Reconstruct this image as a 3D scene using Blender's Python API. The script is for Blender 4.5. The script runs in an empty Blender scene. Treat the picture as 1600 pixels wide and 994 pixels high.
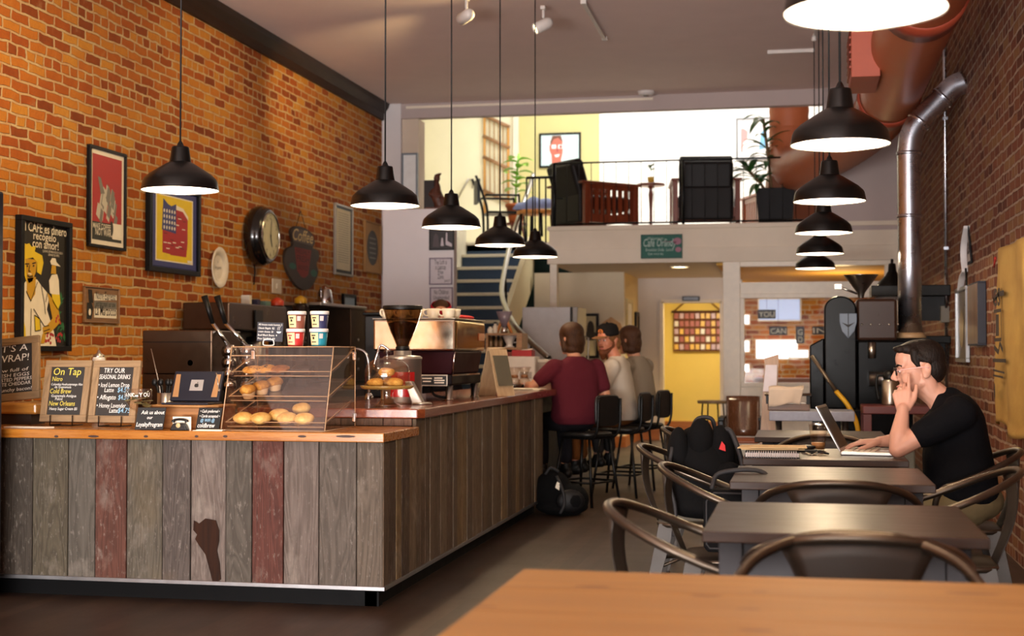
import bpy, bmesh, math, random
from mathutils import Vector, Matrix, Euler
random.seed(7)
SC = bpy.context.scene
COL = SC.collection
PI = math.pi
R = math.radians

# ------------------------------------------------------------------ camera
CAM_H, FPX = 1.22, 2200.0
YAW, PITCH = R(11.61), R(1.406)
cd = bpy.data.cameras.new('camera')
cam = bpy.data.objects.new('camera', cd)
COL.objects.link(cam)
cam.location = (0, 0, CAM_H)
cam.rotation_euler = (PI / 2 + PITCH, 0, YAW)
cd.sensor_width = 36
cd.lens = FPX * 36 / 1600
cd.clip_start = 0.05
cd.dof.use_dof = True
cd.dof.focus_distance = 6.7
cd.dof.aperture_fstop = 3.2
SC.camera = cam
SC.view_settings.view_transform = 'Standard'
SC.view_settings.look = 'None'
SC.view_settings.gamma = 1
SC.view_settings.use_curve_mapping = False
SC.view_settings.exposure = 0.0
SC.cycles.transparent_max_bounces = 32

_s, _c, _sp, _cp = math.sin(YAW), math.cos(YAW), math.sin(PITCH), math.cos(PITCH)
_F = Vector((-_s * _cp, _c * _cp, _sp)); _R = Vector((_c, _s, 0)); _U = Vector((_s * _sp, -_c * _sp, _cp))
def at(px, py, X=None, Y=None, Z=None):
    """point of the photograph (1600x994) on a plane of the room"""
    d = _F + _R * ((px - 800) / FPX) + _U * ((497 - py) / FPX)
    t = X / d.x if X is not None else Y / d.y if Y is not None else (Z - CAM_H) / d.z
    return Vector((0, 0, CAM_H)) + d * t

# ------------------------------------------------------------------ world and large lights
w = bpy.data.worlds.new('world'); SC.world = w; w.use_nodes = True
w.node_tree.nodes['Background'].inputs[0].default_value = (0.75, 0.85, 1.0, 1)
w.node_tree.nodes['Background'].inputs[1].default_value = 0.6

def light(name, kind, loc, energy, color, size=0.1, aim=None, size_y=None, spot=None, blend=0.5, spread=None):
    l = bpy.data.lights.new(name, kind); l.energy = energy; l.color = color
    if kind == 'AREA':
        l.size = size
        if size_y: l.shape = 'RECTANGLE'; l.size_y = size_y
        if spread: l.spread = spread
    else:
        l.shadow_soft_size = size
    if kind == 'SPOT':
        l.spot_size = spot; l.spot_blend = blend
    o = bpy.data.objects.new(name, l); COL.objects.link(o); o.location = loc
    if aim is not None:
        o.rotation_euler = (Vector(aim) - Vector(loc)).to_track_quat('-Z', 'Y').to_euler()
    return o
# daylight of the shop front (behind the camera), of the loft skylight, of the rear rooms; plus added fills
light('storefront_daylight', 'AREA', (-1.9, -3.6, 1.7), 300, (1.0, 0.95, 0.9), 5.6, (-1.9, 8, 1.9), 2.4)
light('ceiling_fill_low', 'AREA', (-1.9, -3.3, 0.35), 1350, (1.0, 0.94, 0.92), 5.6, (-1.9, 4.6, 4.2), 1.0)  # unseen fill added low behind the camera to brighten the ceiling
light('rear_room_warm_fill', 'POINT', (0.5, 18.3, 1.75), 28, (1.0, 0.70, 0.32), 0.08)  # unseen warm fill added to turn the rear room ceiling amber
light('loft_daylight', 'AREA', (-1.6, 18.6, 5.9), 330, (1.0, 0.97, 0.90), 4.5, (-1.4, 21.2, 3.2), 2.5)
light('hall_light', 'AREA', (-1.3, 20.7, 2.2), 47, (1.0, 0.88, 0.6), 0.8, (-1.3, 20.8, 0))
light('rear_room_daylight', 'AREA', (0.3, 19.6, 2.2), 35, (0.9, 0.92, 1.0), 1.2, (0.3, 19.6, 0))

# ------------------------------------------------------------------ materials
def lin(c):
    return tuple(((x / 255) / 12.92 if x / 255 <= 0.04045 else ((x / 255 + 0.055) / 1.055) ** 2.4) for x in c) + (1.0,)
class NT:
    def __init__(s, name):
        s.m = bpy.data.materials.new(name); s.m.use_nodes = True
        s.t = s.m.node_tree; s.n = s.t.nodes; s.b = s.n['Principled BSDF']
    def new(s, kind, **kw):
        n = s.n.new('ShaderNode' + kind)
        for k, v in kw.items():
            if hasattr(n, k) and k not in n.inputs: setattr(n, k, v)
            else: s.set(n.inputs[k], v)
        return n
    def set(s, inp, v):
        if isinstance(v, bpy.types.NodeSocket): s.t.links.new(v, inp)
        else: inp.default_value = v
    def math(s, op, a, b=0.0, clamp=False):
        n = s.n.new('ShaderNodeMath'); n.operation = op; n.use_clamp = clamp
        s.set(n.inputs[0], a); s.set(n.inputs[1], b); return n.outputs[0]
    def mix(s, f, a, b, mode='MIX'):
        n = s.n.new('ShaderNodeMix'); n.data_type = 'RGBA'; n.blend_type = mode
        s.set(n.inputs[0], f); s.set(n.inputs[6], a); s.set(n.inputs[7], b); return n.outputs[2]
    def ramp(s, f, stops):
        n = s.n.new('ShaderNodeValToRGB'); e = n.color_ramp.elements
        while len(e) < len(stops): e.new(0.5)
        for q, (p, c) in zip(e, stops): q.position = p; q.color = c if len(c) == 4 else lin(c)
        s.set(n.inputs[0], f); return n.outputs[0]
    def coord(s, scale=(1, 1, 1), rot=(0, 0, 0), loc=(0, 0, 0), kind='Object'):
        tc = s.n.new('ShaderNodeTexCoord'); mp = s.n.new('ShaderNodeMapping')
        mp.inputs['Scale'].default_value = scale; mp.inputs['Rotation'].default_value = rot; mp.inputs['Location'].default_value = loc
        s.t.links.new(tc.outputs[kind], mp.inputs[0]); return mp.outputs[0]
    def noise(s, vec, scale=5, detail=4, rough=0.5, dist=0.0):
        n = s.n.new('ShaderNodeTexNoise'); s.t.links.new(vec, n.inputs['Vector'])
        n.inputs['Scale'].default_value = scale; n.inputs['Detail'].default_value = detail
        n.inputs['Roughness'].default_value = rough; n.inputs['Distortion'].default_value = dist
        return n.outputs['Fac']
    def bump(s, h, strength=0.3, dist=0.01):
        n = s.n.new('ShaderNodeBump'); s.set(n.inputs['Height'], h)
        n.inputs['Strength'].default_value = strength; n.inputs['Distance'].default_value = dist
        s.t.links.new(n.outputs[0], s.b.inputs['Normal'])
    def out(s, **kw):
        for k, v in kw.items(): s.set(s.b.inputs[k.replace('_', ' ')], v)
        return s.m
_mats = {}
def mat(name, rgb, rough=0.5, metal=0.0, var=0.12, scale=14, bump=0.0, coat=0.0, emit=0.0, trans=0.0, ior=1.45, spec=None, sheen=0.0, sss=0.0, ecol=None):
    """plain surface with a little procedural unevenness in colour and gloss"""
    if name in _mats: return _mats[name]
    t = NT(name); c = lin(rgb)
    v = t.coord(); n = t.noise(v, scale, 5, 0.55)
    lo = tuple(x * (1 - var) for x in c[:3]) + (1,); hi = tuple(min(1, x * (1 + var)) for x in c[:3]) + (1,)
    t.out(Base_Color=t.mix(n, lo, hi), Metallic=metal, Roughness=t.math('ADD', t.math('MULTIPLY', n, 0.14), max(0.0, rough - 0.07)) if trans == 0 else rough)
    if coat: t.out(Coat_Weight=coat, Coat_Roughness=0.08)
    if sheen: t.out(Sheen_Weight=sheen)
    if spec is not None: t.b.inputs['Specular IOR Level'].default_value = spec
    if sss: t.out(Subsurface_Weight=sss, Subsurface_Radius=(0.012, 0.005, 0.003))
    if trans: t.out(Transmission_Weight=trans, IOR=ior)
    if emit: t.out(Emission_Color=lin(ecol or rgb), Emission_Strength=emit)
    if bump: t.bump(n, bump, 0.004)
    _mats[name] = t.m
    return t.m
def glass(name, rgb=(255, 255, 255), alpha=0.12, rough=0.02, k=1.0):
    """thin clear pane: glossy reflection over see-through"""
    if name in _mats: return _mats[name]
    t = NT(name)
    tr = t.new('BsdfTransparent', Color=lin(rgb)); gl = t.new('BsdfGlossy', Roughness=rough)
    fr = t.new('Fresnel', IOR=1.45); ge = t.n.new('ShaderNodeNewGeometry')
    f = t.math('MULTIPLY', t.math('ADD', t.math('MULTIPLY', fr.outputs[0], k), alpha * 0.12, True), t.math('SUBTRACT', 1.0, ge.outputs['Backfacing']))
    mx = t.n.new('ShaderNodeMixShader'); t.set(mx.inputs[0], f)
    t.t.links.new(tr.outputs[0], mx.inputs[1]); t.t.links.new(gl.outputs[0], mx.inputs[2])
    t.t.links.new(mx.outputs[0], t.n['Material Output'].inputs[0])
    _mats[name] = t.m
    return t.m
def wood(name, a, b, axis='X', scale=1.0, rough=0.4, coat=0.0, grain=1.0, bump=0.1, dark=None, spec=None):
    """wood grain running along one local axis"""
    if name in _mats: return _mats[name]
    t = NT(name)
    sc = [9.0 * scale] * 3; sc['XYZ'.index(axis)] = 0.7 * scale
    v = t.coord(tuple(sc))
    n1 = t.noise(v, 2.2, 6, 0.6, 1.2 * grain); n2 = t.noise(v, 11, 3, 0.6, 0.3)
    f = t.math('ADD', t.math('MULTIPLY', n1, 0.75), t.math('MULTIPLY', n2, 0.25))
    stops = [(0.3, a), (0.7, b)]
    if dark: stops = [(0.2, dark), (0.42, a), (0.75, b)]
    t.out(Base_Color=t.ramp(f, stops), Roughness=t.math('ADD', t.math('MULTIPLY', n2, 0.2), rough - 0.1))
    if coat: t.out(Coat_Weight=coat, Coat_Roughness=0.12)
    if spec is not None: t.b.inputs['Specular IOR Level'].default_value = spec
    if bump: t.bump(f, bump, 0.003)
    _mats[name] = t.m
    return t.m

# ------------------------------------------------------------------ mesh helpers
_text_cache = {}
def text_geo(s, shear=0.0, bold=0.0):
    k = (s, shear, bold)
    if k in _text_cache: return _text_cache[k]
    cu = bpy.data.curves.new('t', 'FONT'); cu.body = s; cu.size = 1; cu.shear = shear; cu.offset = bold; cu.resolution_u = 2; cu.fill_mode = 'FRONT'
    o = bpy.data.objects.new('t', cu); COL.objects.link(o)
    me = bpy.data.meshes.new_from_object(o.evaluated_get(bpy.context.evaluated_depsgraph_get()))
    vs = [(q.co.x, q.co.y) for q in me.vertices]; fs = [tuple(p.vertices) for p in me.polygons]
    bpy.data.objects.remove(o); bpy.data.curves.remove(cu); bpy.data.meshes.remove(me)
    _text_cache[k] = (vs, fs); return vs, fs
def rotm(rx=0, ry=0, rz=0): return Euler((rx, ry, rz)).to_matrix()
def frame_of(d):
    d = d.normalized(); a = Vector((0, 0, 1)) if abs(d.z) < 0.9 else Vector((1, 0, 0))
    u = d.cross(a).normalized(); return u, d.cross(u).normalized()
class MB:
    def __init__(s): s.v, s.f, s.mi, s.sm, s.cl = [], [], [], [], []; s.m = 0; s.c = (1, 1, 1, 1); s.T = None
    def add(s, vs, fs, smooth=False):
        k = len(s.v)
        for q in vs:
            q = Vector(q); s.v.append(s.T @ q if s.T else q)
        for f in fs:
            s.f.append([i + k for i in f]); s.mi.append(s.m); s.sm.append(smooth); s.cl.append(s.c)
        return s
    def box(s, c, size, rot=None):
        h = [x / 2 for x in size]; c = Vector(c)
        vs = [Vector((x * h[0], y * h[1], z * h[2])) for x in (-1, 1) for y in (-1, 1) for z in (-1, 1)]
        if rot: vs = [rot @ q for q in vs]
        return s.add([q + c for q in vs], [(0, 1, 3, 2), (4, 6, 7, 5), (0, 4, 5, 1), (2, 3, 7, 6), (0, 2, 6, 4), (1, 5, 7, 3)])
    def bx(s, x0, x1, y0, y1, z0, z1):
        return s.box(((x0 + x1) / 2, (y0 + y1) / 2, (z0 + z1) / 2), (x1 - x0, y1 - y0, z1 - z0))
    def loft(s, rings, smooth=True, closed=False, caps=True):
        n = len(rings[0]); vs = [q for r in rings for q in r]; fs = []
        for i in range(len(rings) - (0 if closed else 1)):
            j = (i + 1) % len(rings)
            for k in range(n):
                l = (k + 1) % n
                fs.append((i * n + k, i * n + l, j * n + l, j * n + k))
        s.add(vs, fs, smooth)
        if caps and not closed:
            b = len(s.v) - len(vs)
            for r in (list(range(n))[::-1], [(len(rings) - 1) * n + k for k in range(n)]):
                s.f.append([b + i for i in r]); s.mi.append(s.m); s.sm.append(False); s.cl.append(s.c)
        return s
    def tube(s, pts, r, n=8, closed=False, caps=True, flat=None):
        """round bar through points; r a number or one radius per point; flat=(ru, rv) for an oval section"""
        P = [Vector(p) for p in pts]; L = len(P); rings = []; u = None
        for i, p in enumerate(P):
            if closed: d = P[(i + 1) % L] - P[i - 1]
            else: d = P[min(i + 1, L - 1)] - P[max(i - 1, 0)]
            d.normalize()
            if u is None: u, _ = frame_of(d)
            u = (u - d * u.dot(d)); u = u.normalized() if u.length > 1e-6 else frame_of(d)[0]
            v = d.cross(u); rr = r[i] if isinstance(r, (list, tuple)) else r
            ru, rv = (flat if flat else (rr, rr))
            rings.append([p + u * (ru * math.cos(2 * PI * k / n)) + v * (rv * math.sin(2 * PI * k / n)) for k in range(n)])
        return s.loft(rings, True, closed, caps)
    def cyl(s, a, b, r0, r1=None, n=20, caps=True):
        a, b = Vector(a), Vector(b); u, v = frame_of(b - a); r1 = r0 if r1 is None else r1
        return s.loft([[p + u * (r * math.cos(2 * PI * k / n)) + v * (r * math.sin(2 * PI * k / n)) for k in range(n)] for p, r in ((a, r0), (b, r1))], True, False, caps)
    def lathe(s, prof, c=(0, 0, 0), n=28, axis='Z', caps=False, closed=False):
        c = Vector(c); rings = []
        for r, z in prof:
            ring = []
            for k in range(n):
                a = 2 * PI * k / n; x, y = r * math.cos(a), r * math.sin(a)
                q = (x, y, z) if axis == 'Z' else (z, x, y) if axis == 'X' else (y, z, x)
                ring.append(c + Vector(q))
            rings.append(ring)
        return s.loft(rings, True, closed, caps)
    def ball(s, c, r, n=16, m=10, rot=None):
        r = r if isinstance(r, (tuple, list)) else (r, r, r); c = Vector(c); vs = []; fs = []
        vs.append(Vector((0, 0, -r[2])))
        for i in range(1, m):
            a = -PI / 2 + PI * i / m
            for k in range(n):
                b = 2 * PI * k / n; vs.append(Vector((r[0] * math.cos(a) * math.cos(b), r[1] * math.cos(a) * math.sin(b), r[2] * math.sin(a))))
        vs.append(Vector((0, 0, r[2])))
        for k in range(n):
            l = (k + 1) % n; fs.append((0, 1 + l, 1 + k)); e = 1 + (m - 2) * n; fs.append((len(vs) - 1, e + k, e + l))
            for i in range(m - 2): fs.append((1 + i * n + k, 1 + i * n + l, 1 + (i + 1) * n + l, 1 + (i + 1) * n + k))
        if rot: vs = [rot @ q for q in vs]
        return s.add([q + c for q in vs], fs, True)
    def cap(s, a, ra, b, rb, n=14):
        """tapered capsule between two joints"""
        a, b = Vector(a), Vector(b); d = b - a; L = d.length; d.normalize(); u, v = frame_of(d); rings = []
        for i in range(1, 6):
            t = -PI / 2 + PI / 2 * i / 5; rings.append((a + d * (ra * math.sin(t)), ra * math.cos(t)))
        for i in range(0, 5):
            t = PI / 2 * i / 5; rings.append((b + d * (rb * math.sin(t)), rb * math.cos(t)))
        return s.loft([[p + u * (r * math.cos(2 * PI * k / n)) + v * (r * math.sin(2 * PI * k / n)) for k in range(n)] for p, r in rings])
    def chain(s, *pr):
        for (a, ra), (b, rb) in zip(pr, pr[1:]): s.cap(a, ra, b, rb)
        return s
    def prism(s, poly, d0, d1, plane='XZ'):
        """outline extruded across a plane"""
        def q(p, d): return (p[0], d, p[1]) if plane == 'XZ' else (p[0], p[1], d) if plane == 'XY' else (d, p[0], p[1])
        n = len(poly); vs = [q(p, d0) for p in poly] + [q(p, d1) for p in poly]
        return s.add(vs, [tuple(range(n)), tuple(range(2 * n - 1, n - 1, -1))] + [(k, k + n, (k + 1) % n + n, (k + 1) % n) for k in range(n)])
    def poly(s, pts, y=0.0):
        return s.add([(p[0], y, p[1]) for p in pts], [tuple(range(len(pts)))])
    def rect(s, x0, x1, z0, z1, y=0.0): return s.poly([(x0, z0), (x1, z0), (x1, z1), (x0, z1)], y)
    def disc(s, x, z, rx, rz=None, y=0.0, n=20, a0=0, a1=2 * PI):
        rz = rx if rz is None else rz
        full = abs(a1 - a0 - 2 * PI) < 1e-6
        k = n if full else n + 1
        return s.poly([(x + rx * math.cos(a0 + (a1 - a0) * i / n), z + rz * math.sin(a0 + (a1 - a0) * i / n)) for i in range(k)], y)
    def text(s, body, x, z, size, y=0.0, width=None, shear=0.0, bold=0.0, align='C', rot=0.0):
        vs, fs = text_geo(body, shear, bold)
        if not vs: return s
        x0, x1 = min(q[0] for q in vs), max(q[0] for q in vs)
        kx = size if width is None else width / max(1e-6, x1 - x0)
        off = (x0 + x1) / 2 if align == 'C' else x0 if align == 'L' else x1
        ca, sa = math.cos(rot), math.sin(rot); out = []
        for a, b in vs:
            dx, dz = (a - off) * kx, b * size
            out.append((x + dx * ca - dz * sa, y, z + dx * sa + dz * ca))
        return s.add(out, fs)
    def stroke(s, pts, wd, y=0.0):
        """flat painted line"""
        for (a, b), (c, d) in zip(pts, pts[1:]):
            L = math.hypot(c - a, d - b) or 1; nx, nz = -(d - b) / L * wd / 2, (c - a) / L * wd / 2
            s.poly([(a - nx, b - nz), (c - nx, d - nz), (c + nx, d + nz), (a + nx, b + nz)], y)
        return s
    def grid(s, fn, nu, nv, smooth=True):
        vs = [fn(i / nu, j / nv) for j in range(nv + 1) for i in range(nu + 1)]
        return s.add(vs, [(j * (nu + 1) + i, j * (nu + 1) + i + 1, (j + 1) * (nu + 1) + i + 1, (j + 1) * (nu + 1) + i) for j in range(nv) for i in range(nu)], smooth)
    def build(s, name, mats, parent=None, bevel=0.0, seg=2, sub=0, thick=0.0, remesh=0.0, smooth_it=0, loc=None, rz=0.0, weld=False, colors=False):
        me = bpy.data.meshes.new(name); me.from_pydata([tuple(q) for q in s.v], [], s.f)
        me.polygons.foreach_set('material_index', s.mi); me.polygons.foreach_set('use_smooth', s.sm)
        if colors:
            ca = me.color_attributes.new('tint', 'FLOAT_COLOR', 'CORNER')
            for p, c in zip(me.polygons, s.cl):
                for li in p.loop_indices: ca.data[li].color = c
        bm = bmesh.new(); bm.from_mesh(me)
        if weld: bmesh.ops.remove_doubles(bm, verts=bm.verts, dist=1e-5)
        bmesh.ops.recalc_face_normals(bm, faces=bm.faces); bm.to_mesh(me); bm.free()
        for m in (mats if isinstance(mats, (list, tuple)) else [mats]): me.materials.append(m)
        o = bpy.data.objects.new(name, me); COL.objects.link(o)
        if parent: o.parent = parent
        if loc is not None: o.location = loc
        if rz: o.rotation_euler.z = rz
        if thick: q = o.modifiers.new('thick', 'SOLIDIFY'); q.thickness = thick; q.offset = 0
        if remesh:
            q = o.modifiers.new('remesh', 'REMESH'); q.mode = 'VOXEL'; q.voxel_size = remesh; q.use_smooth_shade = True
        if smooth_it: q = o.modifiers.new('smooth', 'SMOOTH'); q.factor = 0.5; q.iterations = smooth_it
        if sub: q = o.modifiers.new('sub', 'SUBSURF'); q.levels = sub; q.render_levels = sub
        if bevel: q = o.modifiers.new('bevel', 'BEVEL'); q.width = bevel; q.segments = seg; q.limit_method = 'ANGLE'; q.angle_limit = R(38)
        return o
def tag(o, label=None, cat=None, group=None, kind=None):
    if label: o['label'] = label
    if cat: o['category'] = cat
    if group: o['group'] = group
    if kind: o['kind'] = kind
    return o
def thing(name, label, cat, loc=(0, 0, 0), rz=0.0, group=None):
    o = bpy.data.objects.new(name, None); COL.objects.link(o); o.empty_display_size = 0.05
    o.location = loc; o.rotation_euler = (0, 0, rz)
    return tag(o, label, cat, group)
def kids(o): return [x for x in COL.objects if x.parent == o]
def dup(root, loc, rz, label, group=None):
    def cp(o, par):
        c = o.copy(); COL.objects.link(c)
        if par: c.parent = par
        for ch in kids(o): cp(ch, c)
        return c
    r = cp(root, None); r.location = loc; r.rotation_euler = (0, 0, rz); r['label'] = label
    if group: r['group'] = group
    return r
def structure(name, mb, m, **kw):
    return tag(mb.build(name, m, **kw), kind='structure')
def smoothpath(pts, k=6, closed=False):
    P = [Vector(p) for p in pts]; n = len(P); out = []
    for i in range(n if closed else n - 1):
        a, b = P[i], P[(i + 1) % n]
        p0 = P[i - 1] if (i > 0 or closed) else a * 2 - b
        p3 = P[(i + 2) % n] if (i + 2 < n or closed) else b * 2 - a
        for j in range(k):
            t = j / k; t2, t3 = t * t, t * t * t
            out.append(0.5 * ((2 * a) + (b - p0) * t + (p0 * 2 - a * 5 + b * 4 - p3) * t2 + (a * 3 - p0 - b * 3 + p3) * t3))
    if not closed: out.append(P[-1])
    return out
# ================================================================== THE SETTING
XL, XR, YB, ZC = -4.95, 1.22, 16.3, 4.22
LOFT, SOFF = 2.69, 2.26
def brick(name, flip, lo, mid, hi, mortar):
    t = NT(name)
    tc = t.n.new('ShaderNodeTexCoord'); sx = t.n.new('ShaderNodeSeparateXYZ'); t.t.links.new(tc.outputs['Object'], sx.inputs[0])
    dn = t.n.new('ShaderNodeTexNoise'); dn.inputs['Scale'].default_value = 7.0; dn.inputs['Detail'].default_value = 3; t.t.links.new(tc.outputs['Object'], dn.inputs['Vector'])
    ds = t.n.new('ShaderNodeSeparateXYZ'); t.t.links.new(dn.outputs['Color'], ds.inputs[0])
    u = t.math('ADD', t.math('ADD', sx.outputs[0], sx.outputs[1]), t.math('MULTIPLY', t.math('SUBTRACT', ds.outputs[0], 0.5), 0.055))
    v = t.math('ADD', sx.outputs[2], t.math('MULTIPLY', t.math('SUBTRACT', ds.outputs[1], 0.5), 0.034))
    cb = t.n.new('ShaderNodeCombineXYZ'); t.set(cb.inputs[0], u); t.set(cb.inputs[1], v)
    b = t.n.new('ShaderNodeTexBrick'); t.t.links.new(cb.outputs[0], b.inputs['Vector'])
    b.offset = 0.5; b.offset_frequency = 2; b.squash = 0.52; b.squash_frequency = 6
    b.inputs['Scale'].default_value = 1; b.inputs['Brick Width'].default_value = 0.213; b.inputs['Row Height'].default_value = 0.0745
    b.inputs['Mortar Size'].default_value = 0.0105; b.inputs['Mortar Smooth'].default_value = 0.35; b.inputs['Bias'].default_value = 0
    b.inputs['Color1'].default_value = (0, 0, 0, 1); b.inputs['Color2'].default_value = (1, 1, 1, 1); b.inputs['Mortar'].default_value = (0.5, 0.5, 0.5, 1)
    fine = t.noise(tc.outputs['Object'], 55, 5, 0.65); mid_n = t.noise(tc.outputs['Object'], 9, 4, 0.6)
    val = t.math('ADD', t.math('MULTIPLY', b.outputs['Color'], 0.8), t.math('MULTIPLY', mid_n, 0.25))
    col = t.ramp(val, [(0.10, lo), (0.32, mid), (0.62, hi), (0.95, tuple(min(255, x + k) for x, k in zip(hi, (14, 30, 14))))])
    col = t.mix(t.math('MULTIPLY', fine, 0.5), col, tuple(x * 0.45 for x in lin(mid)[:3]) + (1,))
    # worn mortar: wide in places, smeared over some bricks
    mw = t.math('ADD', b.outputs['Fac'], t.math('MULTIPLY', t.math('SUBTRACT', mid_n, 0.62), 1.6), True)
    mcol = t.mix(fine, lin(mortar), tuple(x * 0.6 for x in lin(mortar)[:3]) + (1,))
    t.out(Base_Color=t.mix(mw, col, mcol), Roughness=0.85)
    t.b.inputs['Specular IOR Level'].default_value = 0.25
    h = t.math('SUBTRACT', t.math('MULTIPLY', fine, 0.35), t.math('MULTIPLY', b.outputs['Fac'], 1.0))
    h = t.math('ADD', h, t.math('MULTIPLY', mid_n, 0.4))
    t.bump(h, 0.9, 0.014)
    return t.m
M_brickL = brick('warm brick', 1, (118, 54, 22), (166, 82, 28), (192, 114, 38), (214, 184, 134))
M_brickR = brick('brown brick', 1, (88, 50, 36), (124, 70, 48), (140, 86, 58), (190, 166, 142))  # browner, less saturated brick of the right wall
def plaster(name, rgb, s=3.0, r=0.75, amt=0.06):
    t = NT(name); v = t.coord(); n = t.noise(v, s, 6, 0.6); c = lin(rgb)
    t.out(Base_Color=t.mix(n, tuple(x * (1 - amt) for x in c[:3]) + (1,), tuple(min(1, x * (1 + amt)) for x in c[:3]) + (1,)), Roughness=r)
    t.bump(t.noise(v, 90, 3), 0.06, 0.002); return t.m
M_ceil = plaster('mauve ceiling paint', (232, 212, 204))
M_white = plaster('off-white wall paint', (226, 220, 220))
M_cream = plaster('cream wall paint', (240, 234, 204))
M_yellow = plaster('olive yellow wall paint', (206, 198, 140))
M_loftwhite = plaster('bright white wall paint', (250, 250, 248))
M_hall = plaster('saffron yellow wall paint', (236, 208, 116))
M_hallwood = wood('orange skirting wood', (150, 84, 36), (180, 108, 50), 'X')
M_trim = mat('cream gloss trim', (234, 222, 202), 0.4)
M_beige = plaster('beige painted board', (230, 216, 196), amt=0.09)
M_mauve = plaster('mauve grey wall paint', (184, 168, 164))
M_brown = wood('dark brown moulding', (34, 20, 10), (54, 33, 18), 'Y', spec=.08)
def floor_mat():
    t = NT('dark worn timber floor')
    v = t.coord(rot=(0, 0, PI / 2)); b = t.n.new('ShaderNodeTexBrick'); t.t.links.new(v, b.inputs['Vector'])
    b.offset = 0.37; b.inputs['Scale'].default_value = 1; b.inputs['Brick Width'].default_value = 1.7; b.inputs['Row Height'].default_value = 0.09
    b.inputs['Mortar Size'].default_value = 0.002; b.inputs['Color1'].default_value = (0.2, 0.2, 0.2, 1); b.inputs['Color2'].default_value = (1, 1, 1, 1); b.inputs['Mortar'].default_value = (0, 0, 0, 1)
    g = t.noise(t.coord((14, 1.2, 1)), 3, 6, 0.6, 0.6); wear = t.noise(t.coord(), 1.3, 5, 0.6)
    f = t.math('ADD', t.math('MULTIPLY', b.outputs['Color'], 0.45), t.math('MULTIPLY', g, 0.55))
    c = t.ramp(f, [(0.15, (30, 20, 14)), (0.5, (50, 35, 25)), (0.85, (72, 54, 41))])
    c = t.mix(t.math('MULTIPLY', wear, 0.4), c, lin((78, 62, 50)))
    t.out(Base_Color=c, Roughness=t.math('ADD', t.math('MULTIPLY', wear, 0.3), 0.30)); t.bump(f, 0.12, 0.003); return t.m
M_floor = floor_mat()
structure('floor', MB().bx(-6.2, XR + 0.3, -4.2, 24.2, -0.12, 0), M_floor)
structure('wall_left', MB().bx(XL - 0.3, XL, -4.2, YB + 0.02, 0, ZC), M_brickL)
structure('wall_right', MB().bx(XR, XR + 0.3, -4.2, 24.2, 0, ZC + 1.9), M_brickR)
structure('ceiling', MB().bx(XL - 0.3, XR + 0.3, -4.2, YB + 0.16, ZC, ZC + 0.15), M_ceil)
structure('trim_1', MB().prism([(XL, ZC), (XL + 0.1, ZC), (XL + 0.085, ZC - 0.05), (XL + 0.035, ZC - 0.12), (XL + 0.03, ZC - 0.2), (XL, ZC - 0.2)], -4.2, YB, 'XZ'), M_brown)
structure('trim_2', MB().prism([(XR, ZC), (XR - 0.08, ZC), (XR - 0.07, ZC - 0.05), (XR - 0.03, ZC - 0.12), (XR, ZC - 0.16)], -4.2, YB, 'XZ'), M_brown)
# header over the loft opening, pier at its left, solid wall at its right
OX0, OX1 = -4.47, 0.25
structure('wall_header', MB().bx(XL, XR, YB, YB + 0.14, 4.04, ZC), M_mauve, bevel=0.004)
structure('wall_pier', MB().bx(XL, at(627, 250, Y=YB).x, YB - 0.02, YB + 0.35, 0, ZC), M_white, bevel=0.006)
structure('wall_reveal', MB().bx(at(627, 250, Y=YB).x, at(652, 250, Y=YB).x, YB + 0.05, YB + 0.34, 2.8, 4.04), plaster('beige reveal paint', (214, 196, 176)))
structure('wall_loft_end', MB().bx(OX1, XR, YB, YB + 0.16, 2.6, ZC), M_mauve)
# low wall that closes off the stair: carries the notices
LWX = at(709, 420, Y=YB).x
WSY = 14.15; WSZ = at(680, 326, Y=WSY).z
structure('wall_stair', MB().bx(at(598, 420, Y=WSY).x, at(709, 420, Y=WSY).x, WSY, WSY + 0.14, 0, WSZ), M_white, bevel=0.006)
structure('trim_3', MB().bx(XL + 0.3, at(1020, 165, Y=YB).x, YB - 0.015, YB, 4.155, 4.185), M_trim)
# mezzanine
SX0 = at(858, 380, Y=YB).x
structure('floor_mezzanine', MB().bx(SX0, XR, YB, YB + 5.8, SOFF, LOFT - 0.01), M_beige)
structure('trim_4', MB().bx(SX0 - 0.02, XR, YB - 0.03, YB, LOFT - 0.04, LOFT + 0.012).bx(SX0 - 0.02, XR, YB - 0.02, YB, SOFF, SOFF + 0.17), M_beige, bevel=0.004)
structure('floor_landing', MB().bx(-6.1, SX0, 18.25, YB + 5.8, LOFT - 0.12, LOFT - 0.01), M_beige)
# loft walls
LB = 21.3
kx = at(937, 260, Y=LB).x
structure('wall_loft_left', MB().bx(-6.2, -5.95, YB + 0.3, LB, 0, 6.2), M_cream)
structure('wall_loft_cream', MB().bx(-5.95, at(808, 260, Y=LB - 0.1).x, LB - 0.12, LB + 0.1, LOFT, 6.2), M_cream)
structure('wall_loft_yellow', MB().bx(at(808, 260, Y=LB).x, kx, LB, LB + 0.15, LOFT, 6.2), M_yellow)
structure('wall_loft_white', MB().bx(kx, XR, LB - 0.02, LB + 0.15, LOFT, 6.2), M_loftwhite)
structure('ceiling_loft', MB().bx(-6.2, XR, YB + 0.14, LB + 0.1, 6.1, 6.25), M_loftwhite)
structure('trim_5', MB().bx(at(803, 220, Y=LB - 0.14).x, at(811, 220, Y=LB - 0.14).x, LB - 0.2, LB - 0.12, LOFT, 6.1), M_trim)
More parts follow.
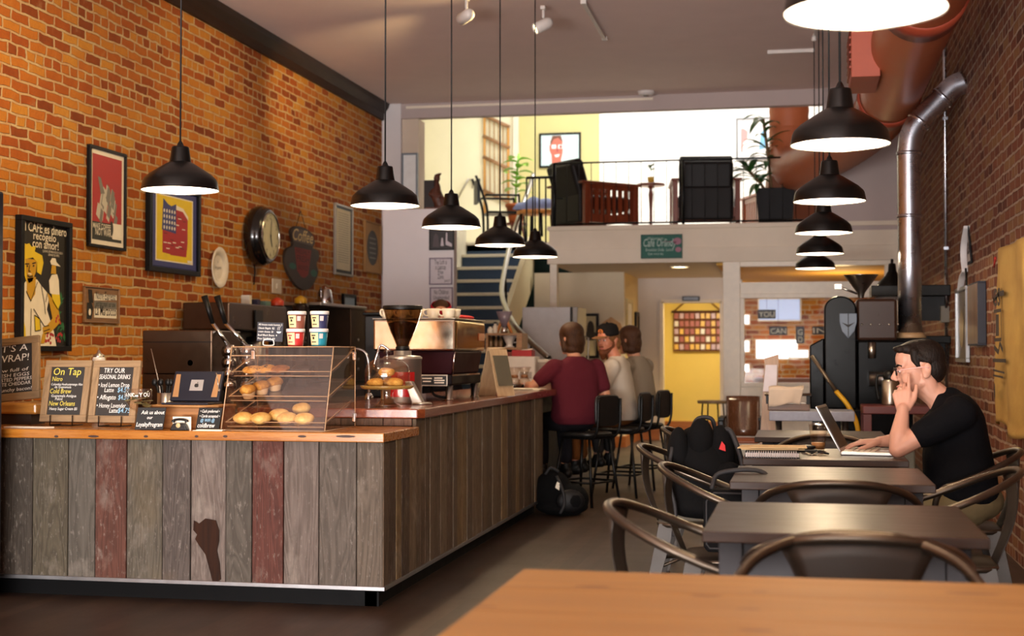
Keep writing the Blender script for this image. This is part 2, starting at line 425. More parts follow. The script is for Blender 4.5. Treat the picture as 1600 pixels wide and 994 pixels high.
# posts and partitions below the mezzanine
p0, p1 = at(861, 450, Y=YB + 0.1).x, at(872, 450, Y=YB + 0.1).x
structure('trim_6', MB().bx(p0, p1, YB + 0.02, YB + 0.13, 0, SOFF), M_trim, bevel=0.005)
CY = 18.1
c1 = at(975, 500, Y=CY).x
structure('wall_rear_cream', MB().bx(at(835, 500, Y=CY).x, c1, CY, CY + 0.12, 0, SOFF), plaster('soft cream paint', (232, 218, 192)))
structure('wall_behind_stairs', MB().bx(-6.2, c1 - .13, 20.0, 20.12, 0, LOFT - .12), plaster('dark green paint', (44, 70, 58)))
DY = 19.7
dx0, dx1 = at(1034, 600, Y=DY).x, at(1128, 600, Y=DY).x
structure('wall_passage', MB().bx(c1 - 0.12, c1, CY + 0.12, DY, 0, SOFF), plaster('warm cream paint', (222, 196, 140)))
DT = 1.93
structure('wall_doorway', MB().bx(c1 - 0.12, dx0, DY, DY + 0.12, 0, SOFF).bx(dx0, dx1, DY, DY + 0.12, DT, SOFF).bx(dx1, at(1160, 500, Y=DY).x, DY, DY + 0.12, 0, SOFF), M_white)
structure('door_1', MB().bx(dx0 - 0.02, dx0 + 0.025, DY - 0.03, DY + 0.14, 0, DT).bx(dx1 - 0.025, dx1 + 0.02, DY - 0.03, DY + 0.14, 0, DT).bx(dx0, dx1, DY - 0.03, DY + 0.14, DT - 0.02, DT + 0.03), M_trim)
structure('wall_hall', MB().bx(-3.2, 0.2, 22.3, 22.42, 0, SOFF).bx(-3.2, -3.08, DY + 0.12, 22.3, 0, SOFF).bx(dx1 + 0.03, dx1 + 0.12, DY + 0.12, 22.3, 0, SOFF), M_hall)
structure('baseboard_hall', MB().bx(-3.08, dx1, 22.27, 22.3, 0, 0.14), M_hallwood)
structure('baseboard_rear', MB().bx(at(835, 500, Y=CY).x, c1, CY - 0.02, CY, 0, 0.14).bx(c1 - 0.0, c1 + 0.02, CY, DY, 0, 0.14).bx(c1, dx0 - 0.03, DY - 0.02, DY, 0, 0.16), M_hallwood)
# partition with the glass
PX0, PX1 = at(1130, 550, Y=YB).x, at(1157, 550, Y=YB).x
structure('trim_7', MB().bx(PX0, PX1, YB - 0.02, YB + 0.14, 0, SOFF), M_trim, bevel=0.006)
wz0, wz1 = at(1200, 598, Y=YB).z, at(1200, 466, Y=YB).z
tz0, tz1 = at(1200, 441, Y=YB).z, at(1200, 416, Y=YB).z
WX1 = XR - 0.3
structure('wall_partition', MB().bx(PX1, XR, YB, YB + 0.1, 0, wz0).bx(PX1, XR, YB, YB + 0.1, wz1, tz0).bx(PX1, XR, YB, YB + 0.1, tz1, SOFF).bx(WX1, XR, YB, YB + 0.1, wz0, tz1), M_trim, bevel=0.004)
wn = structure('window_1', MB().bx(PX1, WX1, YB - 0.02, YB + 0.0, wz0 - 0.05, wz0).bx(PX1, WX1, YB - 0.02, YB, wz1, wz1 + 0.05).bx(PX1 - 0.0, PX1 + 0.045, YB - 0.02, YB + 0.1, wz0, wz1), M_trim, bevel=0.004)
MB().bx(PX1 + 0.03, WX1, YB + 0.04, YB + 0.048, wz0, wz1).build('pane', glass('partition glass', alpha=0.0, k=0.22), wn)
wn2 = structure('window_2', MB().bx(PX1, WX1, YB - 0.015, YB, tz0 - 0.03, tz0).bx(PX1, WX1, YB - 0.015, YB, tz1, tz1 + 0.03), M_trim)
MB().bx(PX1 + 0.02, WX1, YB + 0.04, YB + 0.048, tz0, tz1).build('pane', glass('partition glass'), wn2)
# rear room behind the glass
structure('wall_rear_room', MB().bx(dx1 + 0.12, XR, 21.6, 21.75, 0, SOFF), M_brickL)
structure('ceiling_rear_room', MB().bx(dx1 + 0.12, XR, YB + 0.15, 21.7, SOFF - 0.03, SOFF), plaster('amber ceiling board', (210, 160, 70)))
# ================================================================== LEFT WALL: pictures and signs
M_black = mat('black painted wood', (15, 14, 13), 0.4, spec=.2)
M_blackm = mat('black metal', (20, 20, 21), 0.4, 0.6)
M_paper = mat('warm white paper', (232, 224, 205), 0.8)
M_inkblack = mat('black ink', (22, 20, 18), 0.7)
M_inkwhite = mat('white chalk', (238, 236, 228), 0.9)
M_red = mat('poster red', (168, 40, 44), 0.6)
M_yel = mat('poster yellow', (226, 196, 30), 0.6)
M_blue = mat('poster blue', (58, 64, 120), 0.6)
M_gray = mat('poster grey', (120, 116, 108), 0.6)
M_green = mat('poster green', (44, 110, 66), 0.6)
M_ochre = mat('poster ochre', (196, 150, 24), 0.6)
M_glasspane = glass('picture glass', alpha=0.05)
def span(x0, x1, yt, yb, X=XL):
    xm, ym = (x0 + x1) / 2, (yt + yb) / 2
    a, b = at(x0, ym, X=X), at(x1, ym, X=X)
    return (a.y + b.y) / 2, (at(xm, yt, X=X).z + at(xm, yb, X=X).z) / 2, abs(b.y - a.y), abs(at(xm, yt, X=X).z - at(xm, yb, X=X).z)
def frame(name, label, cat, x0, x1, yt, yb, d=0.03, fw=0.03, fm=None, back=None, group=None, X=XL, side=1):
    y, z, w, h = span(x0, x1, yt, yb, X)
    t = thing(name, label, cat, (X + 0.004 * side, y, z), side * PI / 2, group)
    m = MB()
    m.bx(-w / 2, w / 2, -d, 0, -h / 2, -h / 2 + fw).bx(-w / 2, w / 2, -d, 0, h / 2 - fw, h / 2)
    m.bx(-w / 2, -w / 2 + fw, -d, 0, -h / 2 + fw, h / 2 - fw).bx(w / 2 - fw, w / 2, -d, 0, -h / 2 + fw, h / 2 - fw)
    m.build('frame', fm or M_black, t, bevel=0.003)
    MB().bx(-w / 2 + fw * 0.8, w / 2 - fw * 0.8, -d * 0.45, -0.002, -h / 2 + fw * 0.8, h / 2 - fw * 0.8).build('backing_board', back or M_paper, t)
    return t, w / 2 - fw, h / 2 - fw, -d * 0.45 - 0.0015
def sub(m, dy): return m
# --- coffee farmer poster
t, a, b, y = frame('framed_poster', 'tall black framed poster of a farmer in a straw hat with Spanish writing', 'poster', 22, 102, 342, 549, 0.05, 0.035, back=mat('poster black', (26, 22, 18), 0.6))
m = MB()
def S(u, v): return (a * (2 * u - 1), b * (2 * v - 1))          # 0..1 picture coordinates
def P(mi, pts, dy=0.0): m.m = mi; m.poly([S(*p) for p in pts], y - dy)
# mats: 0 paper 1 yellow 2 ochre 3 black 4 green 5 red
P(0, [(0, 0), (0.78, 0), (0.72, .12), (.56, .30), (.62, .42), (.56, .44), (.42, .50), (.34, .54), (.14, .54), (0.0, .46)])
P(1, [(0, 0), (.12, 0), (.10, .14), (0, .30)], .001); P(1, [(.30, .12), (.42, .13), (.40, .22), (.28, .25)], .001)
P(2, [(.12, .54), (.12, .42), (.2, .36), (.30, .42), (.31, .56)], .001)
P(2, [(.56, .44), (.66, .40), (.82, .30), (.86, .20), (.74, .15), (.60, .10), (.48, .09), (.46, .15), (.56, .17), (.68, .23), (.64, .30)], .002)
P(2, [(.05, .70), (.10, .56), (.16, .505), (.23, .52), (.31, .60), (.335, .70)], .001)
P(1, [(0, .70), (.02, .62), (.12, .50), (.10, .60), (.08, .695), (.24, .715), (.33, .68), (.33, .60), (.42, .58), (.47, .68), (.44, .74), (.28, .765), (.30, .81), (.21, .80), (.16, .825), (.10, .815), (.06, .82), (.04, .755), (0, .735)], .002)
for q in ([(.07, .655), (.16, .66)], [(.22, .665), (.30, .675)], [(.17, .65), (.15, .60), (.19, .60)], [(.12, .565), (.17, .555), (.24, .565)]): m.m = 3; m.stroke([S(*p) for p in q], .008, y - .004)
m.m = 3; m.disc(*S(.12, .64), .009, .006, y - .004); m.disc(*S(.25, .648), .009, .006, y - .004)
m.m = 0; m.poly([S(.13, .577), S(.2, .572), S(.21, .583), S(.13, .586)], y - .004)
m.m = 3
for q in ([(.2, 0), (.21, .3)], [(.1, .44), (.2, .36), (.34, .52)], [(.42, .50), (.5, .34), (.52, .26)], [(.52, .36), (.56, .44)], [(.26, .3), (.50, .16), (.6, .17)], [(.48, .12), (.62, .14)], [(.5, .10), (.6, .11)], [(.3, .12), (.42, .13), (.40, .22), (.28, .25), (.3, .12)]): m.stroke([S(*p) for p in q], .006, y - .004)
P(2, [(.46, .10), (.42, .02), (.50, .02), (.54, .10)], .003)
# second picker
P(0, [(.60, .54), (.62, .44), (.70, .42), (.84, .43), (.82, .55), (.78, .60), (.66, .59)], .001); P(2, [(.64, .60), (.66, .67), (.75, .67), (.76, .60)], .001)
P(0, [(.62, .70), (.64, .675), (.86, .665), (.76, .70), (.74, .73), (.66, .73)], .002); P(1, [(.66, .43), (.68, .37), (.80, .30), (.86, .36), (.84, .43)], .002); P(0, [(.62, .42), (.6, .36), (.74, .28), (.82, .29), (.7, .36)], .001)
for k in range(16):
    u, v = .74 + .24 * random.random(), .02 + .42 * random.random() * (1 - .2 * k / 16)
    P(4 if k % 3 else 4, [(u, v), (u + .05, v + .035), (u + .12, v + .07), (u + .05, v + .06)] if u < .86 else [(u, v), (u - .05, v + .04), (u - .02, v + .08), (u + .01, v + .04)], .0005)
for k in range(26):
    u, v = random.choice([(.64, .09), (.82, .22), (.84, .07), (.58, .05)]); m.m = 5
    m.disc(a * (2 * (u + random.uniform(-.07, .07)) - 1), b * (2 * (v + random.uniform(-.035, .035)) - 1), .011, .011, y - .002 - k * 1e-5, 10)
m.build('artwork', [M_paper, M_yel, M_ochre, M_inkblack, M_green, M_red], t)
m = MB()
m.text('El CAFÉ es dinero', *S(.5, .925), .085, y - .001, 2 * a * .98, bold=.01)
m.text('recógelo', *S(.5, .865), .075, y - .001, a * 1.0, bold=.012); m.text('con amor!', *S(.52, .80), .08, y - .001, a * 1.15, bold=.012)
m.text('QUE NO SE PIERDA EN EL SUELO', *S(.68, .77), .022, y - .001, a * .9); m.text('GRANO DE ORO', *S(.70, .745), .022, y - .001, a * .5)
m.build('lettering', M_paper, t)
# --- red poster
t, a, b, y = frame('framed_poster', 'narrow black framed red poster reading make coffee not war', 'poster', 134, 192, 233, 389, 0.03, 0.022)
m = MB()
m.m = 0; m.rect(-a * .86, a * .86, -b * .52, b * .90, y - .0005)
m.m = 1; m.rect(-a * .86, a * .86, -b * .90, -b * .52, y - .0005)
m.m = 2
rr = random.Random(3)
for k in range(34):   # plain grey heap of cloth-like folds under a pole
    v = rr.random(); hw = a * (.72 - .5 * v); u = rr.uniform(-hw, hw); z0 = -b * .5 + v * b * .62
    m.m = 2 if k % 2 else 3
    m.poly([(u - .03, z0 - .02), (u + .012, z0 - .05), (u + .035, z0 + .045), (u - .004, z0 + .07)], y - .001 - k * 2e-5)
m.m = 2; m.poly([(-.10, b * .08), (-.04, b * .1), (-.10, b * .42), (-.145, b * .44)], y - .002)
m.m = 4; m.poly([(a * .30, -b * .84), (a * .84, -b * .84), (a * .84, -b * .50), (a * .20, -b * .50)], y - .0025); m.m = 1; m.disc(a * .24, -b * .62, .028, .055, y - .003)
m.build('artwork', [M_red, mat('poster dark', (44, 46, 42), .6), M_gray, mat('poster light grey', (190, 184, 168), .6), M_paper], t)
m = MB(); m.text('MAKE COFFEE', -a * .32, -b * .66, .055, y - .0035, a * 1.02, bold=.008); m.text('NOT WAR.', -a * .22, -b * .80, .07, y - .0035, a * .95, bold=.008)
m.build('lettering', M_paper, t)
# --- yellow poster with the pint
t, a, b, y = frame('framed_poster', 'black framed poster of a red and blue beer glass on yellow, partly behind a lamp', 'poster', 226, 306, 290, 428, 0.045, 0.04, back=M_blue)
MB().bx(-a * .95, a * .95, y - .004, y, -b * .97, b * .97).build('mat_board', M_blue, t)
m = MB(); yy = y - .0045
m.m = 4; m.rect(-a * .80, a * .80, -b * .84, b * .84, yy); m.m = 0; m.rect(-a * .76, a * .76, -b * .81, b * .81, yy - .0005)
m.m = 1; m.poly([(-a * .52, -b * .62), (-a * .2, -b * .64), (-a * .18, -b * .66), (a * .5, -b * .66), (a * .56, -b * .3), (a * .56, b * .42), (a * .4, b * .56), (0, b * .6), (-a * .52, b * .5)], yy - .001)
m.m = 4; m.poly([(0, b * .64), (a * .36, b * .58), (a * .58, b * .40), (a * .58, b * .30), (a * .34, b * .5), (0, b * .52)], yy - .0015)
m.m = 2; m.poly([(-a * .55, -b * .05), (0.02, -b * .1), (0.02, b * .66), (-a * .16, b * .58), (-a * .30, b * .62), (-a * .5, b * .74)], yy - .002)
m.m = 4
for i in range(4):
    for j in range(5): m.disc(-a * .46 + j * a * .11, b * (.02 + .14 * i), .013, .016, yy - .0025, 6)
rr = random.Random(5)
for k in range(26):
    u, v = rr.uniform(-a * .42, a * .42), rr.uniform(-b * .58, b * .36)
    if u < .03 and v > -b * .1: continue
    m.m = 3 if k % 2 else 4; m.rect(u - .03, u + .03, v, v + .008, yy - .0025 - k * 1e-5)
m.m = 4; m.rect(a * .55, a * .78, -b * .80, -b * .74, yy - .003)
m.build('artwork', [M_yel, M_red, M_blue, mat('poster dark red', (120, 26, 30), .6), M_paper], t)
# --- plate
yv, zv, w_, h_ = span(323, 352, 386, 450)
t = thing('wall_plate', 'white oval-rimmed plate with small writing hung on the brick beside the clock', 'plate', (XL + .003, yv, zv), PI / 2)
m = MB(); k = h_ / 2
m.lathe([(0.001, .012), (k * .55, .012), (k * .62, .016), (k * .66, .026), (k * .97, .04), (k, .037), (k * .98, .03), (k * .66, .014), (k * .6, .004), (0.001, .002)], axis='Y', n=40)
for i in range(len(m.v)): m.v[i].y = -m.v[i].y
m.build('dish', mat('cream glazed china', (226, 214, 192), .2, coat=.4), t)
MB().text('Sergeant', 0, -.012, .04, -.0135, k * .75).text('&', 0, .04, .03, -.0135).build('lettering', M_gray, t)
# --- clock
yv, zv, w_, h_ = span(368, 421, 321, 417)
k = h_ / 2 * .98
t = thing('wall_clock', 'big round wall clock with a deep black case and cream face', 'clock', (XL + .003, yv, zv), PI / 2)
m = MB(); m.lathe([(k * .80, 0), (k * .92, .01), (k, .05), (k, .09), (k * .96, .12), (k * .93, .13), (k * .93, .145), (k * .86, .165), (k * .80, .17), (k * .78, .16), (.001, .158)], axis='Y', n=48)
for q in m.v: q.y = -q.y
m.build('case', mat('black enamel', (16, 15, 14), .2, coat=.5), t)
m = MB(); m.lathe([(k * .80, .168), (k * .785, .18), (k * .765, .18), (k * .76, .168)], axis='Y', n=48)
for q in m.v: q.y = -q.y
m.build('bezel', mat('polished nickel', (190, 186, 176), .2, 1), t)
m = MB(); m.disc(0, 0, k * .775, y=-.165, n=48); m.build('dial', mat('aged dial', (200, 192, 150), .5), t)
m = MB()
for i in range(12):
    an = PI / 2 - i * PI / 6; m.text(str(i or 12), k * .62 * math.cos(an), k * .62 * math.sin(an) - .02, .062, -.167)
for i in range(60):
    an = i * PI / 30; m.stroke([(k * .72 * math.cos(an), k * .72 * math.sin(an)), (k * .75 * math.cos(an), k * .75 * math.sin(an))], .004, -.167)
m.build('numerals', M_inkblack, t)
MB().stroke([(0, 0), (k * .14, -k * .36)], .016, -.170).build('hour_hand', M_inkblack, t)
MB().stroke([(0, 0), (k * .08, k * .56)], .010, -.172).disc(0, 0, .014, y=-.173).build('minute_hand', M_inkblack, t)
m = MB(); m.tube([(0, -.01, -k * .9), (0.01, -.012, -k * 1.2), (0, -.008, -k * 1.62)], .006); m.build('cable', M_blackm, t)
# --- coffee cup sign
yv, zv, w_, h_ = span(441, 494, 354, 453)
t = thing('coffee_sign', 'painted wooden sign cut as a steaming coffee cup, reading Coffee', 'sign', (XL + .003, yv, zv), PI / 2)
A, B = w_ / 2, h_ / 2
out = [(-.2, .98), (.25, .95), (.62, .80), (.72, .55), (.62, .40), (.95, .34), (1, .1), (.85, -.1), (.95, -.4), (.6, -.82), (.2, -.99), (-.3, -.92), (-.8, -.55), (-1, -.2), (-.95, .15), (-.6, .32), (-.55, .45), (-.68, .75), (-.5, .93)]
pts = [(p.x * A, p.y * B) for p in smoothpath([(u, v, 0) for u, v in out], 4, True)]
MB().prism(pts, -.03, 0).build('board', mat('weathered dark board', (66, 52, 40), .7, var=.3, scale=20), t, bevel=.004)
m = MB(); m.m = 0; m.poly([(-.5 * A, .3 * B), (.5 * A, .3 * B), (.32 * A, -.5 * B), (.1 * A, -.62 * B), (-.1 * A, -.6 * B), (-.34 * A, -.42 * B)], -.0315)
m.m = 1; m.disc(-.6 * A, -.3 * B, .2 * A, .1 * B, -.032); m.disc(.66 * A, -.42 * B, .2 * A, .12 * B, -.032)
m.m = 2; m.poly([(-.56 * A, .48 * B), (.58 * A, .45 * B), (.66 * A, .75 * B), (.2 * A, .9 * B), (-.45 * A, .88 * B), (-.62 * A, .72 * B)], -.0312)
m.build('artwork', [mat('sign red', (142, 42, 28), .7), mat('sign teal', (48, 96, 76), .7), mat('sign grey', (104, 88, 74), .7)], t)
MB().text('Coffee', 0, .52 * B, .17, -.0325, 1.2 * A, shear=.3, bold=.005).build('lettering', mat('sign cream', (226, 196, 130), .7), t)
MB().text('FRESHLY', 0, .12 * B, .07, -.0325, .8 * A, bold=.005).text('FRESH', 0, -.12 * B, .09, -.0325, .72 * A, bold=.005).text('BREWED', 0, -.38 * B, .07, -.0325, .6 * A, bold=.005).build('lettering', mat('sign dark red', (84, 20, 14), .7), t)
MB().tube([(-.3 * A, -.01, .95 * B), (0, -.004, 1.5 * B), (.3 * A, -.01, .92 * B)], .003).build('hanging_wire', M_blackm, t)
# --- framed document, oval picture, small frames
t, a, b, y = frame('framed_document', 'tall silver framed certificate of fine print near the white pier', 'picture', 520, 548, 321, 431, .03, .025, mat('brushed silver frame', (150, 142, 132), .4, .6))
MB().bx(-a, a, y - .003, y, -b, b).build('mat_board', M_black, t)
m = MB(); m.rect(-a * .88, a * .8, -b * .9, b * .93, y - .004); m.build('sheet', mat('old paper', (206, 194, 164), .8), t)
m = MB()
for k in range(22): m.rect(-a * .7, a * .6, b * (.8 - k * .07), b * (.8 - k * .07) + .006, y - .005)
m.build('lettering', M_gray, t)
t, a, b, y = frame('framed_picture', 'tan board picture with a dark grey oval hung by the wall corner', 'picture', 567, 592, 348, 427, .03, .012, mat('kraft edge', (160, 118, 70), .8), mat('kraft board', (170, 128, 78), .8))
m = MB(); m.m = 0; m.disc(0, 0, a * .72, b * .72, y - .001, 36); m.build('oval_print', mat('slate print', (66, 62, 58), .7), t)
m = MB()
for k in range(5): m.rect(-a * .4, a * .4, b * (.36 - .2 * k), b * (.41 - .2 * k), y - .002)
m.build('print_lines', M_gray, t)
t, a, b, y = frame('framed_picture', 'small dark framed pale blue picture above the brewer', 'picture', 533, 553, 460, 506, .03, .03)
m = MB(); m.m = 0; m.rect(-a, a, 0, b, y - .001); m.m = 1; m.rect(-a, a, -b, 0, y - .001); m.build('artwork', [mat('pale blue print', (150, 170, 186), .6), M_gray], t)
# --- espresso maker sign
t, a, b, y = frame('espresso_sign', 'small wooden sign reading Notre Espresso with a portafilter drawn on it', 'sign', 128, 183, 449, 505, .02, .008, wood('sign oak', (112, 80, 50), (150, 112, 74), 'X'), wood('sign oak', (112, 80, 50), (150, 112, 74), 'X'))
m = MB(); m.m = 0
m.poly([(-a * .45, b * .25), (a * .88, b * .36), (a * .88, b * .66), (-a * .45, b * .66)], y - .001); m.poly([(-a * .45, -b * .75), (a * .88, -b * .75), (a * .88, -b * .22), (-a * .45, -b * .22)], y - .001)
m.m = 2; m.rect(-a * .45, a * .88, -b * .2, b * .22, y - .001)
m.m = 1; m.poly([(-a * .86, -b * .85), (-a * .60, -b * .85), (-a * .5, -b * .2), (-a * .6, b * .1), (-a * .86, b * .1)], y - .0012); m.poly([(-a * .74, b * .1), (-a * .5, b * .1), (-a * .58, b * .88), (-a * .8, b * .88)], y - .0012)
m.m = 0; m.disc(-a * .70, -b * .45, a * .07, b * .2, y - .0018, 12)
m.build('artwork', [M_paper, M_inkblack, M_gray], t)
MB().text('Notre Espresso', a * .22, b * .34, .085, y - .002, a * 1.2, shear=.15, bold=.005).text('est fait main sur une', a * .22, -b * .08, .06, y - .002, a * 1.15, shear=.2).text('La Marzocco', a * .22, -b * .6, .10, y - .002, a * 1.25, shear=.1, bold=.008).build('lettering', M_inkblack, t)
# --- switch plates on the brick
yv, zv, w_, h_ = span(424, 438, 436, 459)
t = thing('switch_plate', 'cream light switch plate on the brick below the coffee sign', 'switch', (XL + .002, yv, zv), PI / 2)
MB().bx(-w_ / 2, w_ / 2, -.012, 0, -h_ / 2, h_ / 2).build('plate', mat('ivory plastic', (222, 206, 176), .4), t, bevel=.004)
MB().bx(-w_ * .12, w_ * .12, -.022, -.011, -.025, .025).build('toggle', mat('ivory plastic', (222, 206, 176), .4), t, bevel=.003)
# ================================================================== COUNTER
def plank_mat():
    t = NT('weathered barn planks')
    ca = t.n.new('ShaderNodeVertexColor'); ca.layer_name = 'tint'
    rnd = t.math('MULTIPLY', ca.outputs['Alpha'], 37.0)
    tc = t.n.new('ShaderNodeTexCoord'); sx = t.n.new('ShaderNodeSeparateXYZ'); t.t.links.new(tc.outputs['Object'], sx.inputs[0])
    hx = t.math('ADD', sx.outputs[0], sx.outputs[1])
    cb = t.n.new('ShaderNodeCombineXYZ')
    t.set(cb.inputs[0], t.math('MULTIPLY', hx, 9.0)); t.set(cb.inputs[1], rnd); t.set(cb.inputs[2], t.math('MULTIPLY', sx.outputs[2], 1.1))
    n1 = t.n.new('ShaderNodeTexNoise'); t.t.links.new(cb.outputs[0], n1.inputs['Vector']); n1.inputs['Scale'].default_value = 1.1; n1.inputs['Detail'].default_value = 3; n1.inputs['Distortion'].default_value = 0.8
    rings = t.math('FRACT', t.math('MULTIPLY', n1.outputs['Fac'], 11.0))       # cathedral grain
    rings = t.math('ABSOLUTE', t.math('SUBTRACT', rings, 0.5))
    fine = t.noise(t.coord((60, 60, 3)), 3, 5, 0.65); spot = t.noise(t.coord((1, 1, .6)), 6, 6, 0.65); big = t.noise(t.coord((1, 1, .5)), 2.2, 4, 0.6)
    g = t.math('ADD', t.math('MULTIPLY', rings, 0.9), t.math('MULTIPLY', fine, 0.55))
    dark = t.mix(1.0, ca.outputs['Color'], (0.50, 0.47, 0.44, 1), 'MULTIPLY'); light_ = t.mix(1.0, ca.outputs['Color'], (1.10, 1.09, 1.08, 1), 'MULTIPLY')
    col = t.mix(t.math('MULTIPLY', t.math('SUBTRACT', g, 0.12), 1.5, True), dark, light_)
    wear = t.ramp(spot, [(0.55, (0, 0, 0, 1)), (0.72, (1, 1, 1, 1))])
    col = t.mix(t.math('MULTIPLY', wear, 0.30), col, lin((158, 148, 136)))
    sp2 = t.ramp(t.noise(t.coord((26, 26, 9)), 2.6, 5, .7), [(0.58, (0, 0, 0, 1)), (0.68, (1, 1, 1, 1))])
    col = t.mix(t.math('MULTIPLY', sp2, 0.35), col, lin((150, 142, 132)))
    yl = t.ramp(big, [(0.60, (0, 0, 0, 1)), (0.78, (1, 1, 1, 1))])
    col = t.mix(t.math('MULTIPLY', yl, 0.16), col, lin((134, 108, 52)))
    t.out(Base_Color=col, Roughness=0.72); t.b.inputs['Specular IOR Level'].default_value = 0.3
    t.bump(g, 0.45, 0.004); return t.m
M_plank = plank_mat()
M_top = wood('amber oiled countertop', (150, 88, 24), (190, 126, 44), 'X', 0.8, 0.28, coat=0.3, dark=(112, 60, 20))
M_bar = wood('red brown varnished bar top', (116, 54, 30), (160, 86, 46), 'Y', 0.8, 0.24, coat=0.6, dark=(80, 34, 22))
M_alu = mat('dull aluminium', (150, 150, 152), 0.35, 0.9)
M_kick = mat('black toe kick', (7, 7, 8), 0.6, spec=.1)
CF, CR, CZ = 6.43, -1.945, 0.840          # front plane, right plane, worktop height
ct = thing('service_counter', 'L-shaped coffee counter clad in upright weathered barn planks', 'counter', (CR, CF, 0))
edges = [-60, -8, 51, 106.5, 149, 198, 254, 298, 353, 394, 443, 498, 557, 597]
cols = [(60, 53, 47), (60, 53, 45), (77, 70, 56), (84, 79, 71), (88, 54, 43), (86, 80, 69), (81, 73, 68), (109, 98, 91), (83, 77, 69), (86, 48, 39), (102, 91, 84), (88, 80, 72), (91, 81, 70)]
m = MB(); rr = random.Random(11)
X = [at(e, 800, Y=CF).x - CR for e in edges]; X[-1] = 0.0
X[0] = XL + .02 - CR
for i, c in enumerate(cols):
    m.c = lin(c)[:3] + (rr.random(),); g = .0022
    d = rr.uniform(0, .006)
    m.bx(X[i] + g, X[i + 1] - g, -.0 - d, .02, .105, .794)
m.build('front_panel', M_plank, ct, bevel=.0025, seg=1, colors=True)
m = MB(); yv = 0.0; L = 10.62 - CF
while yv < L - .02:
    wv = min(rr.choice([.09, .12, .14, .14, .18]), L - yv)
    c = rr.choice([(96, 82, 66), (88, 74, 60), (112, 96, 76), (104, 88, 70), (78, 64, 52), (120, 100, 70), (92, 76, 60)])
    m.c = lin(c)[:3] + (rr.random(),); d = rr.uniform(0, .008)
    zt = .794 if yv < .58 else .878
    m.bx(-.02, d, yv + .002, yv + wv - .002, .105, zt); yv += wv
m.build('side_panel', M_plank, ct, bevel=.0025, seg=1, colors=True)
m = MB(); m.c = lin((104, 90, 74))[:3] + (.3,)
for k in range(6): m.c = lin((104 + 6 * (k % 3), 88, 72))[:3] + (k / 6,); m.bx(-.95 + k * .155, -.8 + k * .155, .585, .60, .842, .878)
m.build('step_panel', M_plank, ct, colors=True)
MB().bx(XL + .02 - CR, .004, -.012, .0, .092, .112).bx(.0, .012, -.012, L, .092, .112).build('edge_strip', M_alu, ct, bevel=.002)
MB().bx(XL + .02 - CR, -.05, .10, .16, 0, .104).bx(-.12, -.06, .10, L - .02, 0, .104).build('toe_kick', M_kick, ct)
MB().bx(XL + .02 - CR, -.02, .03, .57, .104, .118).bx(-.62, -.02, .6, L - .02, .104, .118).bx(XL + .02 - CR, -.95, .56, .58, .118, .785).bx(-.62, -.60, .62, L - .02, .118, .87).build('carcass', M_kick, ct)
# dark paint left on one plank
pp = [(304, 813), (312, 818), (322, 810), (338, 813), (343, 828), (343, 845), (340, 860), (344, 880), (346, 905), (342, 908), (333, 908), (328, 888), (322, 866), (312, 852), (306, 842), (309, 835), (303, 828)]
q = [at(u, v, Y=CF) for u, v in pp]
m = MB(); m.poly([(p.x - CR, p.z) for p in q], -.0085); m.build('paint_patch', wood('old brown paint', (30, 15, 8), (54, 29, 14), 'Z', 2, .7, spec=.15), ct, thick=.001)
# worktops
def slab(name, label, outline, z0, z1, m_, cat='countertop'):
    o = MB().prism(outline, z0, z1, 'XY').build(name, m_, bevel=.006)
    return tag(o, label, cat)
TOPO = [(XL + .01, CF - .055), (CR + .02, CF - .055), (CR + .025, CF + .55), (-2.55, CF + .58), (XL + .01, CF + .58)]
slab('countertop', '', TOPO, .796, CZ, M_top)
slab('upper_countertop', 'long red-brown varnished bar top running toward the seated customers', [(-2.92, 7.0), (CR + .01, 7.0), (CR + .035, 7.06), (CR + .035, 11.5), (CR + .08, 11.9), (CR + .08, 13.9), (-2.62, 13.9), (-2.62, 7.62), (-2.92, 7.62)], .880, .930, M_bar)
t = thing('counter_base', 'dark base under the far end of the bar', 'counter', (-2.40, 12.9, 0))
MB().bx(-.1, .1, -1.9, .9, 0.1, .878).build('body', M_kick, t, bevel=.004)
MB().bx(-.07, .07, -1.85, .85, 0, .1).build('toe_kick', M_kick, t)
# knots and splits along the worktop's front edge are dark wood
kn = MB()
kn.prism(TOPO, .796, CZ, 'XY'); bpy.data.objects.remove(bpy.data.objects['countertop']); kn.m = 1
for px, wd in ((88, .012), (146, .03), (228, .012), (307, .01), (352, .012), (472, .022), (540, .05)):
    p = at(px, 682, Y=CF - .056); kn.disc(p.x, p.z, wd, .006, p.y - .0006, 10)
tag(kn.build('countertop', [M_top, mat('burnt knots', (50, 24, 12), .6)], bevel=.004), 'thick amber wooden worktop on the front of the counter', 'countertop')
# ================================================================== THINGS ON THE FRONT COUNTER
M_slate = mat('chalkboard slate', (48, 44, 40), .8)
M_oldwood = wood('grey brown reclaimed frame', (112, 88, 60), (164, 134, 96), 'X', 1.2, .6)
M_oldwoodz = wood('grey brown reclaimed upright', (112, 88, 60), (164, 134, 96), 'Z', 1.2, .6)
M_chalk = M_inkwhite; M_chalky = mat('yellow chalk', (226, 206, 84), .9); M_chalkb = mat('blue chalk', (150, 196, 226), .9)
M_wire = mat('dark wire', (40, 30, 24), .4, .7)
M_chrome = mat('chrome', (200, 200, 200), .12, 1)
M_steel = mat('brushed steel', (176, 170, 160), .3, 1)
M_clear = glass('clear acrylic', (250, 246, 242), .5)
def px_on(px, Y, Z=CZ):
    p = at(px, 600, Y=Y); return Vector((p.x, Y, Z))
def put(name, label, cat, px, Y, Z=None, rz=0.0, group=None):
    return thing(name, label, cat, px_on(px, Y, CZ if Z is None else Z), rz, group)
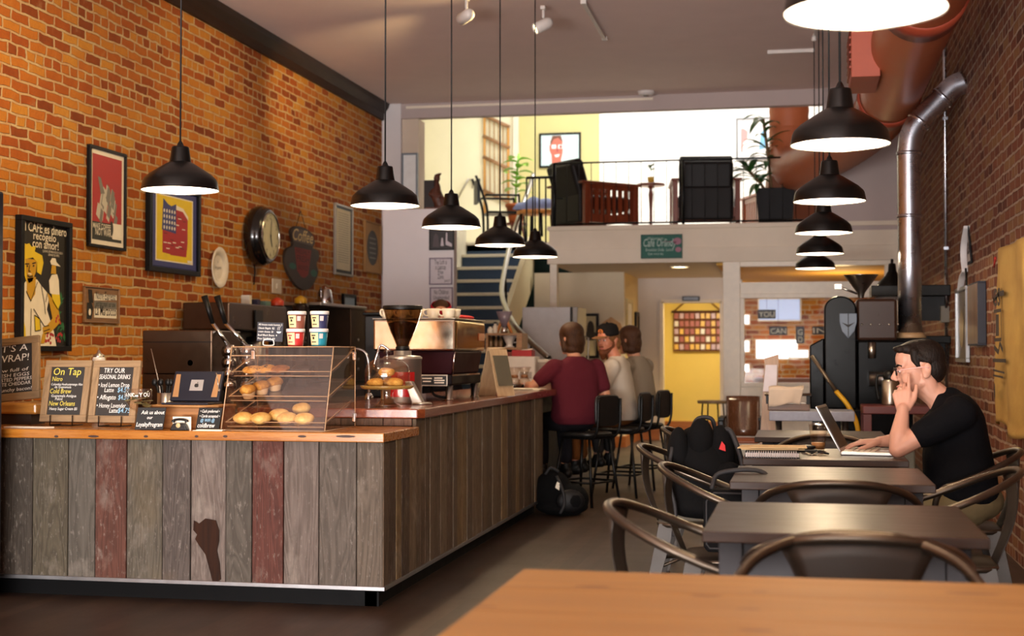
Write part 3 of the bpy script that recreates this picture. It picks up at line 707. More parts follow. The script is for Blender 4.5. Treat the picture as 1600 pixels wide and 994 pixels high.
def chalkboard(t, w, h, tilt, roll, fw, lines, lift=.02):
    """framed slate leaning back; lines = (mat slot, text, x, z, size, width)"""
    M4 = Matrix.Translation((0, 0, lift)) @ Matrix.Rotation(-tilt, 4, 'X') @ Matrix.Rotation(roll, 4, 'Y')
    m = MB(); m.T = M4
    m.bx(-w / 2, w / 2, -.011, .011, 0, fw); m.build('frame_rail', M_oldwood, t, bevel=.002)
    m = MB(); m.T = M4; m.bx(-w / 2, w / 2, -.011, .011, h - fw, h); m.build('frame_rail', M_oldwood, t, bevel=.002)
    for sx in (-1, 1):
        m = MB(); m.T = M4; m.bx(min(sx * w / 2, sx * (w / 2 - fw)), max(sx * w / 2, sx * (w / 2 - fw)), -.0115, .011, fw, h - fw); m.build('frame_stile', M_oldwoodz, t, bevel=.002)
    m = MB(); m.T = M4; m.bx(-w / 2 + fw * .9, w / 2 - fw * .9, -.004, .006, fw * .9, h - fw * .9); m.build('slate', M_slate, t)
    m = MB(); m.T = M4
    for mi, s, x, z, size, wd in lines: m.m = mi; m.text(s, x * w, z * h, size, -.0048, wd * w if wd else None, shear=.1)
    m.build('chalk_lettering', [M_chalk, M_chalky, M_chalkb], t)
def easel(t, w):
    m = MB()
    for x in (-w * .24, w * .24): m.tube([(x, -.02, .055), (x, -.022, .004), (x, .09, .004)], .003)
    m.tube([(-w * .24, -.022, .004), (w * .24, -.022, .004)], .003); m.build('wire_easel', M_wire, t)
# wooden riser with the tall tilted board
p0 = px_on(20, 6.84)
t = thing('wood_riser', 'thick honey coloured wooden riser under the left chalkboard', 'riser', (p0.x, 6.84, CZ))
MB().bx(-.22, .19, -.09, .09, .055, .115).build('slab', wood('honey riser wood', (150, 96, 38), (200, 144, 66), 'X', 1, .4, coat=.2), t, bevel=.012)
MB().bx(-.18, .15, -.07, .07, 0, .054).build('base', mat('dark riser base', (46, 30, 20), .6), t)
t = thing('chalkboard_sign', 'tilted chalkboard with rough wood frame at the far left, standing on a wooden riser', 'chalkboard', (p0.x + .012, 6.80, CZ + .118))
chalkboard(t, .34, .34, R(9), R(-6), .04, [(0, "IT'S A", .05, .78, .05, .5), (0, 'WRAP!', .05, .62, .055, .55), (0, 'now full of', .02, .46, .026, .6), (0, 'FRESH EGGS', .02, .38, .026, .62), (0, 'ROASTED PEPPERS', .02, .31, .026, .7), (0, 'WHITE CHEDDAR', .02, .24, .026, .66), (0, '& crunchy bacon!', .02, .15, .026, .7)], .004)
t = put('chalkboard_sign', 'wood framed chalkboard with yellow headings, titled On Tap', 'chalkboard', 99, 6.70)
chalkboard(t, .262, .325, R(12), 0, .036, [(1, 'On Tap', -.02, .76, .055, .6), (1, 'Nitro', -.22, .66, .035, .22), (0, 'Colombia Huehuetenango Alto', .0, .59, .018, .68), (0, 'de Guatemala', -.08, .545, .018, .36), (1, 'Cold Brew', -.12, .46, .036, .46), (0, 'Guatemala Antigua', -.04, .40, .02, .54), (0, 'Pulcal', -.14, .35, .02, .16), (1, 'New Orleans', -.06, .26, .036, .56), (0, 'Heavy Sugar Cream $5', -.02, .19, .02, .6)])
easel(t, .262)
t = put('chalkboard_sign', 'wood framed chalkboard listing seasonal drinks and prices', 'chalkboard', 175, 6.66)
chalkboard(t, .262, .325, R(12), 0, .036, [(0, 'TRY OUR', -.05, .80, .036, .44), (0, 'SEASONAL DRINKS', -.03, .70, .034, .66), (0, '• Iced Lemon Drop', -.03, .57, .034, .66), (0, 'Latte', -.12, .49, .034, .2), (2, '$4.50', .18, .49, .036, .24), (0, '• Affogato', -.16, .37, .036, .4), (2, '$4.50', .2, .37, .036, .22), (0, '• Honey Lavender', -.04, .24, .034, .62), (0, 'Latte', .02, .16, .034, .18), (2, '$4.75', .24, .16, .036, .26)])
easel(t, .262)
p = px_on(45, 6.50)
tag(MB().prism([(-.12, -.03), (.11, -.035), (.14, .005), (.03, .02), (-.10, .035)], 0, .006, 'XY').build('napkin_stack', M_paper, loc=p), 'flat stack of pale paper napkins near the counter end', 'napkins')
# white sugar pot seen above the boards
t = put('sugar_pot', 'small white pot with a metal lid behind the chalkboards', 'pot', 154, 6.98, CZ)
MB().lathe([(.001, 0), (.03, 0), (.034, .02), (.034, .345), (.03, .355), (.001, .355)]).build('pot', mat('white glazed pot', (232, 226, 212), .3), t)
MB().lathe([(.03, .356), (.03, .366), (.012, .378), (.006, .392), (.001, .394)]).build('lid', M_steel, t)
# tip goblet
t = put('tip_goblet', 'round glass tip goblet painted with the words Thank You', 'glass', 217, 6.50)
MB().lathe([(.001, 0), (.042, .0), (.042, .005), (.008, .012), (.006, .075), (.012, .085), (.04, .1), (.062, .135), (.066, .165), (.064, .20), (.0615, .20), (.0635, .165), (.06, .137), (.038, .104), (.001, .09)], n=40).build('bowl', M_clear, t)
m = MB(); rr = random.Random(2)
for k in range(9): m.box((rr.uniform(-.03, .03), rr.uniform(-.03, .03), .118 + .007 * k), (.055, .03, .002), rotm(rr.uniform(-.3, .3), rr.uniform(-.4, .4), rr.uniform(0, 3)))
m.build('bank_notes', mat('folded bank notes', (130, 126, 84), .8), t)
m = MB()
for i, ch in enumerate('THANK YOU'):
    an = -PI / 2 + (i - 4) * .30; vs, fs = text_geo(ch, 0, .02)
    ca, sa = math.cos(an), math.sin(an)
    m.add([((.0672) * ca - (x - .3) * .024 * sa, .0672 * sa + (x - .3) * .024 * ca, .162 + y * .028) for x, y in vs], fs)
m.build('lettering', M_chalk, t)
# little black signs
def sign(label, px, Y, w, h, rz, lines, tilt=.1, skew=.0):
    t = put('tabletop_sign', label, 'sign', px, Y, rz=rz, group='small black tabletop signs')
    M4 = Matrix.Translation((0, 0, .002)) @ Matrix.Rotation(-tilt, 4, 'X') @ Matrix(((1, 0, skew, 0), (0, 1, 0, 0), (0, 0, 1, 0), (0, 0, 0, 1)))
    m = MB(); m.T = M4; m.bx(-w / 2, w / 2, -.003, .003, 0, h); m.build('panel', mat('matt black card', (20, 19, 18), .7), t, bevel=.001)
    m = MB(); m.T = M4
    for mi, s, x, z, size, wd in lines: m.m = mi; m.text(s, x * w, z * h, size, -.0035, wd * w, shear=.12, bold=.008)
    m.build('lettering', [M_chalk, M_chalkb], t)
    MB().bx(-w * .3, w * .3, .0, .055, 0, .004).build('foot', mat('matt black card', (20, 19, 18), .7), t)
sign('small black sign in white script about a loyalty program', 233, 6.42, .142, .108, .12, [(0, 'Ask us about', .06, .70, .026, .82), (0, 'our', -.02, .48, .022, .2), (0, 'LoyaltyProgram', .0, .14, .03, .92)], .1, .12)
sign('small black sign in white script about cards and cold brew', 324, 6.46, .128, .108, -.1, [(0, '• Cash preferred •', .0, .78, .02, .82), (0, '• Cards accepted •', .02, .56, .02, .86), (1, '@ WiFi @', -.04, .36, .022, .6), (0, 'coldbrew', -.06, .10, .032, .74)], .1, .14)
# telephone card holder
t = put('card_holder', 'tiny black toy telephone holding a white card', 'card holder', 282, 6.42)
m = MB(); m.prism([(-.045, 0), (.045, 0), (.036, .022), (.026, .036), (-.026, .036), (-.036, .022)], -.024, .012, 'XZ'); m.build('telephone_body', mat('black toy plastic', (16, 15, 15), .3), t, bevel=.004)
MB().tube(smoothpath([(-.036, -.004, .040), (-.03, -.004, .050), (0, -.004, .054), (.03, -.004, .050), (.036, -.004, .040)]), [.009 if i in range(0, 5) or i > 19 else .006 for i in range(25)], 10).build('handset', mat('black toy plastic', (16, 15, 15), .3), t)
m = MB(); m.lathe([(.001, .0265), (.011, .0265), (.012, .024), (.012, .02)], (0, 0, .025), 20, 'Y')
for q in m.v: q.y = -q.y
m.build('dial', mat('brass dial', (200, 180, 130), .4), t)
MB().bx(-.046, .05, .014, .018, .0, .066).build('card', M_paper, t)
# leaflets in front of the case
p = px_on(327, 6.40)
o = MB(); o.box((0, 0, .002), (.15, .045, .003), rotm(0, 0, .03)); o.box((.01, .004, .0055), (.14, .04, .003), rotm(0, 0, -.05))
tag(o.build('leaflet_pile', M_paper, loc=p), 'small pile of pale leaflets lying beside the pastry case', 'leaflets')
# wooden crate and the tablet on it
cx = (px_on(240, 6.62).x + px_on(352, 6.62).x) / 2
t = thing('wooden_crate', 'low rustic wooden box under the tablet', 'crate', (cx, 6.66, CZ))
MB().bx(-.185, .185, -.11, .11, 0, .105).build('sides', wood('crate wood', (118, 76, 36), (172, 120, 66), 'X', .9, .6), t, bevel=.004)
MB().bx(-.19, .19, -.115, .115, .1055, .118).build('lid', wood('crate lid wood', (140, 96, 48), (186, 138, 82), 'X', .9, .5), t, bevel=.004)
t = thing('tablet_stand', 'tablet in a dark stand seen from behind, standing on the wooden box', 'tablet', (px_on(300, 6.66).x, 6.66, CZ + .1185))
T4 = Matrix.Translation((0, .035, .012)) @ Matrix.Rotation(R(-24), 4, 'X')
M_tab = mat('dark blue black plastic', (20, 24, 36), .35)
MB().bx(-.125, .125, -.09, .09, 0, .010).build('base_plate', M_tab, t, bevel=.004)
m = MB(); m.T = T4; m.bx(-.135, .135, -.012, .006, 0, .165); m.build('shell', M_tab, t, bevel=.007, seg=3)
for sx in (-1, 1):
    m = MB(); m.T = T4; m.prism([(sx * .105 - .016, .02), (sx * .105 + .016, .02), (sx * .11 + .012, .145), (sx * .11 - .012, .145)], -.0145, -.0125); m.build('aluminium_strip', mat('warm aluminium', (206, 160, 110), .35, .7), t, bevel=.002)
m = MB(); m.T = T4; m.prism([(-.036, .055), (.036, .055), (.034, .115), (-.034, .115)], -.0145, -.0125); m.build('badge_plate', mat('pale aluminium', (176, 172, 168), .4, .5), t, bevel=.003)
m = MB(); m.T = T4; m.disc(-.0035, .083, .0085, .0105, -.0152); m.disc(.0035, .083, .0085, .0105, -.0153); m.poly([(.001, .094), (.006, .098), (.006, .103), (.001, .099)], -.0154); m.m = 1; m.disc(.0135, .086, .0045, .005, -.0156, 12); m.build('fruit_emblem', [M_inkblack, mat('pale aluminium', (176, 172, 168), .4, .5)], t)
m = MB(); m.tube([(.13, .0, .16), (.155, -.02, .075)], .003); m.ball((.155, -.02, .072), .006, 10, 8); m.build('stylus', M_steel, t)
# pens and tools behind the goblet
t = put('tool_cup', 'steel cup of dark tools beside the tablet, with one thin leaning rod', 'cup', 258, 6.83, CZ)
MB().lathe([(.001, .0), (.038, .0), (.04, .01), (.04, .17), (.037, .17), (.037, .012), (.001, .01)]).build('cup', M_steel, t)
for dx, an in ((-.05, -.7), (-.02, -.35), (.015, .3), (.03, .55)):
    MB().tube([(dx * .2, 0, .03), (dx * .7, 0, .17), (dx, -.005, .215)], .007).ball((dx * 1.15, -.006, .225), (.016, .01, .02), 12, 8).build('tool_handle', M_black, t)
MB().tube([(-.01, .0, .02), (-.03, 0, .2), (-.085, .01, .40)], .0025).build('thin_rod', M_steel, t)
# ---------------------------------------------------------------- pastry case
FY, BY, HT = 6.43, 6.90, .405
x0, x1 = at(345, 670, Y=FY).x, at(507, 670, Y=FY).x
W2 = (x1 - x0) / 2; D2 = BY - FY; TY = .13
t = thing('pastry_case', 'clear acrylic pastry case with three sloping trays on the counter', 'display case', ((x0 + x1) / 2, FY, CZ))
th = .006
m = MB(); m.prism([(0.004, 0), (D2, 0), (D2, HT), (TY, HT)], -W2, -W2 + th, 'YZ'); m.build('side_pane', M_clear, t)
m = MB(); m.prism([(0.004, 0), (D2, 0), (D2, HT), (TY, HT)], W2 - th, W2, 'YZ'); m.build('side_pane', M_clear, t)
m = MB(); m.prism([(0, .0), (th, 0), (TY + th, HT), (TY, HT)], -W2 + th, W2 - th, 'YZ'); m.build('front_pane', M_clear, t)
MB().bx(-W2 + th, W2 - th, .01, D2, 0, th).build('bottom_pane', M_clear, t)
MB().bx(-W2 - .004, W2 + .004, TY - .004, D2 + .004, HT + .0005, HT + .0065).build('top_pane', M_clear, t)
M_edge = mat('bright acrylic edge', (226, 190, 150), .25, trans=.5)
def edge(pts, nm='polished_edge'): MB().tube(pts, .0028, 6).build(nm, M_edge, t)
for sx in (-1, 1):
    edge([(sx * W2, 0.003, 0.003), (sx * W2, TY, HT)]); edge([(sx * W2, D2, 0.003), (sx * W2, D2, HT)]); edge([(sx * W2, TY, HT + .003), (sx * W2, D2, HT + .003)]); edge([(sx * W2, .003, .003), (sx * W2, D2, .003)])
edge([(-W2, TY, HT + .003), (W2, TY, HT + .003)]); edge([(-W2, D2, HT + .003), (W2, D2, HT + .003)]); edge([(-W2, .003, .003), (W2, .003, .003)]); edge([(-W2 * .98, TY - .012, HT - .04), (W2 * .98, TY - .012, HT - .04)])
for x, z, yv in ((-W2 * .55, HT - .035, TY - .015), (W2 - .004, HT - .04, D2), (W2 - .004, .05, D2)):
    MB().bx(x - .01, x + .01, yv - .008, yv + .004, z - .025, z + .02).build('hinge', M_chrome, t, bevel=.003)
TRZ = [.265, .145, .02]; TRN = .10
for k, z in enumerate(TRZ):
    yf = .02 + TY * z / HT + .012; m = MB(); d = D2 - yf - .02
    sl = lambda v: z + TRN * v                                       # tray floor climbs to the back
    m.grid(lambda u, v: (-W2 * .93 + 2 * W2 * .93 * u, yf + d * v, sl(v)), 1, 1, False)
    for sx in (-1, 1): m.grid(lambda u, v: (sx * (W2 * .93 + .02 * u), yf + d * v, sl(v) + .022 * u), 1, 1, False)
    m.grid(lambda u, v: (-W2 * .93 + 2 * W2 * .93 * u, yf - .006 * v, sl(0) + .022 * v), 1, 1, False)
    m.build('tray', M_clear, t, thick=.004)
    edge([(-W2 * .96, yf - .006, z + .022), (W2 * .96, yf - .006, z + .022)], 'tray_edge'); edge([(W2 * .96, yf, z + .02), (W2 * .96, yf + d, z + TRN + .02)], 'tray_edge'); edge([(-W2 * .96, yf, z + .02), (-W2 * .96, yf + d, z + TRN + .02)], 'tray_edge')
    edge([(-W2 * .93, yf, z), (W2 * .93, yf, z)], 'tray_edge')
CASE = t
def tilt(o, k):
    yf = .02 + TY * TRZ[k] / HT + .012; o.rotation_euler.x = math.atan(TRN / (D2 - yf - .02)); return o
# pastries: x, depth fraction on the tray
def crumb(name, a, b, s=40, bump=.5):
    t_ = NT(name); v = t_.coord(); n = t_.noise(v, s, 6, .7)
    t_.out(Base_Color=t_.ramp(n, [(.35, a), (.65, b)]), Roughness=.7); t_.bump(n, bump, .006); return t_.m
M_cookie = crumb('golden cookie', (170, 112, 44), (222, 174, 88)); M_oat = crumb('brown cookie', (110, 62, 24), (164, 104, 48)); M_muffin = crumb('muffin crumb', (150, 96, 32), (206, 150, 60)); M_roll = crumb('pale roll crust', (206, 156, 70), (240, 212, 136), 12, .2)
M_choc = crumb('chocolate chips', (40, 22, 12), (60, 34, 20))
M_cup = mat('paper muffin cup', (206, 178, 140), .8)
def on_tray(k, fx, fv):
    z = TRZ[k]; yf = .02 + TY * z / HT + .012; d = D2 - yf - .02
    return Vector(CASE.location) + Vector((fx * W2, yf + d * fv, z + TRN * fv + .0045))
def lumpy(m, c, r, seed, amp=.08, n=18, k=10):
    rr = random.Random(seed); ph = [rr.uniform(0, 6) for _ in range(6)]
    b = len(m.v); m.ball(c, r, n, k)
    for i in range(b, len(m.v)):
        q = m.v[i] - Vector(c); w_ = 1 + amp * (math.sin(q.x / r[0] * 3 + ph[0]) * math.sin(q.y / r[1] * 3 + ph[1]) + .5 * math.sin(q.z / r[2] * 4 + ph[2] + q.x / r[0] * 5))
        m.v[i] = Vector(c) + Vector((q.x * w_, q.y * w_, q.z * w_))
for i, (fx, fv, mt, lb) in enumerate(((-.62, .10, M_cookie, 'pale chocolate chip cookie at the left end of the top tray'), (-.36, .13, M_cookie, 'pale chip cookie in the middle of the three on the top tray'), (-.08, .13, M_oat, 'dark oat cookie, rightmost of three on the top tray'))):
    p = on_tray(0, fx, fv); t = thing('cookie', lb, 'cookie', p, 0, 'cookies on the top tray'); tilt(t, 0)
    m = MB(); lumpy(m, (0, 0, .017), (.050, .05, .016), i, .06); m.build('dough', mt, t)
    rr = random.Random(i)
    m = MB()
    for j in range(9): an = rr.uniform(0, 6.3); r_ = rr.uniform(.005, .04); m.ball((r_ * math.cos(an), r_ * math.sin(an), .033 - r_ * .25), .005, 8, 6)
    m.build('chips', M_choc if mt is M_cookie else M_oat, t)
p = on_tray(0, .36, .12); t = thing('brownie_box', 'dark brownie in a small clear box on the top tray', 'brownie', p); tilt(t, 0)
MB().bx(-.05, .05, -.035, .035, .003, .027).build('brownie', M_choc, t, bevel=.003)
MB().bx(-.052, .052, -.037, .037, 0, .0025).build('box_base', M_clear, t)
for i, (fx, fv) in enumerate(((-.62, .08), (-.46, .26), (-.30, .44))):
    p = on_tray(1, fx, fv); t = thing('muffin', ('muffin nearest the front of the middle tray', 'muffin between its two neighbours on the middle tray', 'muffin farthest back on the middle tray')[i] + ', golden in a paper cup', 'muffin', p, 0, 'muffins on the middle tray'); tilt(t, 1)
    m = MB(); m.lathe([((.026 + (.012 * z / .04)) * (1), z) for z in (0, .013, .026, .04)] + [(.034, .04), (.001, .03)], n=24); m.build('paper_cup', M_cup, t)
    m = MB(); lumpy(m, (0, 0, .042), (.042, .042, .024), i + 9, .07); m.build('crown', M_muffin, t)
for i, (fx, fv, lb) in enumerate(((-.66, .08, 'round pale bread roll at the left end of the bottom tray'), (-.32, .08, 'round golden bread roll, second from the left on the bottom tray'), (-.06, .24, 'round bread roll behind the others on the bottom tray'), (.18, .10, 'yellow bread roll, fourth from the left on the bottom tray'), (.52, .08, 'flat floury bread roll at the right end of the bottom tray'))):
    p = on_tray(2, fx, fv); o = MB(); lumpy(o, (0, 0, .028), (.052, .046, .028), i + 20, .04); o = o.build('bread_roll', M_roll, loc=p); tilt(tag(o, lb, 'roll', 'rolls on the bottom tray'), 2)
o = MB(); lumpy(o, (0, 0, .03), (.046, .044, .028), 31, .04); tilt(tag(o.build('bread_roll', M_roll, loc=on_tray(2, .24, .48)), 'golden bread roll at the back of the bottom tray', 'roll', 'rolls on the bottom tray'), 2)
# on top of the case
TZ = CZ + HT + .007
def tub(px, z, label, body, side):
    t = thing('ice_cream_tub', label, 'tub', (px_on(px, 6.68).x, 6.68, z), 0, 'ice cream tubs on the pastry case')
    MB().lathe([(.001, .0), (.037, .0), (.0375, .003), (.0445, .072), (.001, .072)], n=36).build('cup', body, t)
    MB().lathe([(.001, .087), (.044, .087), (.047, .085), (.0475, .070), (.0445, .070)], n=36).build('lid', mat('white tub lid', (232, 226, 220), .4), t)
    m = MB()
    def lab(u, v, a0, a1, z0, z1):
        a = a0 + (a1 - a0) * u; z_ = z0 + (z1 - z0) * v; r_ = .0374 + .0072 * (z_ - .003) / .069 + .0006
        return (r_ * math.cos(a), r_ * math.sin(a), z_)
    m.grid(lambda u, v: lab(u, v, -PI * .80, -PI * .42, .006, .066), 10, 1); m.build('label_panel', mat('cream tub label', (226, 206, 150), .6), t)
    m = MB(); m.grid(lambda u, v: lab(u, v, -PI * .38, -PI * .24, .038, .062), 4, 1); m.build('side_label', mat('tub side label', (214, 196, 190), .6), t)
    m = MB()
    m.grid(lambda u, v: (lambda q: (q[0] * 1.012, q[1] * 1.012, q[2]))(lab(u, v, -PI * .70, -PI * .52, .05, .056)), 6, 1); m.grid(lambda u, v: (lambda q: (q[0] * 1.012, q[1] * 1.012, q[2]))(lab(u, v, -PI * .65, -PI * .57, .034, .046)), 4, 1); m.grid(lambda u, v: (lambda q: (q[0] * 1.012, q[1] * 1.012, q[2]))(lab(u, v, -PI * .72, -PI * .50, .018, .023)), 6, 1)
    m.build('label_print', side, t)
tub(461.5, TZ, 'bright red ice cream tub, lower left of four', mat('tub red', (186, 34, 32), .5), mat('tub print red', (150, 40, 60), .6))
tub(463.5, TZ + .0875, 'brown ice cream tub stacked on the red one', mat('tub brown', (132, 72, 54), .5), M_inkblack)
tub(498, TZ, 'teal ice cream tub, lower right of four', mat('tub teal', (20, 130, 150), .5), M_inkblack)
tub(499, TZ + .0875, 'navy ice cream tub stacked on the teal one', mat('tub navy', (44, 46, 84), .5), M_inkblack)
t = thing('price_board', 'small dark chalkboard of prices in a white clip on top of the pastry case', 'chalkboard', (px_on(420, 6.62).x, 6.62, TZ))
T4 = Matrix.Translation((.003, 0, .024)) @ Matrix.Rotation(R(-3), 4, 'X') @ Matrix.Rotation(R(2), 4, 'Y')
m = MB(); m.T = T4; m.bx(-.068, .068, -.002, .002, 0, .094); m.build('slate', mat('blue black slate', (44, 46, 56), .7), t)
m = MB(); m.T = T4
for k, s in enumerate(('All house made butters 3', 'Classic Bagels  $2', 'cream cheese  $1', 'Beef Black Beans  4', 'Pico Sal $2.5  $3')): m.text(s, -.062, .078 - k * .0175, .014, -.0026, (.124, .085, .08, .1, .09)[k], align='L')
m.disc(.047, .05, .012, .009, -.0026, 12, PI, 2 * PI); m.stroke([(.042, .056), (.040, .066), (.045, .074)], .0015, -.0026); m.stroke([(.05, .056), (.048, .066), (.054, .076)], .0015, -.0026)
m.build('chalk_lettering', M_chalk, t)
m = MB(); m.tube(smoothpath([(-.022, -.006, .004), (.022, -.006, .004), (.028, -.006, .016), (.02, -.006, .032), (-.02, -.006, .032), (-.028, -.006, .016)], 4, True), .003, 8, True); m.build('wire_clip', mat('white wire', (230, 228, 220), .3), t)
# ================================================================== THINGS ON THE BAR
BZ = .9305
M_cake = glass('dome glass', (250, 248, 244), .8)
t = thing('cake_stand', 'glass pedestal cake stand with a domed cover, full of scones', 'cake stand', (px_on(605, 7.28).x, 7.28, BZ))
MB().lathe([(.001, 0), (.072, 0), (.074, .006), (.05, .018), (.032, .045), (.03, .07), (.04, .09), (.001, .092)], n=36).build('pedestal', glass('thick pedestal glass', (240, 236, 226), .8), t)
MB().lathe([(.001, .094), (.13, .094), (.142, .104), (.145, .112), (.139, .112), (.128, .101), (.001, .1)], n=44).build('plate', mat('amber glass plate', (196, 158, 84), .2, trans=.5), t)  # plate in half-clear amber glass
MB().lathe([(.118, .102), (.122, .104), (.122, .19), (.11, .225), (.08, .248), (.04, .26), (.015, .263), (.012, .272), (.02, .282), (.022, .292), (.014, .304), (.001, .306), (.001, .258), (.04, .256), (.078, .244), (.107, .222), (.1185, .188), (.1185, .104)], n=44, closed=True).build('dome', M_cake, t)
M_scone = crumb('scone crust', (182, 118, 40), (232, 184, 92), 30)
cl = Vector(t.location)
for i, (x, y, z, lb) in enumerate(((-.056, -.03, .1025, 'left'), (.056, -.03, .1025, 'right'), (0, .058, .1025, 'back'), (-.002, 0, .158, 'top'))):
    o = MB(); lumpy(o, (0, 0, .026), (.046, .042, .025), 40 + i, .08); tag(o.build('scone', M_scone, loc=cl + Vector((x, y, z))), {'left': 'craggy golden scone on the left under the glass dome', 'right': 'craggy golden scone on the right under the glass dome', 'back': 'golden scone hidden at the back under the glass dome', 'top': 'craggy scone piled on the others under the glass dome'}[lb], 'scone', 'scones under the dome')
# --- grinder
M_cast = mat('satin grey metal', (176, 168, 160), .32, .85)
t = thing('coffee_grinder', 'silver coffee grinder with a big funnel hopper of beans', 'grinder', (px_on(629, 7.72).x, 7.72, BZ))
MB().lathe([(.001, 0), (.105, 0), (.108, .01), (.108, .245), (.112, .25), (.112, .262), (.10, .27), (.05, .275), (.05, .30), (.001, .30)], n=36).build('body', M_cast, t)
m = MB(); m.grid(lambda u, v: (.1095 * math.cos(-PI * .62 + PI * .42 * u), .1095 * math.sin(-PI * .62 + PI * .42 * u), .04 + .14 * v), 12, 1); m.build('red_panel', mat('gloss red panel', (166, 18, 24), .3, coat=.4), t)
MB().lathe([(.034, .302), (.036, .33), (.048, .36), (.07, .41), (.092, .47), (.108, .53), (.111, .535), (.111, .545), (.107, .545), (.104, .53), (.088, .47), (.066, .41), (.044, .362), (.032, .332)], n=40).build('hopper', glass('smoked hopper', (206, 190, 168), .5), t)
MB().lathe([(.001, .31), (.031, .312), (.033, .333), (.045, .364), (.066, .412), (.082, .455), (.05, .466), (.001, .47)], n=36).build('coffee_beans', crumb('roasted beans', (34, 18, 10), (84, 50, 28), 90, .8), t)
MB().lathe([(.112, .535), (.114, .55), (.11, .556), (.001, .556)], n=40).build('hopper_lid', M_black, t)
MB().lathe([(.036, .301), (.04, .305), (.04, .322), (.034, .326)], n=28).build('collar', M_black, t)
m = MB(); m.tube(smoothpath([(-.05, -.08, .30), (-.1, -.09, .33), (-.12, -.1, .28), (-.14, -.1, .21)]), .007); m.build('dosing_lever', M_chrome, t)
m = MB(); m.prism([(.055, .13), (.095, .13), (.16, .012), (.16, .0), (.10, .0)], -.16, -.10); m.build('portafilter_fork', M_cast, t, bevel=.006)
MB().lathe([(.001, 0), (.055, 0), (.058, .004), (.05, .012), (.001, .012)], (.15, -.13, 0), 28).build('drip_tray', M_cast, t)
# --- espresso machine, its back and end to the room
M_maroon = mat('deep maroon enamel', (44, 10, 18), .5, spec=.15)
M_polish = mat('polished steel panel', (206, 196, 178), .16, 1)
EX1, EY0 = -2.055, 8.28; EX0 = -2.57; EY1 = 9.10
t = thing('espresso_machine', 'large espresso machine with polished steel top and maroon base', 'espresso machine', ((EX0 + EX1) / 2, (EY0 + EY1) / 2, BZ))
hx, hy = (EX1 - EX0) / 2, (EY1 - EY0) / 2
MB().prism([(-hx, .30), (hx, .30), (hx, .492), (-hx, .492)], -hy, hy - .0, 'XZ').build('upper_housing', M_polish, t, bevel=.012)
m = MB(); m.prism([(-hy + .03, .315), (hy - .03, .315), (hy - .03, .47), (-hy + .03, .478)], hx + .001, hx + .008, 'YZ'); m.build('end_panel', mat('polished gold mirror panel', (150, 118, 72), .08, 1), t, bevel=.003)
MB().bx(-hx - .004, hx + .006, -hy - .004, hy + .004, .493, .50).build('cup_tray', M_steel, t, bevel=.003)
m = MB(); m.loft([[(-hx * .93, -hy * .90, .299), (hx * .96, -hy * .90, .299), (hx * .96, hy * .95, .299), (-hx * .93, hy * .95, .299)], [(-hx * .88, -hy * .82, .155), (hx * .86, -hy * .82, .155), (hx * .86, hy * .92, .155), (-hx * .88, hy * .92, .155)]], False); m.build('lower_housing', M_maroon, t, bevel=.012)
MB().bx(-hx * .96, hx * .90, -hy * .92, hy, .09, .153).build('drip_base', mat('black maroon enamel', (16, 6, 9), .5, spec=.1), t, bevel=.01)
m = MB(); m.tube([(hx * .965, -hy * .9, .295), (hx * .87, -hy * .83, .152)], .006); m.build('corner_trim', M_chrome, t)
m = MB(); m.bx(hx * .90, hx * .91, -hy * .9, hy * .9, .146, .156); m.build('side_trim', M_chrome, t)
for sx, sy in ((-.8, -.84), (.80, -.84), (-.8, .8), (.80, .8)):
    MB().lathe([(.001, 0), (.026, 0), (.026, .006), (.02, .01), (.024, .089), (.001, .089)], (sx * hx, sy * hy, 0), 20).build('leg', M_steel, t)
m = MB(); m.bx(hx * .12, hx * .80, -hy * .92 - .006, -hy * .92 - .001, .085, .155); pl = m.build('name_plate', mat('pale plate rim', (190, 180, 164), .4, .5), t, bevel=.004)
MB().bx(hx * .15, hx * .77, -hy * .92 - .008, -hy * .92 - .006, .092, .148).build('plate_face', mat('plate black', (20, 20, 20), .4), pl)
m = MB()
for x, z, w_ in ((.3, .128, .12), (.3, .110, .10), (.58, .130, .10), (.60, .116, .13), (.60, .102, .12)): m.rect(hx * x - w_ * hx, hx * x + w_ * hx, z, z + .008, -hy * .92 - .0085)
m.build('plate_print', M_paper, pl)
m = MB(); m.bx(-hx * .1, hx * .05, -hy * .92 - .006, -hy * .92 - .001, .118, .150); m.build('inspection_sticker', M_paper, t)
m = MB(); m.bx(hx + .008, hx + .014, hy * .45, hy * .86, .365, .415); m.build('end_badge', mat('copper badge', (170, 96, 56), .3, .7), t, bevel=.003)
m = MB(); m.tube(smoothpath([(hx * .3, -hy * .7, .09), (hx * .4, -hy * .75, .03), (hx * .7, -hy * .7, .012), (hx * .5, -hy * .5, .012)]), .008); m.build('drain_hose', M_black, t)
ML = Vector(t.location)
M_cupw = mat('cream stoneware cup', (226, 214, 188), .3)
def mug(loc, lb, rz):
    t = thing('coffee_cup', lb, 'cup', loc, rz, 'cups warming on the espresso machine')
    MB().lathe([(.001, 0), (.026, 0), (.029, .003), (.037, .02), (.041, .058), (.0385, .058), (.034, .02), (.001, .006)], n=28).build('bowl', M_cupw, t)
    MB().tube(smoothpath([(.039, 0, .05), (.06, 0, .048), (.064, 0, .03), (.052, 0, .016), (.034, 0, .014)]), .005).build('handle', M_cupw, t)
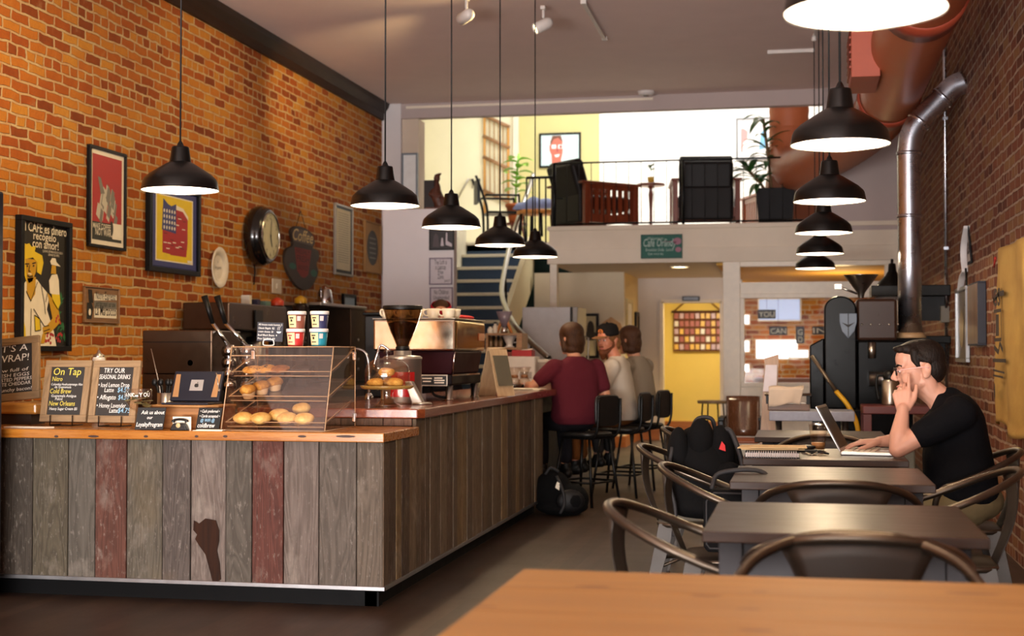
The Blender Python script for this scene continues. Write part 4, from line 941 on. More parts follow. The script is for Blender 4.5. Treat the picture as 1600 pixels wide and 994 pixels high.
for i, (fx, fy, lb) in enumerate(((.78, -.82, 'cream cup at the right corner of the machine top, nearest the room'), (.40, -.82, 'cream cup second from the corner on the machine top'), (.02, -.82, 'cream cup third from the corner on the machine top'), (-.36, -.82, 'cream cup fourth from the corner, partly behind the grinder hopper'), (-.74, -.82, 'cream cup at the far left of the machine top, behind the hopper'), (.80, -.52, 'cream cup in the second row behind the corner cup'))):
    mug(ML + Vector((fx * hx, fy * hy, .5005)), lb, R(-150 + 9 * i))
# cherry-red items on the machine
m = MB()
for k in range(7): m.ball((.0 + .0 * k, -.16 + .055 * k, .016), (.05, .03, .016), 12, 8)
o = m.build('red_cloth', mat('red checked cloth', (172, 44, 44), .9), loc=ML + Vector((hx * .62, hy * .35, .5005))); tag(o, 'crumpled red cloth on the far end of the espresso machine', 'cloth')
# --- wooden A-frame stand
t = thing('menu_stand', 'narrow wooden sandwich stand beside the espresso machine', 'menu stand', (px_on(776, 9.2).x, 9.2, BZ), R(60))
MW = wood('pale stand wood', (176, 142, 104), (206, 176, 136), 'Z', 1, .5)
m = MB(); m.loft([[(-.085, -.09, 0), (.085, -.09, 0), (.085, -.082, 0), (-.085, -.082, 0)], [(-.085, -.015, .31), (.085, -.015, .31), (.085, -.006, .31), (-.085, -.006, .31)]], False); m.build('front_board', MW, t, bevel=.002)
m = MB(); m.loft([[(-.085, .082, 0), (.085, .082, 0), (.085, .09, 0), (-.085, .09, 0)], [(-.085, .006, .31), (.085, .006, .31), (.085, .015, .31), (-.085, .015, .31)]], False); m.build('rear_board', MW, t, bevel=.002)
m = MB(); m.loft([[(-.07, -.080, .07), (.07, -.080, .07), (.07, -.086, .07), (-.07, -.086, .07)], [(-.07, -.028, .27), (.07, -.028, .27), (.07, -.034, .27), (-.07, -.034, .27)]], False); m.build('slate', mat('grey brown slate', (92, 84, 66), .8), t)
MB().cyl((-.085, 0, .312), (.085, 0, .312), .012).build('hinge_rod', MW, t)
# --- red caddy, carafes, papers
t = thing('red_caddy', 'tall dark red container with napkins beside the menu stand', 'container', (px_on(788, 9.75).x - .08, 9.85, BZ))
MB().lathe([(.001, 0), (.05, 0), (.056, .16), (.052, .16), (.047, .006), (.001, .006)], n=24).build('cup', mat('dark red plastic', (128, 18, 26), .4), t)
m = MB(); m.prism([(-.03, .05), (.03, .05), (.036, .21), (-.01, .235), (-.04, .20)], -.02, .02); m.build('napkins', M_paper, t, bevel=.006)
for i, px in enumerate((787, 800, 812)):
    t = thing('glass_carafe', ('glass coffee carafe with a little coffee, nearest the red container', 'glass coffee carafe between the two others on the bar', 'glass coffee carafe nearest the maroon sleeve')[i], 'carafe', (px_on(px, 11.0).x, 11.0 + .1 * i, BZ), 0, 'glass carafes on the bar')
    MB().lathe([(.001, .002), (.05, .002), (.058, .02), (.05, .06), (.025, .095), (.022, .105), (.055, .17), (.053, .172), (.019, .107), (.02, .095), (.045, .06), (.053, .022), (.001, .006)], n=28).build('vessel', M_clear, t)
    MB().lathe([(.001, .007), (.052, .008), (.055, .02), (.052, .032), (.001, .032)], n=24).build('coffee', mat('black coffee', (22, 12, 8), .2), t)
    MB().lathe([(.024, .085), (.03, .09), (.029, .108), (.023, .11)], n=20).build('collar', wood('carafe wood', (120, 76, 40), (160, 110, 66), 'Z'), t)
p = px_on(822, 10.6); m = MB(); m.box((0, 0, .003), (.22, .30, .004), rotm(0, 0, .1)); m.box((.02, .05, .008), (.2, .28, .004), rotm(0, 0, -.1)); m.box((-.03, .0, .013), (.2, .28, .004), rotm(0, 0, .05))
tag(m.build('paper_sheets', M_paper, loc=(p.x, 10.6, BZ)), 'loose white paper sheets on the bar by the maroon sleeve', 'papers')
# ================================================================== BEHIND THE COUNTER, along the brick wall
M_dksteel = mat('bronze tinted steel', (84, 66, 52), .3, .85, var=.1); M_bksteel = mat('black steel', (24, 22, 21), .35, .5)
HB_ = .90
t = thing('back_counter', 'long dark back counter along the brick wall', 'counter', (XL + .36, 8.9, 0))
MB().bx(-.33, .33, -1.75, 5.0, .1, HB_ - .04).build('cabinet', mat('dark stained cabinet', (44, 30, 24), .5), t); MB().bx(-.33, .37, -1.78, 5.03, HB_ - .039, HB_).build('worktop', mat('dark red stone worktop', (70, 34, 28), .25), t, bevel=.004); MB().bx(-.3, .27, -1.7, 4.95, 0, .1).build('toe_kick', M_kick, t)
# lever machine (big bronze box with two tall levers) standing on an island behind the till
Y0 = 8.05
a, b = at(222, 580, Y=Y0), at(331, 580, Y=Y0); zt, zm, zb = at(280, 516, Y=Y0).z, at(280, 590, Y=Y0).z, .862
t = thing('lever_machine', 'bronze panelled lever espresso machine seen from behind the till', 'espresso machine', ((a.x + b.x) / 2, Y0, 0)); hw = (b.x - a.x) / 2
MB().bx(-hw, hw, 0, .45, zm + .02, zt).build('rear_housing', M_dksteel, t, bevel=.008); MB().bx(-hw, hw * .2, 0.005, .44, zb, zm + .019).build('lower_panel', M_dksteel, t); MB().bx(hw * .2 + .002, hw, .02, .44, zb, zm + .019).build('boiler_bay', M_bksteel, t)
MB().bx(-hw, hw, -.003, .0, zt - .075, zt - .07).build('panel_seam', M_bksteel, t); MB().lathe([(.001, 0), (.018, 0), (.018, .012), (.001, .016)], (hw * .38, -.0, zm + .09), 20, 'Y').build('round_badge', M_steel, t)
for k, (dx, top) in enumerate(((.02, 0), (.15, 0))):
    gx = hw + .07 + k * .12
    m = MB()
    for z in (zm - .05, zm + .02, zm + .09, zm + .16): m.lathe([(.001, -.03), (.04, -.03), (.046, -.01), (.046, .01), (.04, .03), (.001, .03)], (gx, .1, z), 20)
    m.cyl((gx, .1, zb + .03), (gx, .1, zm + .2), .03); m.build('group_head', M_chrome, t)
    pl, ph = at(340 + k * 38 - 14, 520, Y=Y0), at(310 + k * 20, 462, Y=Y0); ox = t.location.x
    MB().tube([(gx, .1, zm + .19), (at(326 + k * 20, 505, Y=Y0).x - ox, .06, at(326, 505, Y=Y0).z)], .012).build('lever_arm', M_chrome, t)
    c = at(326 + k * 20, 505, Y=Y0); d_ = at(314 + k * 20, 462, Y=Y0)
    MB().tube([(c.x - ox, .06, c.z), (d_.x - ox, .05, d_.z)], [.013, .021], 14).build('lever_handle', M_black, t)
MB().bx(-hw - .02, hw + .28, -.02, .47, zb - .06, zb - .001).build('drip_deck', M_bksteel, t, bevel=.006)
MB().bx(-hw + .02, hw + .24, .02, .44, .1, zb - .061).build('stand', mat('dark stained cabinet', (44, 30, 24), .5), t); MB().bx(-hw + .05, hw + .2, .05, .4, 0, .1).build('toe_kick', M_kick, t)
# bulk brewer with boxes on top
wy = at(390, 520, X=XL + .30).y
def onback(px, py, d=.33): return at(px, py, X=XL + d)
q0, q1 = onback(336, 520), onback(428, 520); zt = onback(380, 476).z
t = thing('coffee_brewer', 'wide bronze tinted batch brewer on the back counter', 'brewer', (XL + .05, (q0.y + q1.y) / 2, HB_)); hy = abs(q1.y - q0.y) / 2
MB().bx(0, .40, -hy, hy, zt - HB_ - .22, zt - HB_).build('head', M_dksteel, t, bevel=.01); MB().bx(0, .12, -hy, hy, .04, zt - HB_ - .221).build('back_column', M_bksteel, t); MB().bx(0, .42, -hy, hy, 0, .04).build('drip_base', M_bksteel, t, bevel=.006)
MB().bx(.41, .42, -hy * .2, hy * .05, zt - HB_ - .2, zt - HB_ - .05).build('control_plate', M_bksteel, t)
for k in (-.5, .45):
    m = MB(); m.lathe([(.09, .05), (.095, .06), (.095, zt - HB_ - .35), (.07, zt - HB_ - .27), (.001, zt - HB_ - .26)], (.24, k * hy, 0), 24); s_ = m.build('server', M_steel, t); MB().tube([(.33, k * hy, .12), (.38, k * hy, .12), (.38, k * hy, .08)], .01).build('tap', M_black, s_)
for i, (px, w_, h_, c, lb) in enumerate(((385, .05, .09, (214, 206, 190), 'small white folded card on top of the batch brewer'), (398, .06, .06, (40, 40, 70), 'little dark tin on top of the batch brewer'), (413, .12, .07, (96, 130, 120), 'teal and orange box on top of the batch brewer'))):
    q = onback(px, 470, .25); o = MB().bx(-.04, .04, -w_ / 2, w_ / 2, 0, h_)
    if i == 2: o.m = 1; o.bx(-.041, .041, -w_ / 2 - .001, w_ / 2 + .001, h_ - .018, h_ + .002)
    tag(o.build(('folded_card', 'small_tin', 'tea_box')[i], [mat('brewer top %d' % i, c, .6), mat('orange box lid', (196, 130, 40), .6)], bevel=.003, loc=(q.x, q.y, zt + .0005)), lb, ('card', 'tin', 'box')[i])
# second brewer with kettle
q0, q1 = onback(478, 520), onback(552, 520); zt = onback(515, 476).z
t = thing('brew_tower', 'tall steel brewing tower with a kettle on top', 'brewer', (XL + .06, (q0.y + q1.y) / 2, HB_)); hy = abs(q1.y - q0.y) / 2
MB().bx(-.0, .42, -hy, hy, zt - HB_ - .03, zt - HB_).build('top_plate', M_steel, t, bevel=.006); MB().bx(0, .05, -hy, hy, .03, zt - HB_ - .031).build('back_panel', M_bksteel, t); MB().bx(.0, .40, hy * .35, hy, .03, zt - HB_ - .031).build('side_column', M_dksteel, t, bevel=.006); MB().bx(0, .42, -hy, hy, 0, .03).build('base', M_bksteel, t)
m = MB()
for k in range(4): m.lathe([(.001, 0), (.015, 0), (.015, .012), (.001, .014)], (.40, hy * .66, .15 + .1 * k), 16, 'X')
m.build('knobs', M_steel, t)
q = onback(508, 470, .25)
t = thing('gooseneck_kettle', 'polished kettle with a black handle on the brewing tower', 'kettle', (q.x, q.y, zt + .0005), PI / 2)
MB().lathe([(.001, 0), (.085, 0), (.088, .01), (.062, .15), (.05, .16), (.012, .165), (.012, .18), (.001, .185)], n=28).build('body', M_chrome, t); MB().tube(smoothpath([(-.07, 0, .04), (-.12, 0, .06), (-.12, 0, .14), (-.15, 0, .17)]), .008).build('spout', M_chrome, t); MB().tube(smoothpath([(.055, 0, .15), (.12, 0, .15), (.145, 0, .06)]), .012).build('handle', M_black, t)
for i, (px, py, c, lb) in enumerate(((433, 488, (190, 60, 30), 'red and silver canister between the two brewers'), (470, 484, (200, 150, 30), 'amber glass lidded jar left of the brewing tower'))):
    q = onback(px, py, .3); t = thing('canister', lb, 'canister', (q.x, q.y, HB_ + .0005)); h_ = q.z - HB_ + .08
    MB().lathe([(.001, 0), (.075, 0), (.078, .01), (.078, h_ - .05), (.06, h_ - .02), (.001, h_ - .02)], n=24).build('body', mat('canister dark %d' % i, (50, 40, 36), .25, .5), t); MB().lathe([(.06, h_ - .02), (.062, h_ + .02), (.02, h_ + .05), (.001, h_ + .055)], n=24).build('lid', mat('canister accent %d' % i, c, .3), t)
# tap and rinser beyond the pastry case
q = onback(566, 560, .45); t = thing('bar_tap', 'slim curved bar tap behind the cake stand', 'tap', (at(570, 600, Y=9.3).x, 9.3, HB_))
MB().tube(smoothpath([(.03, 0, 0), (.03, 0, .22), (.0, 0, .32), (-.08, 0, .34), (-.13, 0, .28)]), .010).build('spout', M_chrome, t); MB().lathe([(.03, 0), (.03, .02), (.018, .04), (.001, .04)], (.03, 0, 0), 18).build('base', M_chrome, t)
t = thing('sink_unit', 'low counter with a sink behind the bar', 'counter', (at(572, 600, Y=9.3).x - .05, 9.3, 0)); MB().bx(-.3, .35, -.3, .5, .1, HB_ - .03).build('cabinet', mat('dark stained cabinet', (44, 30, 24), .5), t); MB().bx(-.32, .37, -.32, .52, HB_ - .029, HB_ - .0005).build('worktop', mat('dark red stone worktop', (70, 34, 28), .25), t); MB().bx(-.28, .33, -.26, .46, 0, .1).build('toe_kick', M_kick, t)
# black grinders behind the espresso machine
t = thing('black_grinder', 'tall black grinder with chrome strips behind the funnel hopper', 'grinder', (at(592, 560, Y=9.6).x, 9.75, HB_))
zt = at(592, 488, Y=9.6).z - HB_; MB().bx(-.12, .10, -.12, .12, 0, zt - .02).build('body', M_bksteel, t, bevel=.012); MB().bx(-.13, .13, -.13, .13, zt - .019, zt).build('lid', M_black, t, bevel=.006); MB().bx(-.02, .0, -.132, -.121, .05, zt - .06).build('chrome_strip', M_chrome, t); MB().bx(.02, .09, -.14, -.121, .14, .30).build('display_plate', M_steel, t, bevel=.004)
t = thing('island_cabinet', 'dark cabinet under the black grinder', 'cabinet', (at(592, 560, Y=9.6).x - .02, 10.2, 0)); MB().bx(-.22, .22, -.33, .4, .1, HB_ - .0005).build('body', mat('dark stained cabinet', (44, 30, 24), .5), t, bevel=.004); MB().bx(-.2, .2, -.3, .36, 0, .1).build('toe_kick', M_kick, t)
# dark cooler at the left edge of the picture
e = at(4, 600, Y=6.28)
t = thing('drinks_cooler', 'edge of a tall dark blue drinks cooler at the very left of the picture', 'cooler', (e.x - .36, 5.98, 0))
MB().bx(-.36, .36, -.28, .30, .1, at(4, 300, Y=6.28).z).build('cabinet', mat('dark navy cooler', (20, 24, 38), .35), t, bevel=.01); MB().bx(-.34, .34, -.30, -.281, .18, 1.7).build('door', mat('dark cooler glass', (14, 16, 20), .08), t, bevel=.004); MB().bx(-.33, .33, -.26, .28, 0, .1).build('base', M_kick, t)
# ================================================================== TABLES AND CHAIRS
M_tbl = wood('espresso stained tabletop', (40, 26, 18), (60, 40, 28), 'X', .8, .34, coat=.0, bump=.04, spec=.28)
M_tleg = mat('dark plum grey painted wood', (32, 28, 32), .5, spec=.3)
M_gun = mat('gunmetal bronze steel', (84, 74, 64), .34, .85, var=.15)
M_gunb = mat('dark bronze sheet steel', (48, 41, 35), .5, .25, var=.15)
M_rubber = mat('black rubber', (18, 18, 18), .8)
TH = .765
def cafe_table(label, x0, x1, y0, y1):
    t = thing('cafe_table', label, 'table', ((x0 + x1) / 2, (y0 + y1) / 2, 0), 0, 'dark cafe tables in the row')
    hx, hy = (x1 - x0) / 2, (y1 - y0) / 2
    MB().bx(-hx, hx, -hy, hy, TH - .028, TH).build('tabletop', M_tbl, t, bevel=.003)
    for sx in (-1, 1):
        for sy in (-1, 1):
            MB().bx(sx * (hx - .07) - .03, sx * (hx - .07) + .03, sy * (hy - .06) - .03, sy * (hy - .06) + .03, 0, TH - .029).build('leg', M_tleg, t, bevel=.002)
    for sy in (-1, 1): MB().bx(-hx + .102, hx - .102, sy * (hy - .055) - .011, sy * (hy - .055) + .011, TH - .12, TH - .029).build('apron', M_tleg, t)
    for sx in (-1, 1): MB().bx(sx * (hx - .065) - .011, sx * (hx - .065) + .011, -hy + .092, hy - .092, TH - .12, TH - .029).build('apron', M_tleg, t)
    return t
cafe_table('empty dark brown square table next behind the honey wood table', -.25, .45, 3.62, 4.36)
cafe_table('empty dark brown square table just in front of the laptop table', -.25, .45, 5.03, 5.75)
cafe_table('dark square table with the laptop, where the man leans on his elbow', -.25, .44, 6.13, 6.85)
cafe_table('dark square table behind the laptop, nearest the coffee roaster', -.25, .45, 7.70, 8.42)
# honey wood table in the foreground
t = thing('wooden_table', 'honey coloured plank table cropped by the bottom of the picture', 'table', (.30, 2.2, 0))
m = MB()
for k in range(6): m.bx(-.875, .87, -.72 + k * .24 + .0008, -.48 + k * .24 - .0008, TH - .04, TH)
M_honey = wood('honey pine boards', (138, 96, 42), (160, 116, 54), 'X', .6, .6, coat=.0, bump=.03)
m.m = 1
for px, py, a, b in ((926, 917, .036, .010), (1104, 931, .03, .008), (1170, 952, .022, .006), (1188, 925, .016, .005), (1180, 985, .03, .008), (1520, 928, .05, .010), (760, 948, .02, .005)):
    p = at(px, py, Z=TH); m.add([(p.x - .30 + a * math.cos(i * PI / 8), p.y - 2.2 + b * math.sin(i * PI / 8), TH + .0004) for i in range(16)], [tuple(range(16))])
m.build('tabletop', [M_honey, mat('wood knots', (112, 70, 36), .6)], t, bevel=.003)
for sx in (-1, 1):
    for sy in (-1, 1): MB().bx(sx * .80 - .04, sx * .80 + .04, sy * .64 - .04, sy * .64 + .04, 0, TH - .041).build('leg', M_honey, t, bevel=.004)
for sy in (-1, 1): MB().bx(-.755, .755, sy * .64 - .012, sy * .64 + .012, TH - .13, TH - .041).build('apron', M_honey, t)
# steel arm chair (facing local +Y)
def make_chair(label):
    t = thing('steel_armchair', label, 'chair', (0, 0, 0), 0, 'bronze steel armchairs at the tables')
    half = [(.178, .03, .455), (.215, .085, .50), (.252, .105, .575), (.27, .075, .64), (.274, .0, .672), (.262, -.09, .708), (.215, -.185, .75), (.12, -.255, .782), (0, -.275, .79)]
    pts = half + [(-x, y, z) for x, y, z in half[-2::-1]]
    MB().tube(smoothpath(pts, 6), .0135, 10).build('arm_rail', M_gun, t)
    # pan seat with rolled edge
    m = MB(); r_ = []
    for s_, z in ((.96, .44), (1.0, .452), (.985, .462), (.93, .458), (.5, .452)):
        ring = []
        for k in range(32):
            a = 2 * PI * k / 32; c_, s2 = math.cos(a), math.sin(a); e = .35
            x = .19 * abs(c_) ** e * (1 if c_ > 0 else -1) * (1.0 + .06 * s2); y = .19 * abs(s2) ** e * (1 if s2 > 0 else -1)
            ring.append((x * s_, y * s_, z))
        r_.append(ring)
    m.loft(r_); m.build('seat', M_gun, t)
    # back splat: curved sheet that widens up to the rail
    def splat(u, v):
        w_ = .075 + .095 * v ** 1.5; x = (2 * u - 1) * w_
        zt = .785 - .95 * x * x
        z = .46 + (zt - .46) * v; y = -.185 - .085 * v + 1.0 * x * x * v - .02 * math.sin(v * PI)
        return (x, y, z)
    MB().grid(splat, 10, 8).build('back_splat', M_gunb, t, thick=.004)
    for sx in (-1, 1):
        for sy in (-1, 1):
            m = MB(); tx, ty, bx_, by_ = sx * .165, sy * .165, sx * .215, sy * (.225 if sy > 0 else .25)
            rings = []
            for f, w_ in ((0, .055), (.15, .062), (.5, .048), (1, .028)):
                x, y, z = tx + (bx_ - tx) * f, ty + (by_ - ty) * f, .445 * (1 - f) + .012
                rings.append([(x - sx * w_, y + sy * .002, z), (x + sx * .006, y + sy * .006, z), (x + sx * .002, y - sy * w_, z), (x - sx * .004, y - sy * w_, z), (x - sx * .002, y - sy * .003, z), (x - sx * w_, y - sy * .004, z)])
            m.loft(rings, False); lg = m.build('leg', M_gunb, t, bevel=.001)
            MB().box((bx_ - sx * .011, by_ - sy * .011, .007), (.034, .034, .014)).build('foot', M_rubber, lg)
    m = MB(); m.tube([(-.17, -.18, .26), (0, 0, .30), (.17, .18, .26)], .008); m.build('cross_brace', M_gun, t)
    m = MB(); m.tube([(.17, -.18, .26), (0, 0, .318), (-.17, .18, .26)], .008); m.build('cross_brace', M_gun, t)
    return t
chairs = [(-.262, 3.98, -PI / 2, 'bronze steel armchair with empty seat at the left of the nearest dark table'),
          (-.250, 5.38, -PI / 2, 'bronze steel armchair holding a black padded bag'),
          (-.455, 6.47, -PI / 2, 'bronze steel armchair with the black backpack on its seat'),
          (.13, 3.64, 0, 'bronze steel armchair seen from behind, pushed under the nearest dark table'),
          (.12, 3.155, PI, 'bronze steel armchair facing the honey wood table, mostly hidden by it'),
          (.12, 5.03, 0, 'bronze steel armchair with its arched back just beyond the nearest dark table'),
          (.12, 7.18, PI, 'bronze steel armchair behind the laptop, its arched back toward the roaster'),
          (.50, 5.40, PI / 2, 'bronze steel armchair by the brick wall in front of the seated man'),
          (.66, 6.5, PI / 2, 'bronze steel armchair the man in the black shirt is sitting on'),
          (-.50, 8.05, -PI / 2, 'bronze steel armchair behind the backpack, at the farthest dark table')]
CH = None
for x, y, rz, lb in chairs:
    if CH is None: CH = make_chair(lb); CH.location = (x, y, 0); CH.rotation_euler.z = rz
    else: dup(CH, (x, y, 0), rz, lb)
# bar stools with low backs (facing local +Y)
M_stool = mat('black stool metal', (24, 23, 22), .35, .6); M_pad = mat('black vinyl pad', (18, 17, 17), .45)
SEAT = .585
def make_stool(label):
    t = thing('bar_stool', label, 'stool', (0, 0, 0), 0, 'black bar stools at the counter')
    m = MB(); m.loft([[(.18 * s_ * abs(math.cos(a)) ** .5 * (1 if math.cos(a) > 0 else -1), .18 * s_ * abs(math.sin(a)) ** .5 * (1 if math.sin(a) > 0 else -1), z) for a in [2 * PI * k / 28 for k in range(28)]] for s_, z in ((.94, SEAT - .035), (1, SEAT - .02), (.97, SEAT - .005), (.85, SEAT))]); m.build('seat', M_pad, t)
    m = MB()
    m.loft([[(.165 * s_ * abs(math.cos(a)) ** .4 * (1 if math.cos(a) > 0 else -1), -.215 + dy, SEAT + .175 + .125 * s_ * abs(math.sin(a)) ** .4 * (1 if math.sin(a) > 0 else -1)) for a in [2 * PI * k / 28 for k in range(28)]] for s_, dy in ((.9, .016), (1, .008), (1, -.004), (.92, -.012))]); m.build('backrest', M_pad, t)
    for sx in (-1, 1):
        MB().tube(smoothpath([(sx * .14, -.10, SEAT - .045), (sx * .145, -.19, SEAT - .03), (sx * .15, -.228, SEAT + .06), (sx * .15, -.236, SEAT + .27)]), .011).build('back_post', M_stool, t)
        for sy in (-1, 1): MB().tube([(sx * .13, sy * .13, SEAT - .036), (sx * .19, sy * .20, .0)], .012).build('leg', M_stool, t)
    m = MB(); q = .172; m.tube([(q, q, .19), (-q, q, .19), (-q, -q, .19), (q, -q, .19)], .009, 8, True); m.build('foot_ring', M_stool, t)
    m = MB(); m.bx(-.15, .15, -.15, .15, SEAT - .055, SEAT - .036); m.build('seat_frame', M_stool, t, bevel=.005)
    return t
ST = [(-1.70, 11.22, R(62), 'black bar stool of the person in the maroon shirt'), (-1.51, 11.98, R(78), 'black bar stool of the bearded man in the cap'), (-1.42, 12.72, R(74), 'black bar stool of the person in grey, farthest along the bar')]
SP = None
for x, y, rz, lb in ST:
    if SP is None: SP = make_stool(lb); SP.location = (x, y, 0); SP.rotation_euler.z = rz
    else: dup(SP, (x, y, 0), rz, lb)
# ================================================================== PEOPLE
def skinmat(name, rgb): return mat(name, rgb, .5, var=.05, scale=30, sss=.12)
def cloth(name, rgb, var=.12):
    if name in _mats: return _mats[name]
    t = NT(name); v = t.coord(); n = t.noise(v, 260, 2, .5); b = t.noise(v, 9, 4, .6); c = lin(rgb)
    t.out(Base_Color=t.mix(t.math('ADD', t.math('MULTIPLY', n, .5), t.math('MULTIPLY', b, .5)), tuple(x * (1 - var) for x in c[:3]) + (1,), tuple(min(1, x * (1 + var)) for x in c[:3]) + (1,)), Roughness=.9)
    t.b.inputs['Specular IOR Level'].default_value = .12
    t.bump(t.math('ADD', t.math('MULTIPLY', n, .15), b), .35, .012); _mats[name] = t.m; return t.m
def hairmat(name, a, b):
    if name in _mats: return _mats[name]
    t = NT(name); n = t.noise(t.coord((60, 60, 9)), 3, 4, .6)
    t.out(Base_Color=t.ramp(n, [(.3, a), (.7, b)]), Roughness=.5); t.b.inputs['Specular IOR Level'].default_value = .18; t.bump(n, .7, .006); _mats[name] = t.m; return t.m
def frame4(o, fwd, up=(0, 0, 1)):
    """matrix whose -X is the facing direction"""
    x = -Vector(fwd).normalized(); z = Vector(up); z = (z - x * z.dot(x)).normalized(); y = z.cross(x)
    return Matrix(((x.x, y.x, z.x, o[0]), (x.y, y.y, z.y, o[1]), (x.z, y.z, z.z, o[2]), (0, 0, 0, 1)))
def add_head(m, M, k=1.0):
    old = m.T; m.T = (old @ M if old else M) @ Matrix.Scale(k, 4)
    m.ball((.014, 0, .036), (.094, .073, .082), 24, 16); m.ball((-.028, 0, -.028), (.060, .061, .088), 20, 14)
    m.ball((-.052, 0, .045), (.042, .058, .05), 16, 10)
    for s in (-1, 1):
        m.cap((.004, s * .036, -.055), .024, (-.058, s * .016, -.098), .021); m.cap((.022, s * .036, -.03), .032, (.045, s * .026, -.11), .030); m.ball((-.05, s * .036, -.032), (.032, .028, .032))
        m.ball((-.072, s * .026, .020), (.017, .026, .010)); m.ball((-.098, s * .0115, -.034), (.011, .008, .008), 10, 8)
        m.ball((.018, s * .074, -.006), (.021, .010, .033), 14, 10); m.ball((.024, s * .083, .004), (.017, .006, .024), 12, 8); m.ball((.012, s * .076, -.03), (.012, .007, .012), 10, 8)
        m.ball((-.077, s * .030, .001), (.011, .017, .010), 12, 8)
    m.ball((-.072, 0, -.103), (.021, .026, .018)); m.cap((-.086, 0, .014), .0085, (-.108, 0, -.026), .0125)
    m.ball((-.086, 0, -.064), (.013, .024, .007), 14, 8); m.ball((-.083, 0, -.075), (.013, .021, .008), 14, 8)
    m.T = old
def add_face(t, M, k, eye='brown', brow=None):
    for s in (-1, 1):
        m = MB(); m.T = M @ Matrix.Scale(k, 4); m.ball((-.0805, s * .030, .0005), (.0095, .0125, .0072), 14, 10); e = m.build('eye', mat('eye white', (226, 220, 212), .2), t)
        m = MB(); m.T = M @ Matrix.Scale(k, 4); m.ball((-.0885, s * .031, .0), (.0022, .0058, .0058), 12, 8); m.build('iris', mat('dark iris', (40, 26, 18), .2), e)
        if brow:
            m = MB(); m.T = M @ Matrix.Scale(k, 4); m.tube([(-.092, s * .012, .020), (-.088, s * .03, .026), (-.074, s * .048, .020)], .0045, 6); m.build('eyebrow', brow, t)
    m = MB(); m.T = M @ Matrix.Scale(k, 4); m.ball((-.0905, 0, -.0645), (.0105, .0225, .0045), 14, 8); m.ball((-.0875, 0, -.0735), (.0108, .0195, .0055), 14, 8); m.build('lips', mat('lip skin', (176, 96, 88), .45), t)
def add_hand(m, wrist, d, n, side, curl=(.3, .3, .3, .3), thumb=(.8, .5, .2), k=1.0):
    """palm and five fingers; d points to the knuckles, n out of the palm, side = +1/-1 picks the thumb side"""
    w = Vector(wrist); d = Vector(d).normalized(); n = Vector(n); n = (n - d * n.dot(d)).normalized(); s = d.cross(n) * side
    lens = ((.043, .026, .020), (.047, .029, .021), (.043, .027, .020), (.033, .020, .017)); off = (.031, .0105, -.010, -.030)
    for i in range(4):
        base = w + d * (.088 - .006 * abs(i - 1.2)) * k + s * off[i] * k
        m.cap(w + s * off[i] * .55 * k + d * .008 * k, .0155 * k, base, .0125 * k)
        q = base; a = .05; dd = d + s * off[i] * 2.6
        for j in range(3):
            a += curl[i] * (1.0 if j == 0 else 1.15)
            v = (dd.normalized() * math.cos(a) + n * math.sin(a)); e = q + v * lens[i][j] * k
            m.cap(q, (.0098 - .0008 * j - (.001 if i == 3 else 0)) * k, e, (.0090 - .0010 * j - (.001 if i == 3 else 0)) * k, 10); q = e
    b = w + s * .022 * k + d * .018 * k + n * .004
    v1 = (s * thumb[0] + d * thumb[1] + n * thumb[2]).normalized(); e1 = b + v1 * .042 * k
    v2 = (s * thumb[0] * .55 + d * (thumb[1] + .3) + n * thumb[2]).normalized(); e2 = e1 + v2 * .033 * k
    v3 = (s * thumb[0] * .35 + d * (thumb[1] + .5) + n * thumb[2]).normalized(); e3 = e2 + v3 * .026 * k
    m.cap(b, .0165 * k, e1, .0125 * k).cap(e1, .0118 * k, e2, .0105 * k).cap(e2, .0105 * k, e3, .0085 * k)
def torso(m, rings, n=32, e=.8):
    """rings of (centre, rx, ry), from the hem up"""
    R_ = []
    for c, rx, ry in rings:
        R_.append([Vector(c) + Vector((rx * abs(math.cos(a)) ** e * (1 if math.cos(a) > 0 else -1), ry * abs(math.sin(a)) ** e * (1 if math.sin(a) > 0 else -1), 0)) for a in [2 * PI * k / n for k in range(n)]])
    m.loft(R_)
def pants(t, name, m_, hips, legs, vox, ):
    m = MB(); m.ball(hips[0], hips[1], 20, 12)
    for lg in legs: m.chain(*lg)
    return m.build(name, m_, t, remesh=vox, smooth_it=4)
def shoe(t, ankle, fwd, m_):
    a = Vector(ankle); f = Vector(fwd).normalized(); m = MB()
    m.cap(a + Vector((0, 0, -.045)) - f * .03, .042, a + Vector((0, 0, -.05)) + f * .15, .036); m.cap(a + Vector((0, 0, .02)), .046, a + Vector((0, 0, -.04)) + f * .04, .042)
    return m.build('shoe', m_, t, remesh=.010, smooth_it=3)
# ------------------------------------------------------------------ the man with the laptop
O = Vector((.70, 6.5, 0))
t = thing('person', 'man in a black t-shirt and glasses, chin in hand, looking at a laptop', 'person', O)
L = lambda x, y, z: Vector((x, y, z)) - O
SK = skinmat('fair skin', (198, 148, 126))
HM = frame4(L(.513, 6.5, 1.146), (-1, -.05, -.10))
m = MB()
add_head(m, HM, 1.06)
m.chain((L(.535, 6.5, 1.07), .056), (L(.585, 6.5, 1.03), .058), (L(.635, 6.5, .97), .066))
m.cap(L(.655, 6.36, .95), .045, L(.655, 6.64, .95), .045); m.cap(L(.665, 6.5, .93), .08, L(.68, 6.5, .66), .09); m.ball(L(.71, 6.5, .58), (.11, .13, .07))
